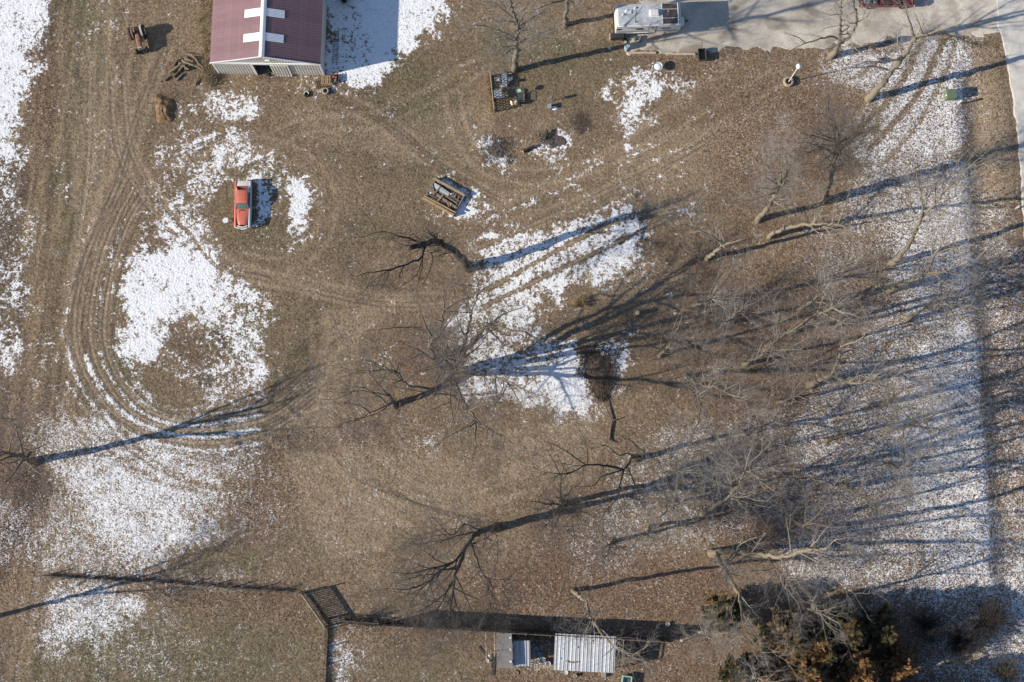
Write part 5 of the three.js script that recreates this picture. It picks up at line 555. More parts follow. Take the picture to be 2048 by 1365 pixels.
  for (const x of [2.55, 3.3]) for (const z of [-0.12, -Wd + 0.12]) wheel(t, x, 0.33, z, 0.33, 0.2, WHITE, 'wheel', 0, Math.PI / 2); part('wheel_arch', [rbox(1.75, 0.14, 0.06, 0.02, 2.92, 0.68, 0.01)], WHITE, t); part('hitch', [bar(V3(L - 0.4, 0.45, -0.5), V3(L + 0.95, 0.45, -Wd / 2), 0.08, 0.1), bar(V3(L - 0.4, 0.45, -Wd + 0.5), V3(L + 0.95, 0.45, -Wd / 2), 0.08, 0.1)], dark, t); part('gas_bottle_cover', rbox(0.5, 0.55, 0.95, 0.16, L + 0.25, 0.52, -Wd / 2 + 0.2), WHITE, t, 'rounded white gas bottle cover'); part('chassis', box(L - 0.6, 0.2, 1.6, L / 2, 0.28, -Wd / 2), dark, t);
}
{ // pickup at the top edge, tail to the left
  const A = P(1720, 17, 0.3), L = 5.9, Wd = 1.95, t = thing('pickup_truck', 'dark maroon pickup truck with a red tail lamp parked on gravel', 'truck', V3(A.x, 0.05, A.z), 0.01), red = mat(0.1, 0.014, 0.018, 0.25), dark = mat(0.02, 0.02, 0.022, 0.5), glass = mat(0.03, 0.035, 0.04, 0.06), chrome = mat(0.7, 0.7, 0.7, 0.25, { metalness: 0.8 });
  const s = new THREE.Shape(); [[0, 0.5], [0.7, 0.5], [0.75, 0.8], [1.05, 0.98], [1.4, 0.8], [1.45, 0.5], [4.3, 0.5], [4.35, 0.8], [4.7, 0.98], [5.0, 0.8], [5.08, 0.5], [L, 0.5], [L, 0.85], [L - 0.1, 1.06], [4.3, 1.14], [2.1, 1.14], [0, 1.12]].forEach(([x, y], k) => (k ? s.lineTo(x, y) : s.moveTo(x, y)));
  for (const z of [0, -Wd + 0.12]) { const g = new THREE.ExtrudeGeometry(s, { depth: 0.1, bevelEnabled: true, bevelSize: 0.03, bevelThickness: 0.03, bevelSegments: 2, bevelOffset: -0.03 }); g.translate(0, 0, z - 0.1); part('body_side', g, red, t); }
  part('bed_floor', box(2.0, 0.06, Wd - 0.2, 1.05, 0.7, -Wd / 2), dark, t); part('tailgate', rbox(0.08, 0.6, Wd - 0.1, 0.02, 0.04, 0.52, -Wd / 2), red, t); part('bed_load', [rbox(0.7, 0.4, 0.6, 0.1, 0.6, 0.76, -0.5), rbox(0.5, 0.3, 0.8, 0.08, 1.4, 0.76, -1.1), rbox(0.4, 0.35, 0.4, 0.08, 1.5, 0.76, -0.4)], mat(0.12, 0.13, 0.15, 0.7), t); part('hood', rbox(1.5, 0.1, Wd - 0.14, 0.04, 5.1, 1.06, -Wd / 2), red, t); part('cab_body', box(2.3, 0.6, Wd - 0.14, 3.2, 0.5, -Wd / 2), red, t);
  const cab = (k) => { const i = k * 0.16; return [V3(2.1 + k * 0.12, 1.12 + k * 0.68, -0.06 - i), V3(4.35 - k * 0.75, 1.12 + k * 0.68, -0.06 - i), V3(4.35 - k * 0.75, 1.12 + k * 0.68, -Wd + 0.06 + i), V3(2.1 + k * 0.12, 1.12 + k * 0.68, -Wd + 0.06 + i)]; }; part('cab_glass', loft([cab(0), cab(1)], true, false), glass, t); part('cab_roof', rbox(1.42, 0.08, Wd - 0.36, 0.03, 2.92, 1.78, -Wd / 2), red, t); part('cab_pillar', [bar(V3(2.1, 1.12, -0.05), V3(2.22, 1.8, -0.2), 0.07), bar(V3(4.35, 1.12, -0.05), V3(3.6, 1.8, -0.2), 0.06), bar(V3(3.15, 1.12, -0.05), V3(3.0, 1.8, -0.2), 0.07)], red, t); part('sill_trim', box(2.7, 0.06, 0.05, 2.9, 0.46, 0.02), mat(0.5, 0.45, 0.38, 0.4), t); part('front_bumper', rbox(0.16, 0.2, Wd - 0.05, 0.05, L + 0.06, 0.46, -Wd / 2), chrome, t); part('rear_bumper', rbox(0.16, 0.16, Wd - 0.1, 0.05, -0.08, 0.48, -Wd / 2), dark, t);
  for (const z of [-0.1, -Wd + 0.1]) { part('tail_light', rbox(0.16, 0.5, 0.16, 0.03, 0.04, 0.62, z + (z > -1 ? 0.06 : -0.06)), mat(0.5, 0.02, 0.015, 0.25), t, 'bright red tail lamp'); part('headlight', rbox(0.1, 0.2, 0.35, 0.03, L - 0.02, 0.78, z), chrome, t); for (const x of [1.07, 4.7]) wheel(t, x, 0.4, z, 0.4, 0.24, chrome, 'wheel', 0, Math.PI / 2); }
}

// ---------------------------------------------------------------- things lying about the yard
function tyreAt(px, py, r, w, m, label, snow) { const t = thing('tyre', label, 'tyre', onGround(px, py)); const prof = [[r * 0.55, 0.02], [r * 0.8, 0], [r * 0.97, w * 0.1], [r, w * 0.4], [r, w * 0.6], [r * 0.97, w * 0.9], [r * 0.8, w], [r * 0.55, w * 0.98], [r * 0.6, w * 0.8], [r * 0.88, w * 0.6], [r * 0.88, w * 0.4], [r * 0.6, w * 0.2], [r * 0.55, 0.02]].map(([a, b]) => new THREE.Vector2(a, b)); part('casing', new THREE.LatheGeometry(prof, 32), m, t); if (snow) part('snow_cap', new THREE.TorusGeometry(r * 0.76, r * 0.1, 6, 20, 3.4).rotateX(-Math.PI / 2).scale(1, 0.4, 1).translate(0, w, 0), SNOW, t); return t; }
tyreAt(613, 189, 0.34, 0.2, RUBBER, 'black tyre with a rind of snow lying on the grass', true); tyreAt(651.5, 183.5, 0.4, 0.36, mat(0.3, 0.26, 0.21, 0.9), 'dusty pale tyre lying flat near the pallets', false);
function pallet(px, py, y, turn, label, m) { const t = thing('pallet', label, 'pallet', onGround(px, py).setY(y), turn, 'pallets by the barn corner'); for (let k = 0; k < 3; k++) part('stringer', box(1.2, 0.09, 0.06, 0, 0.02, -0.44 + k * 0.44), m, t); for (let k = 0; k < 6; k++) part('deck_board', box(0.11, 0.02, 1.0, -0.54 + k * 0.216, 0.11, 0, rr(-0.02, 0.02)), m, t); for (let k = 0; k < 3; k++) part('bottom_board', box(0.11, 0.02, 1.0, -0.54 + k * 0.54, 0, 0), m, t); return t; }
pallet(655, 163, 0, 0.05, 'lower wooden pallet of the stack by the barn corner', WOOD.fresh); pallet(654, 161, 0.135, -0.04, 'upper wooden pallet of the stack by the barn corner', WOOD.fresh); pallet(643, 168, 0, 0.3, 'weathered pallet half sunk in grass beside the stack', WOOD.brown);
{ const t = thing('scrap_crate', 'low crate of red and dark scrap beside the pallets', 'crate', onGround(670, 159), 0.08); part('side', [box(0.04, 0.4, 0.9, -0.4, 0, 0), box(0.04, 0.4, 0.9, 0.4, 0, 0), box(0.76, 0.4, 0.04, 0, 0, -0.43), box(0.76, 0.4, 0.04, 0, 0, 0.43)], WOOD.brown, t); part('scrap', [rbox(0.3, 0.4, 0.3, 0.05, -0.1, 0.02, -0.2, 0.4), rbox(0.24, 0.46, 0.2, 0.04, 0.18, 0.02, -0.1, 0.8)], mat(0.28, 0.08, 0.06, 0.7), t); part('blue_can', cyl(0.14, 0.14, 0.45, 12, 0.05, 0.02, 0.24), mat(0.12, 0.22, 0.24, 0.5), t); }
function log(name, label, cat, a, b, r, m, ends = WOOD.pale, group) { const A = P(a[0], a[1]), B = P(b[0], b[1]), t = thing(name, label, cat, V3(A.x, 0, A.z), 0, group), d = B.sub(A), n = 7, pts = [], rad = []; for (let k = 0; k < n; k++) { const q = k / (n - 1); pts.push(V3(d.x * q + rr(-0.05, 0.05), (a[2] ?? 0) + ((b[2] ?? 0) - (a[2] ?? 0)) * q + r * 0.9, d.z * q + rr(-0.05, 0.05))); rad.push(r * (1 - 0.25 * q) * rr(0.93, 1.07)); } const s = new Soup(); s.tube(pts, rad, 9); part('bark', s.geo(), m, t); const u = d.clone().normalize(); for (const [p, rd, sg] of [[pts[0], rad[0], -1], [pts[n - 1], rad[n - 1], 1]]) { const g = new THREE.CylinderGeometry(rd * 0.93, rd * 0.93, 0.02, 10); g.applyQuaternion(new THREE.Quaternion().setFromUnitVectors(V3(0, 1, 0), u)); part('cut_end', g.translate(p.x + u.x * sg * 0.006, p.y, p.z + u.z * sg * 0.006), ends, t); } return t; }
[[[341, 149, 0.25], [365, 130, 0.35], 0.16, 1], [[330, 161, 0], [343, 152, 0.1], 0.12, 0], [[348, 131, 0], [358, 118, 0.05], 0.13, 0], [[366, 125, 0.5], [389, 134, 0.35], 0.16, 1], [[371, 119, 0.55], [388, 128, 0.5], 0.1, 1], [[354, 161, 0], [365, 149, 0], 0.13, 2], [[385, 113, 0.6], [406, 137, 0.2], 0.11, 1], [[389, 132, 0.35], [409, 143, 0], 0.12, 1], [[365, 105, 0.1], [386, 115, 0.5], 0.05, 1], [[345, 145, 0], [360, 137, 0.1], 0.15, 1], [[391, 171, 0], [401, 145, 0.1], 0.1, 0], [[347, 155, 0], [372, 130, 0], 0.15, 0], [[376, 117, 0.2], [390, 123, 0.3], 0.14, 0], [[372, 141, 0], [384, 127, 0], 0.18, 0], [[360, 128, 0.3], [378, 140, 0.2], 0.13, 1], [[358, 143, 0.2], [370, 133, 0.3], 0.12, 1], [[398, 118, 0], [401, 138, 0], 0.09, 0]]
  .forEach(([a, b, r, k], i) => log('log', ['thick tan log with a pale sawn end at the front of the log pile', 'short dark log poking farthest out of the log pile onto the grass', 'brown log lying apart beside the tan log of the pile', 'fat tan log lying across the top of the log pile', 'thin tan pole resting on top of the fat tan log', 'silver grey log lying in snow at the edge of the log pile', 'tan pole slanting from the top of the pile towards the barn', 'tan log reaching from the pile to the barn corner', 'thinnest stick sticking up from the log pile', 'tan log parallel to the thick sawn one at the front', 'dark pole lying on the snow apart from the pile towards the barn', 'long brown log at the bottom of the pile under the tan ones', 'brown log under the thin tan pole in the pile', 'stout brown log in the dark middle of the pile', 'tan log crossing the long brown one in the pile', 'short tan log wedged in the middle of the pile', 'short brown pole standing against weeds behind the log pile'][i], 'log', a, b, r, [WOOD.brown, BARK.tan, WOOD.grey][k], [WOOD.fresh, WOOD.pale, WOOD.grey][k], 'logs of the pile beside the barn'));
log('fallen_log', 'charred log with a pale sawn end beside the fire pit', 'log', [1046, 304], [1069, 293], 0.2, BARK.black); log('charred_post', 'burnt black post lying across the fire pit', 'log', [1090, 281], [1094, 263, 0.2], 0.16, BARK.black, WOOD.dark);
function heap(name, label, cat, pts, h, m, seed, pit = 0) {                       // a lumpy heap over an outline of pixels
  const out = pts.map(([x, y]) => P(x, y)), c = out.reduce((s, p) => s.add(p), V3()).divideScalar(out.length), t = thing(name, label, cat, V3(c.x, 0, c.z)), cv = new THREE.CatmullRomCurve3(out, true), N = 48, M = 12, pos = [], idx = [], uv = [];
  for (let j = 0; j <= M; j++) for (let i = 0; i < N; i++) { const e = cv.getPoint(i / N).sub(c), q = j / M, x = e.x * q, z = e.z * q, n = fbm((x + c.x) * 1.7 + seed, (z + c.z) * 1.7, 3), n2 = vn((x + c.x) * 6 + seed, (z + c.z) * 6); let y = h * (1 - Math.pow(q, 2.6)) * (0.55 + 0.9 * n) + (n2 - 0.5) * Math.min(0.16, h * 0.4) * (q < 0.98 ? 1 : 0); if (pit) y -= pit * sstep(0.52, 0.68, fbm((x + c.x) * 1.1 + seed * 3, (z + c.z) * 1.1, 2)) * (1 - q * q); if (j === M) y = -0.06; pos.push(x, Math.max(y, -0.06), z); uv.push((x + c.x) / 2, (z + c.z) / 2); }
  for (let j = 0; j < M; j++) for (let i = 0; i < N; i++) { const a = j * N + i, b = j * N + (i + 1) % N; idx.push(a, b, a + N, b, b + N, a + N); }
  const g = new THREE.BufferGeometry(); g.setAttribute('position', new THREE.Float32BufferAttribute(pos, 3)); g.setAttribute('uv', new THREE.Float32BufferAttribute(uv, 2)); g.setIndex(idx); g.computeVertexNormals(); part('mound', g, m, t); return t;
}
function litter(root, list, m, name = 'sticks') { const s = new Soup(); for (const [a, b, r] of list) s.tube([a, a.clone().lerp(b, 0.5).add(V3(rr(-0.06, 0.06), rr(0, 0.06), rr(-0.06, 0.06))), b], [r, r * 0.85, r * 0.5], 4); const o = part(name, s.geo(), m, root); o.userData.kind = 'stuff'; return o; }
const strawTex = noiseMap(0.2, 0.13, 0.07, 0.8, 9, 9, 61), leafTex = noiseMap(0.115, 0.08, 0.062, 0.95, 5, 5, 62);
{ const t = heap('straw_heap', 'crumbling oblong heap of brown straw with dark hollows', 'heap', [[311, 188], [322, 191], [332, 198], [343, 192], [346, 215], [345, 243], [330, 248], [314, 246], [311, 225], [308, 205]], 0.42, mat(1, 1, 1, 1, { map: strawTex, bumpMap: strawTex, bumpScale: 0.06 }), 5, 0.55); litter(t, Array.from({ length: 260 }, () => { const a = V3(rr(-1.0, 1.0), rr(0.05, 0.4), rr(-1.6, 1.6)); return [a, a.clone().add(V3(rr(-0.3, 0.3), rr(-0.05, 0.12), rr(-0.3, 0.3))), 0.012]; }), mat(0.26, 0.17, 0.09, 1), 'loose_straw'); }
{ const t = heap('leaf_pile', 'dark brown wedge of raked leaves and sticks in the snow', 'heap', [[1160, 712], [1180, 706], [1205, 704], [1228, 716], [1230, 732], [1222, 750], [1214, 772], [1212, 795], [1200, 806], [1188, 792], [1178, 768], [1164, 740]].map(([x, y]) => [1197 + (x - 1197) * 0.78, 750 + (y - 750) * 0.86]), 0.2, mat(1, 1, 1, 1, { map: leafTex, bumpMap: leafTex, bumpScale: 0.07 }), 15); litter(t, Array.from({ length: 1100 }, () => { const v = rr(-1, 1), a = V3(rr(-2.0, 2.0) * (v < 0 ? 1 : 1 - v * 0.75), rr(0.02, 0.34), v * 2.75), k = rr(0.1, 0.5); return [a, a.clone().add(V3(rr(-0.3, 0.3), rr(-0.1, 0.1), k)), rr(0.008, 0.018)]; }), mat(0.14, 0.1, 0.075, 1)); }
{ const b = thing('fallen_branch', 'forked grey branch lying below the leaf pile on the grass', 'branch', onGround(1210, 806)), O = P(1210, 806), q = (x, y, h) => P(x, y, h).sub(O), s = new Soup(), s2 = new Soup(); s.tube([q(1202, 796, 0.4), q(1212, 815, 0.25), q(1224, 842, 0.15), q(1221, 862, 0.12), q(1219, 882, 0.1)], [0.04, 0.06, 0.08, 0.1, 0.12], 8); part('stem', s.geo(), BARK.dark, b); s2.tube([q(1224, 842, 0.15), q(1231, 840, 0.3), q(1237, 836, 0.4)], [0.06, 0.05, 0.02], 6); s2.tube([q(1219, 876, 0.1), q(1226, 884, 0.1), q(1232, 886, 0.1)], [0.08, 0.06, 0.03], 6); part('side_branch', s2.geo(), BARK.dark, b); }
{ const t = heap('ash_heap', 'burnt ash and brush heap dusted with snow left of the fire pit', 'heap', [[972, 300], [984, 290], [998, 286], [1008, 302], [1006, 316], [990, 314], [978, 308]], 0.06, mat(1, 1, 1, 1, { map: noiseMap(0.17, 0.14, 0.12, 0.95, 5, 5, 63) }), 25); litter(t, Array.from({ length: 420 }, () => { const a = V3(rr(-1.7, 1.7), rr(0.02, 0.2), rr(-1.5, 1.5)); return [a, a.clone().add(V3(rr(-0.5, 0.5), rr(-0.06, 0.1), rr(-0.5, 0.5))), rr(0.008, 0.02)]; }), mat(0.1, 0.085, 0.075, 1)); }
{ const t = heap('fire_pit', 'round bed of dark burnt earth edged with sticks', 'fire pit', [[1084, 276], [1094, 266], [1112, 270], [1128, 274], [1134, 288], [1118, 292], [1104, 298], [1096, 288]], 0.06, mat(1, 1, 1, 1, { map: noiseMap(0.1, 0.08, 0.07, 0.8, 8, 8, 64) }), 35); litter(t, Array.from({ length: 90 }, () => { const a = V3(rr(-1.9, -0.5), rr(0.06, 0.3), rr(-0.9, 0.7)); return [a, a.clone().add(V3(rr(-0.5, 0.5), rr(-0.06, 0.15), rr(-0.5, 0.5))), rr(0.01, 0.025)]; }), mat(0.12, 0.1, 0.085, 1)); }
{ const t = thing('stump', 'upright cut stump with a pale top casting a long shadow', 'stump', onGround(1272, 629)), s = new Soup(); s.tube([V3(0, -0.05, 0), V3(0, 0.25, 0), V3(0.02, 0.6, 0), V3(0.03, 0.98, 0)], [0.33, 0.27, 0.25, 0.25], 14); part('bark', s.geo(), BARK.grey, t); part('cut_top', cyl(0.24, 0.24, 0.02, 16, 0.03, 0.975, 0), WOOD.pale, t); }
{ const t = thing('grass_tussock', 'straw coloured tussock of tall dry grass with a short post', 'grass tuft', onGround(1161, 607)); litter(t, Array.from({ length: 320 }, () => { const a = V3(rr(-0.45, 0.45), 0, rr(-0.4, 0.4)); return [a, a.clone().multiplyScalar(1.9).add(V3(rr(-0.2, 0.2), rr(0.25, 0.7), rr(-0.2, 0.2))), 0.009]; }), mat(0.42, 0.31, 0.16, 1), 'blades'); part('post', rod(V3(0.25, 0, 0), V3(0.25, 0.75, 0), 0.07, 8), WOOD.grey, t); }
{ // pen of stacked timbers full of planks
  const C = onGround(888.5, 396), turn = -0.515, t = thing('lumber_crate', 'open timber crate stacked with loose planks and grey sheet metal', 'crate', C, turn), L = 3.95, D = 2.4;
  for (const s of [-1, 1]) for (let k = 0; k < 3; k++) part('side_beam', boxUV(box(L + rr(-0.1, 0.25), 0.17, 0.2, rr(-0.08, 0.08), 0.02 + k * 0.19, s * D / 2 + (k === 2 ? s * 0.03 : 0), rr(-0.01, 0.01)), 0.6), k === 2 ? WOOD.fresh : WOOD.grey, t); part('side_beam', boxUV(box(L * 0.98, 0.12, 0.12, 0.05, 0.58, D / 2 - 0.22, 0.015), 0.6), WOOD.fresh, t);
  for (const s of [-1, 1]) for (let k = 0; k < 2; k++) part('end_beam', boxUV(box(0.14, 0.16, D - 0.22, s * (L / 2 - 0.15), 0.04 + k * 0.2, 0), 0.6), WOOD.grey, t);
  part('floor', boxUV(box(L - 0.5, 0.05, D - 0.4, 0, 0.02, 0), 0.6), WOOD.dark, t); const f = rng(88);
  for (const [x0, z0, x1, z1, w, y] of [[-1.9, 0.05, 1.7, 0.32, 0.13, 0.46], [-1.8, -0.1, -0.2, 0.2, 0.12, 0.52], [-1.5, 0.45, 1.9, 0.62, 0.12, 0.4], [-1.2, 0.68, 1.5, 0.9, 0.1, 0.44], [-0.9, -0.85, -1.1, 0.5, 0.1, 0.57], [-1.8, -0.55, -0.95, 0.4, 0.12, 0.5], [-0.2, -0.1, -0.35, 0.85, 0.14, 0.56], [1.0, 0.2, 1.15, 1.0, 0.2, 0.5], [0.5, 0.3, 1.3, 1.0, 0.08, 0.54], [0.7, -0.95, 0.75, -0.4, 0.1, 0.5], [0.95, -1.0, 1.0, -0.45, 0.08, 0.5], [1.3, -0.9, 1.85, 0.9, 0.12, 0.38], [-1.7, 0.8, 0.6, 0.75, 0.12, 0.36], [-1.8, -0.3, 1.6, -0.05, 0.14, 0.43], [-1.7, 0.22, 1.8, 0.46, 0.13, 0.42], [-1.75, 0.95, 1.75, 0.98, 0.12, 0.42], [-1.2, -0.45, 1.7, -0.2, 0.1, 0.38], [-0.2, -0.55, 1.7, -0.35, 0.13, 0.4], [0.3, -0.85, 1.75, -0.8, 0.12, 0.36], [-1.75, 0.6, 0.4, 0.58, 0.11, 0.47]]) part('plank', boxUV(bar(V3(x0, y, z0), V3(x1, y + rr(-0.04, 0.04, f), z1), w, 0.04), 0.6), f() < 0.3 ? WOOD.fresh : f() < 0.7 ? WOOD.grey : WOOD.brown, t);
  part('sheet_metal', loft([[V3(-1.7, 0.5, -0.85), V3(-1.6, 0.46, -0.6), V3(-1.65, 0.4, -0.4)], [V3(-0.8, 0.55, -0.8), V3(-0.8, 0.56, -0.55), V3(-0.8, 0.5, -0.3)], [V3(0.3, 0.5, -0.7), V3(0.35, 0.5, -0.5), V3(0.3, 0.42, -0.25)]], false, false), mat(0.36, 0.37, 0.36, 0.5), t, 'long curled strip of grey sheet metal'); part('snow_on_boards', [rbox(0.22, 0.04, 0.14, 0.015, 1.0, 0.46, -0.6, 0.3), rbox(0.2, 0.04, 0.16, 0.015, -1.5, 0.42, 0.35, 0.1), rbox(0.2, 0.04, 0.12, 0.015, 0.5, 0.42, -0.66, 0.5)], SNOW, t);
}
{ const t = thing('wire_chair', 'small white wire chair beside the orange coupe', 'chair', onGround(453, 443), 0.1); part('seat', [cyl(0.3, 0.3, 0.025, 18, -0.05, 0.42, 0)], WHITE, t); part('backrest', [new THREE.TorusGeometry(0.27, 0.02, 6, 20).rotateY(Math.PI / 2).translate(0.27, 0.68, 0), rod(V3(0.27, 0.42, -0.12), V3(0.27, 0.94, -0.1), 0.012, 6), rod(V3(0.27, 0.42, 0.12), V3(0.27, 0.94, 0.1), 0.012, 6)], WHITE, t); for (const [x, z] of [[-0.24, -0.2], [-0.24, 0.2], [0.2, -0.2], [0.2, 0.2]]) part('leg', rod(V3(x * 1.2, 0, z * 1.2), V3(x, 0.42, z), 0.018, 6), WHITE, t); }
// sitting corner behind its lattice screen
{ const A = onGround(980.5, 153), B = onGround(988, 225), t = thing('lattice_screen', 'weathered lattice windbreak screening the garden chairs', 'screen', A, Math.atan2(-(B.z - A.z), B.x - A.x)), L = A.distanceTo(B), H = 1.35, m = mat(1, 1, 1, 0.9, { map: noiseMap(0.42, 0.36, 0.28, 0.4, 12, 12, 71) }); for (let k = 0; k < 4; k++) part('post', box(0.09, H + 0.06, 0.09, k * L / 3, 0, 0), m, t); part('rail', [box(L, 0.08, 0.05, L / 2, H - 0.06, 0), box(L, 0.08, 0.05, L / 2, 0.08, 0)], m, t); for (let x = -0.9; x < L; x += 0.3) for (const s of [0, 1]) { const a = V3(Math.max(x, 0), 0.12 + (x < 0 ? -x : 0), s ? 0.012 : -0.012), e = Math.min(x + H - 0.2, L), b = V3(e, 0.12 + e - x, s ? 0.012 : -0.012); if (s) { a.x = L - a.x; b.x = L - b.x; } if (a.distanceTo(b) > 0.15) part('lattice_slat', bar(a, b, 0.016, 0.075), m, t); } }
function lawnChair(px, py, turn, m, label, group) { const t = thing('garden_chair', label, 'chair', onGround(px, py), turn, group), dish = (r) => new THREE.SphereGeometry(r, 18, 8, 0, 6.283, 0, 0.75).scale(1, 0.5, 1); part('seat', dish(0.36).rotateX(Math.PI).translate(0, 0.5, 0.05), m, t); part('backrest', dish(0.4).rotateX(-1.35).translate(0, 0.8, -0.3), m, t); for (const s of [-1, 1]) { part('leg', [rod(V3(s * 0.26, 0, 0.34), V3(s * 0.24, 0.42, 0.26), 0.018, 6), rod(V3(s * 0.26, 0.02, 0.34), V3(s * 0.26, 0.02, -0.3), 0.018, 6)], STEEL, t); part('armrest', [rod(V3(s * 0.3, 0.4, 0.3), V3(s * 0.32, 0.62, 0.2), 0.016, 6), rod(V3(s * 0.32, 0.62, 0.2), V3(s * 0.28, 0.64, -0.24), 0.02, 6)], STEEL, t); } return t; }
const greyP = mat(0.42, 0.44, 0.44, 0.6), greyD = mat(0.14, 0.15, 0.16, 0.6);
lawnChair(1030, 208, 2.0, mat(0.72, 0.56, 0.3, 0.6), 'cream round backed garden chair at the edge of the lattice shade'); lawnChair(1038, 184, -1.4, mat(0.3, 0.55, 0.4, 0.6), 'mint green round backed garden chair beside the metal frame table');
lawnChair(995, 161, 0.3, mat(0.55, 0.55, 0.53, 0.7), 'silver grey garden chair in the corner of the lattice screen'); lawnChair(1003, 174, -0.7, mat(0.58, 0.5, 0.47, 0.7), 'pinkish round seated garden chair behind the square table'); lawnChair(1019, 160, 0.0, mat(0.5, 0.52, 0.53, 0.7), 'grey square seated garden chair farthest from the lattice screen');
{ const t = thing('patio_table', 'square grey garden table in the lattice shade', 'table', onGround(996.5, 192), 0.06); part('table_top', rbox(0.86, 0.05, 0.95, 0.02, 0, 0.68, 0), greyP, t); for (const [x, z] of [[-0.36, -0.4], [0.36, -0.4], [-0.36, 0.4], [0.36, 0.4]]) part('leg', box(0.06, 0.68, 0.06, x, 0, z), greyD, t); }
{ const t = thing('stacked_loungers', 'grey folded lounger leaning among the chairs', 'lounger', onGround(1009, 163), 0.05); part('frame', [rbox(0.55, 0.06, 1.5, 0.02, 0, 0.34, 0)], greyP, t); part('back', rbox(0.55, 0.06, 0.7, 0.02, 0, 0.42, -0.5), greyP, t); for (const [x, z] of [[-0.22, -0.6], [0.22, -0.6], [-0.22, 0.6], [0.22, 0.6]]) part('leg', box(0.05, 0.34, 0.05, x, 0, z), greyD, t); }
{ const t = thing('frame_table', 'open metal table frame beside the mint green chair', 'table', onGround(1042, 197), 0.03); part('table_frame', [box(0.03, 0.03, 1.1, -0.3, 0.6, 0), box(0.03, 0.03, 1.1, 0.3, 0.6, 0), box(0.6, 0.03, 0.03, 0, 0.6, -0.55), box(0.6, 0.03, 0.03, 0, 0.6, 0.55)], STEEL, t); part('shelf', box(0.56, 0.02, 1.06, 0, 0.3, 0), mat(0.06, 0.07, 0.07, 0.4), t); for (const [x, z] of [[-0.3, -0.55], [0.3, -0.55], [-0.3, 0.55], [0.3, 0.55]]) part('leg', box(0.03, 0.6, 0.03, x, 0, z), STEEL, t); }
{ const t = thing('post_grill', 'grey grill box on a thin post with a bent bracket', 'grill', onGround(1103, 202), 0.1), m = mat(0.36, 0.35, 0.33, 0.6); part('post', rod(V3(0, 0, 0), V3(0, 0.8, 0), 0.04, 8), m, t); part('firebox', [rbox(0.3, 0.45, 0.26, 0.03, 0, 0.78, 0)], mat(0.12, 0.12, 0.12, 0.7), t); part('rack', [bar(V3(-0.25, 0.75, -0.25), V3(0.22, 0.8, 0.25), 0.03), bar(V3(-0.35, 0.7, 0.02), V3(0.3, 0.72, 0.02), 0.03), rod(V3(-0.1, 1.22, -0.2), V3(0.0, 1.3, 0.1), 0.02, 6)], m, t); }
{ const t = thing('concrete_block', 'small grey concrete box with snow against its side', 'block', onGround(1099, 215), 0.04); part('block', rbox(0.36, 0.5, 0.5, 0.02, 0, 0, 0), mat(0.24, 0.26, 0.25, 0.9), t); part('cap', rbox(0.4, 0.05, 0.54, 0.02, 0, 0.5, 0), mat(0.3, 0.31, 0.3, 0.9), t); part('snow', new THREE.SphereGeometry(0.35, 12, 6).scale(1, 0.25, 0.7).translate(0.55, 0, 0.1), SNOW, t); }
// by the trailer
{ const t = thing('timber_edging', 'bleached timbers edging the gravel pad by the trailer', 'edging', onGround(1254, 106)), O = P(1254, 106); for (const [a, b, y] of [[[1256, 106.5], [1312, 106.5], 0], [[1318, 107], [1346, 107.5], 0], [[1345, 108.5], [1390, 109], 0], [[1251, 82], [1252, 105], 0]]) part('timber', boxUV(bar(P(...a).sub(O).setY(0.1), P(...b).sub(O).setY(0.1), 0.2, 0.2), 0.5), WOOD.pale, t); }
{ const t = thing('blue_barrel', 'grey blue barrel at the corner of the gravel pad', 'barrel', onGround(1253.5, 97)); part('drum', new THREE.LatheGeometry([[0, 0], [0.27, 0.01], [0.29, 0.05], [0.29, 0.3], [0.305, 0.32], [0.29, 0.34], [0.29, 0.6], [0.305, 0.62], [0.29, 0.64], [0.29, 0.9], [0.27, 0.92], [0.26, 0.88], [0, 0.86]].map(([a, b]) => new THREE.Vector2(a, b)), 24), mat(0.3, 0.4, 0.47, 0.5), t); part('lid_scrap', [rbox(0.2, 0.06, 0.14, 0.02, 0.03, 0.87, 0.02, 0.5)], mat(0.5, 0.45, 0.38, 0.7), t); }
{ const t = thing('yard_cart', 'open black garden cart with a long handle by the edging timbers', 'cart', onGround(1403, 113), 0.06); part('tub', [box(0.05, 0.42, 1.35, -0.4, 0.28, 0), box(0.05, 0.42, 1.35, 0.4, 0.28, 0), box(0.75, 0.42, 0.05, 0, 0.28, -0.65), box(0.75, 0.42, 0.05, 0, 0.28, 0.65), box(0.75, 0.04, 1.26, 0, 0.28, 0)], mat(0.06, 0.065, 0.05, 0.7), t); part('handle', [rod(V3(0, 0.5, -0.65), V3(0.05, 1.25, -1.1), 0.02, 6), rod(V3(-0.18, 1.25, -1.1), V3(0.25, 1.25, -1.1), 0.02, 6)], BLACK, t); for (const s of [-1, 1]) wheel(t, s * 0.47, 0.24, 0.1, 0.24, 0.09, STEEL); part('leaves', new THREE.SphereGeometry(0.25, 8, 5).scale(1, 0.3, 1.4).translate(0, 0.33, 0.2), mat(0.12, 0.07, 0.04, 1), t); }
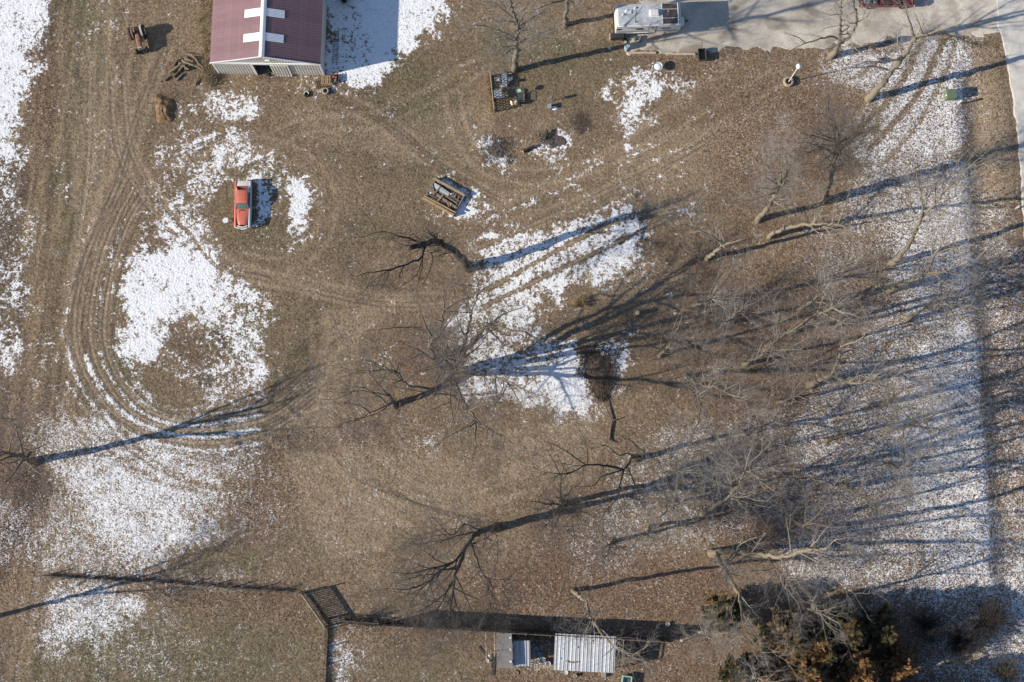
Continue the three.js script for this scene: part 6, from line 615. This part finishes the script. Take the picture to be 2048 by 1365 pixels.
{ const t = thing('fire_bowl', 'round metal bowl full of snow on a pedestal', 'bowl', onGround(1314, 137)); part('bowl', new THREE.LatheGeometry([[0.06, 0.5], [0.3, 0.52], [0.46, 0.6], [0.52, 0.7], [0.54, 0.7], [0.48, 0.57], [0.3, 0.49], [0.06, 0.47]].map(([a, b]) => new THREE.Vector2(a, b)), 28), mat(0.36, 0.42, 0.4, 0.4), t); part('snow', new THREE.SphereGeometry(0.42, 16, 6).scale(1, 0.22, 0.95).translate(-0.02, 0.6, 0.03), SNOW, t); part('pedestal', [cyl(0.1, 0.06, 0.5, 10, 0, 0, 0), cyl(0.26, 0.24, 0.04, 14, 0, 0, 0)], greyD, t); }
{ const t = thing('firewood_rack', 'black tarp covered stack of firewood at the rear of the trailer', 'wood stack', onGround(1229, 76), 0.08); part('tarp', [rbox(1.5, 0.75, 0.62, 0.06, 0.3, 0.0, 0)], mat(0.03, 0.032, 0.035, 0.5), t); for (let k = 0; k < 8; k++) part('split_log', cyl(0.09, 0.09, 0.1, 9).rotateZ(Math.PI / 2).translate(-0.5, 0.1 + (k % 4) * 0.18, -0.2 + ((k / 4) | 0) * 0.35), WOOD.pale, t); }
{ const t = thing('scrap_pile', 'dark tangle of parts lying under the side of the trailer', 'scrap', onGround(1262, 79), 0.1), f = rng(33); for (let k = 0; k < 9; k++) part('scrap_piece', rbox(rr(0.15, 0.5, f), rr(0.1, 0.35, f), rr(0.12, 0.4, f), 0.03, rr(-1.0, 1.2, f), 0.05, rr(-0.25, 0.25, f), rr(0, 3, f)), k % 3 ? greyD : BLACK, t); }
{ const t = thing('lamp_post', 'white lamp post with a globe rising from a tyre planter', 'lamp post', onGround(1577, 165)), g = 4.75; part('pole', rod(V3(0, 0.1, 0), V3(0.02, g, 0.02), 0.055, 12, 0.045), WHITE, t); const gl = part('globe', new THREE.SphereGeometry(0.29, 24, 16).translate(0.02, g + 0.22, 0.02), mat(0.78, 0.8, 0.8, 0.25), t); part('globe_cap', cyl(0.07, 0.05, 0.06, 12, 0.06, g + 0.48, -0.02), mat(0.14, 0.22, 0.26, 0.4), gl); part('collar', cyl(0.08, 0.1, 0.08, 12, 0.02, g - 0.06, 0.02), STEEL, t); }
tyreAt(1576.5, 165, 0.58, 0.42, mat(0.34, 0.27, 0.18, 0.95), 'large tan tyre used as a planter round the lamp post', false);
{ const t = thing('utility_box', 'green ground mounted electrical box in the snow by the ditch', 'utility box', onGround(1898, 193), 0.02), gm = mat(0.13, 0.17, 0.1, 0.55); part('cabinet', rbox(1.02, 0.92, 0.95, 0.04, 0, 0.06, 0), gm, t); part('lid', rbox(1.08, 0.08, 1.0, 0.03, 0, 0.95, 0), gm, t); part('pad', box(1.25, 0.08, 1.15, 0, 0, 0), mat(0.35, 0.34, 0.32, 0.9), t); part('warning_label', box(0.012, 0.3, 0.14, -0.516, 0.5, 0.1), mat(0.75, 0.76, 0.74, 0.5), t); part('hinge', [box(0.03, 0.06, 0.12, -0.52, 0.8, -0.3), box(0.03, 0.06, 0.12, -0.52, 0.8, 0.3)], gm, t); }
function marker(px, py, label, m, h) { const t = thing('cable_pedestal', label, 'pedestal', onGround(px, py)); t.position.y = groundH(t.position.x, t.position.z) - 0.02; part('post', rbox(0.2, h, 0.18, 0.04, 0, 0, 0), m, t); part('cap', rbox(0.25, 0.16, 0.23, 0.05, 0, h, 0), m, t); return t; }
marker(1917, 208, 'pale cable pedestal next to the green utility box', mat(0.5, 0.54, 0.48, 0.5), 0.95); marker(2033, 417, 'light green cable pedestal leaning at the road verge', mat(0.56, 0.6, 0.46, 0.5), 0.75);

// ---------------------------------------------------------------- fences and sheds along the lower edge
const unit = (A, B) => Math.atan2(-(B.z - A.z), B.x - A.x);
{ // wire fence with weeds through it
  const A = onGround(92, 1152), B = onGround(600, 1185), L = A.distanceTo(B), t = thing('wire_fence', 'wire fence overgrown with dead weeds along the snowy lawn', 'fence', A, unit(A, B)), n = 11;
  for (let k = 0; k <= n; k++) part('post', rod(V3(k * L / n, -0.05, rr(-0.05, 0.05)), V3(k * L / n + rr(-0.08, 0.08), 1.25, rr(-0.08, 0.08)), 0.05, 7), WOOD.grey, t); for (const y of [0.3, 0.65, 1.0]) part('wire', rod(V3(0, y, 0.04), V3(L, y, 0.04), 0.006, 4), STEEL, t);
}
{ // slatted gate whose shadow falls on the grass
  const A = onGround(606, 1187), B = onGround(653, 1254), L = A.distanceTo(B), H = 1.5, t = thing('slat_gate', 'pale slatted wooden gate standing between the two fences', 'gate', A, unit(A, B)); part('post', [box(0.1, H + 0.5, 0.1, 0, 0, 0)], WOOD.grey, t); part('post', [box(0.1, H + 0.1, 0.1, L, 0, 0)], WOOD.grey, t); part('post', [box(0.09, H, 0.09, L / 2, 0, 0)], WOOD.grey, t);
  part('top_rail', boxUV(box(L, 0.24, 0.06, L / 2, H - 0.24, 0), 0.5), WOOD.pale, t); part('bottom_rail', boxUV(box(L, 0.16, 0.05, L / 2, 0.12, 0), 0.5), WOOD.grey, t); const n = Math.floor(L / 0.2); for (let k = 0; k < n; k++) part('slat', boxUV(box(0.11, H - 0.06, 0.02, 0.12 + k * (L - 0.24) / (n - 1), 0.05, 0.045), 0.5), WOOD.grey, t);
}
{ // low wire fence running down
  const A = onGround(656, 1259), B = onGround(650, 1400), L = A.distanceTo(B), t = thing('wire_fence', 'low wire fence with tall grass beside a strip of shaded snow', 'fence', A, unit(A, B)); for (let k = 0; k <= 4; k++) part('post', rod(V3(k * L / 4, -0.05, 0), V3(k * L / 4, 1.0, 0), 0.045, 7), WOOD.brown, t); for (const y of [0.25, 0.55, 0.85]) part('wire', rod(V3(0, y, 0), V3(L, y, 0), 0.006, 4), STEEL, t); 
}
{ // tall board fence
  const A = onGround(764, 1248), B = onGround(1340, 1281), L = A.distanceTo(B), H = 2.7, t = thing('board_fence', 'tall dark board fence behind the sheds', 'fence', A, unit(A, B)), n = 12, f = rng(19);
  for (let k = 0; k <= n; k++) part('post', box(0.1, H - 0.1, 0.1, k * L / n, 0, 0.09), WOOD.grey, t); for (const y of [0.4, 1.3, 2.3]) part('rail', boxUV(box(L, 0.09, 0.045, L / 2, y, 0.05), 0.5), WOOD.grey, t);
  const bn = Math.floor(L / 0.205), geos = [0, 1, 2].map((k) => boxUV(box(0.196, H - k * 0.05, 0.02), 0.5)), ms = [WOOD.dark, WOOD.brown, WOOD.grey]; for (let k = 0; k < bn; k++) { const m = new THREE.Mesh(geos[(f() * 3) | 0], ms[(f() * 2.4) | 0]); m.name = 'board'; m.position.set(0.1 + k * 0.205, 0, rr(-0.006, 0.006, f)); shade(m); t.add(m); }
}
{ // the short rail fence that joins gate and board fence
  const A = onGround(657, 1238), B = onGround(758, 1246), L = A.distanceTo(B), t = thing('rail_fence', 'short grey rail fence between the slatted gate and the board fence', 'fence', A, unit(A, B)); for (let k = 0; k < 4; k++) part('post', box(0.09, 1.05, 0.09, k * L / 3, 0, 0), WOOD.grey, t); for (const y of [0.3, 0.62, 0.94]) part('rail', boxUV(box(L, 0.12, 0.03, L / 2, y, 0.06), 0.5), WOOD.grey, t);
}
function sheets(t, name, n, L, w, y0, y1, m, x0 = 0) { const g = boxUV(ribbed(L, w, w, 0.038), 0.3); for (let k = 0; k < n; k++) { const q = new THREE.Mesh(g, m[k % m.length]); q.name = name; shade(q); q.rotation.order = 'YXZ'; q.rotation.y = Math.PI / 2; q.rotation.z = Math.atan2(y1 - y0, L); q.position.set(x0 + k * w, y0 + (k % 2) * 0.006, 0); t.add(q); } }
{ // corrugated lean-to; local x to the right, z up to 0 at its front, roof rises towards -z
  const A = P(1107, 1341, 2.2), B = P(1229, 1347, 2.2), L = A.distanceTo(B), D = 3.65, t = thing('lean_to_shed', 'open lean-to shed under a pale corrugated metal roof', 'shed', V3(A.x, 0, A.z), unit(A, B)), n = 16, w = L / n;
  const tin = [0, 2, 1].map((k) => mat(1, 1, 1, 0.5, { map: noiseMap(0.42 + k * 0.08, 0.43 + k * 0.08, 0.44 + k * 0.08, 0.2, 14, 60, 80 + k) })); sheets(t, 'roof_sheet', n, D, w, 2.15, 2.5, tin);
  for (const [x, z, h] of [[0.1, -0.2, 2.12], [L / 2, -0.2, 2.12], [L - 0.1, -0.2, 2.12], [0.1, -D + 0.2, 2.42], [L / 2, -D + 0.2, 2.42], [L - 0.1, -D + 0.2, 2.42]]) part('post', box(0.1, h, 0.1, x, 0, z), WOOD.grey, t); part('beam', [box(L, 0.12, 0.08, L / 2, 2.02, -0.2), box(L, 0.12, 0.08, L / 2, 2.32, -D + 0.2)], WOOD.grey, t); part('back_wall', boxUV(box(L, 2.3, 0.04, L / 2, 0, -D + 0.1), 0.5), WOOD.dark, t);
  const rust = mat(0.1, 0.055, 0.04, 0.95), f = rng(70); for (let k = 0; k < 10; k++) part('dead_leaves', new THREE.SphereGeometry(rr(0.08, 0.16, f), 7, 4).scale(1.2, 0.25, 0.7).translate(1.35 + k * 0.14, 2.24, -0.95 + rr(-0.08, 0.08, f)), rust, t); for (const [x, z] of [[3.9, -3.1], [3.95, -2.85], [3.2, -3.2], [0.75, -1.2], [2.4, -2.4], [0.9, -2.2]]) part('dead_leaves', new THREE.SphereGeometry(rr(0.06, 0.12, f), 7, 4).scale(0.8, 0.25, 1.2).translate(x, 2.17 - z * 0.096, z), rust, t);
  part('side_frame', [box(0.08, 2.0, 0.08, L + 0.75, 0, -0.3), box(0.08, 2.2, 0.08, L + 0.8, 0, -D + 0.2), bar(V3(L + 0.75, 2.0, -0.3), V3(L + 0.8, 2.2, -D + 0.2), 0.08), bar(V3(L - 0.1, 2.3, -D + 0.3), V3(L + 0.8, 2.2, -D + 0.3), 0.08), bar(V3(L - 0.1, 2.15, -2.2), V3(L + 0.78, 2.1, -2.2), 0.06)], WOOD.grey, t);
  part('door_step', rbox(0.45, 0.3, 0.5, 0.02, L - 0.9, 0, 0.45), mat(0.3, 0.27, 0.23, 0.9), t);
}
{ // shed with the felt roof
  const A = P(994, 1337, 2.3), t = thing('felt_roof_shed', 'small shed with flat grey felt roof and three white squares', 'shed', V3(A.x, 0, A.z), 0.02), W = 1.62, D = 3.7, felt = mat(1, 1, 1, 0.95, { map: noiseMap(0.225, 0.215, 0.2, 0.2, 10, 10, 90) });
  part('roof', [boxUV(rbox(W, 0.07, 1.2, 0.02, W / 2, 2.27, -0.6), 0.5), boxUV(rbox(W, 0.07, 1.24, 0.02, W / 2, 2.285, -1.8), 0.5), boxUV(rbox(W - 0.06, 0.07, 1.24, 0.02, W / 2 - 0.02, 2.3, -3.02), 0.5)], felt, t); part('wall', [box(W - 0.2, 2.26, 0.06, W / 2, 0, -0.1), box(W - 0.2, 2.26, 0.06, W / 2, 0, -D + 0.1), box(0.06, 2.26, D - 0.3, 0.12, 0, -D / 2), box(0.06, 2.26, D - 0.3, W - 0.12, 0, -D / 2)], WOOD.brown, t); for (const z of [-0.62, -1.8, -2.98]) part('white_square', rbox(0.2, 0.03, 0.22, 0.01, W - 0.22, 2.36, z), WHITE, t);
  const tin = [mat(0.34, 0.36, 0.38, 0.5), mat(0.42, 0.44, 0.46, 0.5)], lean = new THREE.Group(); lean.name = 'side_roof'; lean.position.set(W + 0.02, 0, -0.05); t.add(lean); sheets(lean, 'roof_sheet', 6, 2.55, 0.29, 1.72, 1.8, tin); part('roof_post', [box(0.08, 1.72, 0.08, 1.7, 0, -0.1), box(0.08, 1.76, 0.08, 1.7, 0, -2.4), box(1.75, 0.08, 0.06, 0.87, 1.62, -0.08)], WOOD.grey, lean); part('corner_post', rod(V3(2.3, 0, 0.25), V3(2.3, 1.7, 0.25), 0.04, 7), WOOD.pale, t);
}
{ const t = thing('pole_rack', 'leaning frame of old poles beside the felt roofed shed', 'frame', onGround(978, 1316), 0.02); part('upright', [bar(V3(-0.25, 0.9, 0.4), V3(-0.3, 1.2, -2.7), 0.07)], WOOD.pale, t); part('upright', [bar(V3(0.6, 0.8, -0.2), V3(0.6, 1.2, -2.6), 0.07)], WOOD.pale, t); part('cross_bar', [bar(V3(-0.3, 1.15, -2.1), V3(0.1, 1.15, -2.1), 0.06)], WOOD.pale, t); part('cross_bar', [bar(V3(-0.1, 0.9, -0.5), V3(1.3, 1.25, -0.75), 0.08)], WOOD.grey, t); for (const [x, z] of [[-0.25, 0.4], [-0.3, -2.7], [0.6, -0.2], [0.6, -2.6]]) part('leg', rod(V3(x, 0, z), V3(x, 1.0, z), 0.035, 6), WOOD.grey, t); }
['dark weathered plank lying against the felt roofed shed', 'grey board on the ground below the leaning pole frame', 'short white board among the dark planks', 'rotten plank half buried in leaves by the pole frame'].forEach((label, k) => { const [x, y, a, L, m] = [[988, 1328, 1.5, 2.4, WOOD.dark], [981, 1322, 1.55, 1.6, WOOD.grey], [977, 1318, 1.5, 0.8, WHITE], [971, 1310, 2.3, 2.2, WOOD.dark]][k], t = tag(part('plank', boxUV(box(L, 0.05, 0.2), 0.5), m, scene), label, 'plank', 'loose planks by the sheds'); t.position.copy(onGround(x, y)).setY(0.01 + k * 0.002); t.rotation.y = a; });
{ const t = thing('plastic_bin', 'pale green plastic bin with an open top near the shed', 'bin', onGround(1253, 1361), -0.15), g = mat(0.4, 0.55, 0.48, 0.45); part('tub', [box(0.06, 0.55, 0.85, -0.45, 0, 0), box(0.06, 0.55, 0.85, 0.45, 0, 0), box(0.84, 0.55, 0.06, 0, 0, -0.4), box(0.84, 0.55, 0.06, 0, 0, 0.4), box(0.86, 0.05, 0.8, 0, 0, 0)], g, t); part('rim', [box(1.0, 0.05, 0.1, 0, 0.55, -0.42), box(1.0, 0.05, 0.1, 0, 0.55, 0.42), box(0.1, 0.05, 0.78, -0.46, 0.55, 0), box(0.1, 0.05, 0.78, 0.46, 0.55, 0)], g, t); part('content', rbox(0.5, 0.3, 0.4, 0.06, 0.1, 0.05, 0, 0.4), mat(0.08, 0.12, 0.11, 0.6), t); }
[['white plastic tub', 1096, 1328, 0.26, 0.3, [0.62, 0.62, 0.58]], ['blue grey crumpled sheet', 1086, 1321, 0.32, 0.12, [0.2, 0.25, 0.3]], ['red bucket', 1094, 1321, 0.17, 0.3, [0.35, 0.07, 0.05]], ['grey feed pan', 1079, 1311, 0.3, 0.12, [0.2, 0.21, 0.22]], ['pale sack', 1072, 1300, 0.34, 0.25, [0.24, 0.27, 0.31]], ['white jug', 1150, 1352, 0.15, 0.3, [0.66, 0.66, 0.64]], ['flattened white carton', 1132, 1346, 0.22, 0.06, [0.6, 0.6, 0.58]], ['rust brown drum lid', 1033, 1347, 0.22, 0.06, [0.24, 0.13, 0.06]], ['small white bucket', 1315, 1255, 0.15, 0.28, [0.6, 0.62, 0.64]], ['white tipped pail', 1335, 1249, 0.2, 0.24, [0.58, 0.58, 0.58]]]
  .forEach(([n, x, y, r, h, c]) => { const where = x < 1060 ? ' below the felt roofed shed' : x < 1120 && y < 1340 ? ' in the clutter between the two sheds' : x < 1200 ? ' in front of the corrugated shed' : ' at the end of the board fence', t = thing(n.split(' ').pop(), n + where, n.split(' ').pop(), onGround(x, y)); part('wall', new THREE.LatheGeometry([[0, 0], [r * 0.85, 0.01], [r, h * 0.9], [r * 1.05, h], [r * 0.95, h], [r * 0.8, 0.04 + h * 0.1], [0, 0.03 + h * 0.1]].map(([a, b]) => new THREE.Vector2(a, b)), 18), mat(...c, 0.6), t); part('rim', new THREE.TorusGeometry(r * 1.0, 0.015, 5, 20).rotateX(Math.PI / 2).translate(0, h, 0), mat(...c, 0.5), t); });

// ---------------------------------------------------------------- junipers with rusty winter tips
const FROND = (() => { const s = [], tri = (a, b, c) => s.push(...a, ...b, ...c), f = rng(12); const leaf = (p, d, L, w) => { const q = d.clone().cross(V3(0, 1, 0)).normalize().multiplyScalar(w), e = p.clone().addScaledVector(d, L), m = p.clone().addScaledVector(d, L * 0.4); tri(p.toArray(), m.clone().add(q).toArray(), e.toArray()); tri(p.toArray(), e.toArray(), m.clone().sub(q).toArray()); }; leaf(V3(0, 0, 0), V3(0, 0.25, 1).normalize(), 0.62, 0.045); for (let k = 0; k < 9; k++) for (const sd of [-1, 1]) { const t = 0.08 + k * 0.055; leaf(V3(0, t * 0.22, t), V3(sd * rr(0.6, 1.1, f), rr(-0.1, 0.5, f), rr(0.6, 1, f)).normalize(), 0.3 - k * 0.018, 0.032); } const g = new THREE.BufferGeometry(); g.setAttribute('position', new THREE.Float32BufferAttribute(s, 3)); g.computeVertexNormals(); return g; })();
const needleMat = mat(1, 1, 1, 0.9);
function juniper(label, px, py, h, r, rust, seed) {
  const f = rng(seed), t = thing('juniper', label, 'conifer', onGround(px, py), f() * 6, 'junipers of the thicket'), s = new Soup(), list = []; s.tube([V3(0, -0.1, 0), V3(0, h * 0.4, 0), V3(0, h * 0.95, 0)], [0.16, 0.11, 0.02], 8); part('trunk', s.geo(), BARK.grey, t); const bs = new Soup(), nB = Math.round(34 + h * 14);
  for (let k = 0; k < nB; k++) { const q = Math.pow((k + f()) / nB, 0.85), y = h * (0.06 + 0.92 * q), L = r * Math.pow(1 - q * 0.93, 0.75) * rr(0.55, 1.15, f), a = k * 2.4 + f(), w = walk(V3(0, y, 0), V3(Math.cos(a), 0.35 + 0.5 * q, Math.sin(a)).normalize(), L, 0.03, f, 5, 0.16, 0.03); bs.tube(w.pts, w.rad, 4); const ru = clamp(rust + rr(-0.45, 0.45, f)); const n = Math.round(4 + L * 9); for (let i = 0; i < n; i++) { const tt = Math.pow(f(), 0.6), o = offshoot(w, tt, f, 0.9, 0.15), c = [0.07 + 0.09 * ru * rr(0.6, 1.6, f), 0.068 + 0.024 * ru, 0.027 + 0.006 * ru]; if (f() < 0.6 * ru) { const b = rr(0.7, 1.25, f); c[0] = 0.3 * b; c[1] = 0.155 * b; c[2] = 0.06 * b; } const m = new THREE.Matrix4().compose(o.p, new THREE.Quaternion().setFromUnitVectors(V3(0, 0, 1), o.d), V3(1, 1, 1).multiplyScalar(rr(0.6, 1.15, f))); list.push([m, lin(...c)]); } }
  part('branches', bs.geo(), TWIG.dark, t); const im = new THREE.InstancedMesh(FROND, needleMat, list.length); list.forEach(([m, c], i) => { im.setMatrixAt(i, m); im.setColorAt(i, c); }); im.name = 'foliage'; im.userData.kind = 'stuff'; shade(im); t.add(im); return t;
}
[['bright rusty juniper at the edge of the blue shaded snow', 1776, 1318, 5.4, 2.5, 0.85], ['orange tipped juniper in the middle of the thicket', 1694, 1326, 7.4, 3.0, 0.7], ['tall brown juniper at the near edge of the thicket', 1592, 1345, 8, 3.2, 0.6], ['dark green juniper standing behind the orange tipped one', 1672, 1262, 7.4, 2.9, 0.15], ['olive green juniper under the pale twigged trees', 1552, 1266, 7, 3.0, 0.3], ['dark bushy juniper beside the stem of the giant forked tree', 1440, 1222, 5, 2.4, 0.05], ['green juniper between the olive and the brown ones', 1622, 1294, 7, 2.8, 0.4], ['low dark juniper at the foot of the pale thicket', 1466, 1345, 4.4, 2.3, 0.12], ['small tawny juniper beside the pale thicket tree', 1534, 1362, 5.4, 2.5, 0.55], ['deep green juniper shading the snow', 1740, 1256, 6.4, 2.6, 0.1], ['dark juniper at the back of the thicket', 1690, 1410, 8, 3, 0.35], ['leafy juniper just beyond the tall brown one', 1630, 1430, 8, 3, 0.45], ['rust topped juniper beyond the bright rusty one', 1770, 1400, 6.5, 2.6, 0.7], ['tall juniper whose shadow darkens the snow by the shrubs', 1850, 1420, 7.5, 3, 0.2], ['juniper standing nearer the road behind the dark shrubs', 1905, 1440, 7, 2.8, 0.2], ['broad tall juniper behind all the rusty ones', 1750, 1470, 9, 3.2, 0.3], ['slim juniper beside the road verge', 1960, 1470, 7, 2.6, 0.2]].forEach(([l, x, y, h, r, ru], k) => juniper(l, x, y, h, r, ru, 700 + k));
sproutBush('thicket_shrub', 'dark leafless shrub mound in the blue shade by the ditch', 1968, 1238, 3.6, 3.0, 200, 0, mat(0.05, 0.04, 0.036, 0.95), 21, 2.2); sproutBush('thicket_shrub', 'dark leafless shrub at the end of the juniper thicket', 1915, 1285, 3.2, 2.8, 160, 0, mat(0.055, 0.045, 0.038, 0.95), 22, 2.0); sproutBush('thicket_shrub', 'brownish shrub closest to the road', 2005, 1345, 2.8, 2.4, 130, 0, mat(0.1, 0.08, 0.05, 0.95), 23, 1.8); sproutBush('thicket_shrub', 'dark shrub in the shade behind the deep green juniper', 1850, 1250, 3.0, 2.4, 140, 0, mat(0.045, 0.037, 0.032, 0.95), 24, 2.0);
sproutBush('thicket_shrub', 'small bare shrub standing at the left end of the board fence', 722, 1240, 1.6, 1.2, 50, 0, mat(0.09, 0.075, 0.06, 0.95), 25, 1.5);

// ---------------------------------------------------------------- what grows and lies on the ground, too fine to count
function scatter(name, geo, n, seed, choose, m) {
  const f = rng(seed), M = [], C = [], q = new THREE.Quaternion(), e = new THREE.Euler(); let tries = 0;
  while (M.length < n && tries++ < n * 6) { const r = choose(f); if (!r) continue; e.set(rr(-0.3, 0.3, f), f() * 6.283, rr(-0.3, 0.3, f)); M.push(new THREE.Matrix4().compose(V3(r[0], r[5] ?? groundH(r[0], r[1]) + 0.004, r[1]), q.setFromEuler(e).clone(), V3(r[2], r[6] ?? r[2], r[2]))); C.push(lin(r[3][0], r[3][1], r[3][2])); }
  const im = new THREE.InstancedMesh(geo, m, M.length); M.forEach((x, i) => { im.setMatrixAt(i, x); im.setColorAt(i, C[i]); }); im.name = numbered(name); im.userData.kind = 'stuff'; shade(im); scene.add(im); return im;
}
const BLADES = (n, h, sp, w, seed) => { const f = rng(seed), p = []; for (let k = 0; k < n; k++) { const a = f() * 6.283, r = sp * Math.sqrt(f()), x = Math.cos(a) * r, z = Math.sin(a) * r, b = f() * 6.283, dx = Math.cos(b) * w, dz = Math.sin(b) * w, l = rr(0.2, 0.75, f) * h, c = f() * 6.283; p.push(x - dx, 0, z - dz, x + dx, 0, z + dz, x + Math.cos(c) * l, h * rr(0.6, 1.1, f), z + Math.sin(c) * l); } const g = new THREE.BufferGeometry(); g.setAttribute('position', new THREE.Float32BufferAttribute(p, 3)); g.computeVertexNormals(); return g; };
const coverMat = mat(1, 1, 1, 1), col = [0, 0, 0], inDrive = (() => { const d = mask(0, ({ poly }) => { poly(1, [1254, 100], [1252, 62], [1300, -60], [2150, -60], [2110, 66], [1960, 76], [1850, 64], [1700, 80], [1600, 86], [1500, 82], [1440, 88], [1396, 102]); poly(1, [1994, 40], [2042, 340], [2075, 1000], [2100, 1500], [2300, 1500], [2300, -100]); poly(1, [432, 150], [420, -60], [664, -60], [650, 150]); }); return (x, z) => at(d, x, z) > 0.4; })();
const spot = (f) => { const x = rr(GX0 + 2, GX1 - 2, f), z = rr(GZ0 + 1, GZ1 - 1, f); return inDrive(x, z) ? null : [x, z]; };
tag(scatter('dry_grass', BLADES(7, 0.075, 0.075, 0.011, 3), 270000, 101, (f) => { const s = spot(f); if (!s) return null; const cut = at(bare, ...s), sn = snowAt(...s); if (f() < cut * 0.95 || f() < at(track, ...s) * 0.95 || f() < at(rut, ...s) * 0.9 || f() < at(straw, ...s) * 0.8 || f() < sn * (0.86 - 0.4 * fineSnow(...s))) return null; groundCol(...s, col); const k = rr(0.9, 1.75, f); return [...s, rr(0.5, 1.1, f), [col[0] * k, col[1] * k, col[2] * k * 0.95]]; }, coverMat), 'short dry winter grass covering the yard', 'grass');
const LEAF = (() => { const g = new THREE.BufferGeometry(); g.setAttribute('position', new THREE.Float32BufferAttribute([-0.06, 0, 0, 0, 0.025, 0.045, 0, 0.012, -0.045, 0.07, 0.02, 0, 0, 0.012, -0.045, 0, 0.025, 0.045], 3)); g.computeVertexNormals(); return g; })();
tag(scatter('fallen_leaves', LEAF, 90000, 102, (f) => { const s = spot(f); if (!s) return null; const l = at(leaf, ...s) + 0.45 * sstep(14, 30, s[0]) + 0.2 * at(dirt, ...s); if (f() > l) return null; const k = rr(0.4, 1.6, f); return [...s, rr(0.7, 1.6, f), f() < 0.12 ? [0.34 * k, 0.25 * k, 0.165 * k] : [0.17 * k, 0.1 * k, 0.06 * k]]; }, coverMat), 'brown fallen leaves lying through the wood and along the fences', 'leaves');
{ const pile = [P(1197, 712), P(1200, 740), P(1204, 770), P(1206, 795)]; tag(scatter('loose_leaves', LEAF, 5200, 103, (f) => { const t = f() * 2.999, k = t | 0, p = pile[k].clone().lerp(pile[k + 1 > 3 ? 3 : k + 1], t - k), w = 2.3 - t * 0.6, g = () => (f() + f() + f() - 1.5) * w; const q = rr(0.5, 1.7, f); return [p.x + g(), p.z + g() * 0.8, rr(0.8, 1.7, f), [0.1 * q, 0.068 * q, 0.05 * q], rr(0.0, 0.2, f)]; }, coverMat), 'dead leaves spilling from the raked pile over the snow', 'leaves'); }
const along2 = (pts, w) => { const q = pts.map(([x, y]) => P(x, y)); return (f) => { const k = (f() * (q.length - 1)) | 0, t = f(), a = q[k].clone().lerp(q[k + 1], t); return [a.x + (f() + f() - 1) * w, a.z + (f() + f() - 1) * w]; }; };
const weed = (label, pts, w, n, h, c, seed) => { const pick = along2(pts, w); tag(scatter('dead_weeds', BLADES(9, 0.5, 0.12, 0.012, seed), n, seed, (f) => { const s = pick(f), k = rr(0.6, 1.5, f); return [...s, rr(0.5, 1.2, f) * h, [c[0] * k, c[1] * k, c[2] * k]]; }, coverMat), label, 'weeds'); };
weed('dead weeds grown through the wire fence', [[95, 1152], [300, 1162], [600, 1184]], 0.3, 600, 0.9, [0.14, 0.11, 0.08], 201);
weed('tall tan weeds along the left wall of the barn', [[412, -20], [408, 60], [416, 140], [424, 168]], 0.9, 420, 1.7, [0.34, 0.27, 0.18], 202);
weed('dry grass along the low wire fence', [[655, 1256], [650, 1400]], 0.14, 500, 0.9, [0.2, 0.14, 0.085], 203);
weed('tall dry grass in front of the lattice screen', [[976, 150], [984, 228]], 0.2, 150, 0.8, [0.34, 0.25, 0.14], 204);
weed('weeds and brush along the board fence', [[690, 1243], [900, 1256], [1345, 1284]], 0.4, 900, 0.8, [0.12, 0.09, 0.065], 205);
{ // straw-coloured grass left standing round the feet of the trees
  const feet = scene.children.filter((o) => o.userData.category === 'tree').map((o) => o.position); tag(scatter('tussock_grass', BLADES(9, 0.32, 0.12, 0.012, 44), feet.length * 34, 206, (f) => { const p = feet[(f() * feet.length) | 0], a = f() * 6.283, r = 0.25 + 0.75 * f() * f(), k = rr(0.6, 1.5, f); return [p.x + Math.cos(a) * r, p.z + Math.sin(a) * r, rr(0.5, 1.1, f), [0.36 * k, 0.27 * k, 0.15 * k]]; }, coverMat), 'straw coloured grass standing round the feet of the trees', 'grass');
}
renderer.render(scene, camera);
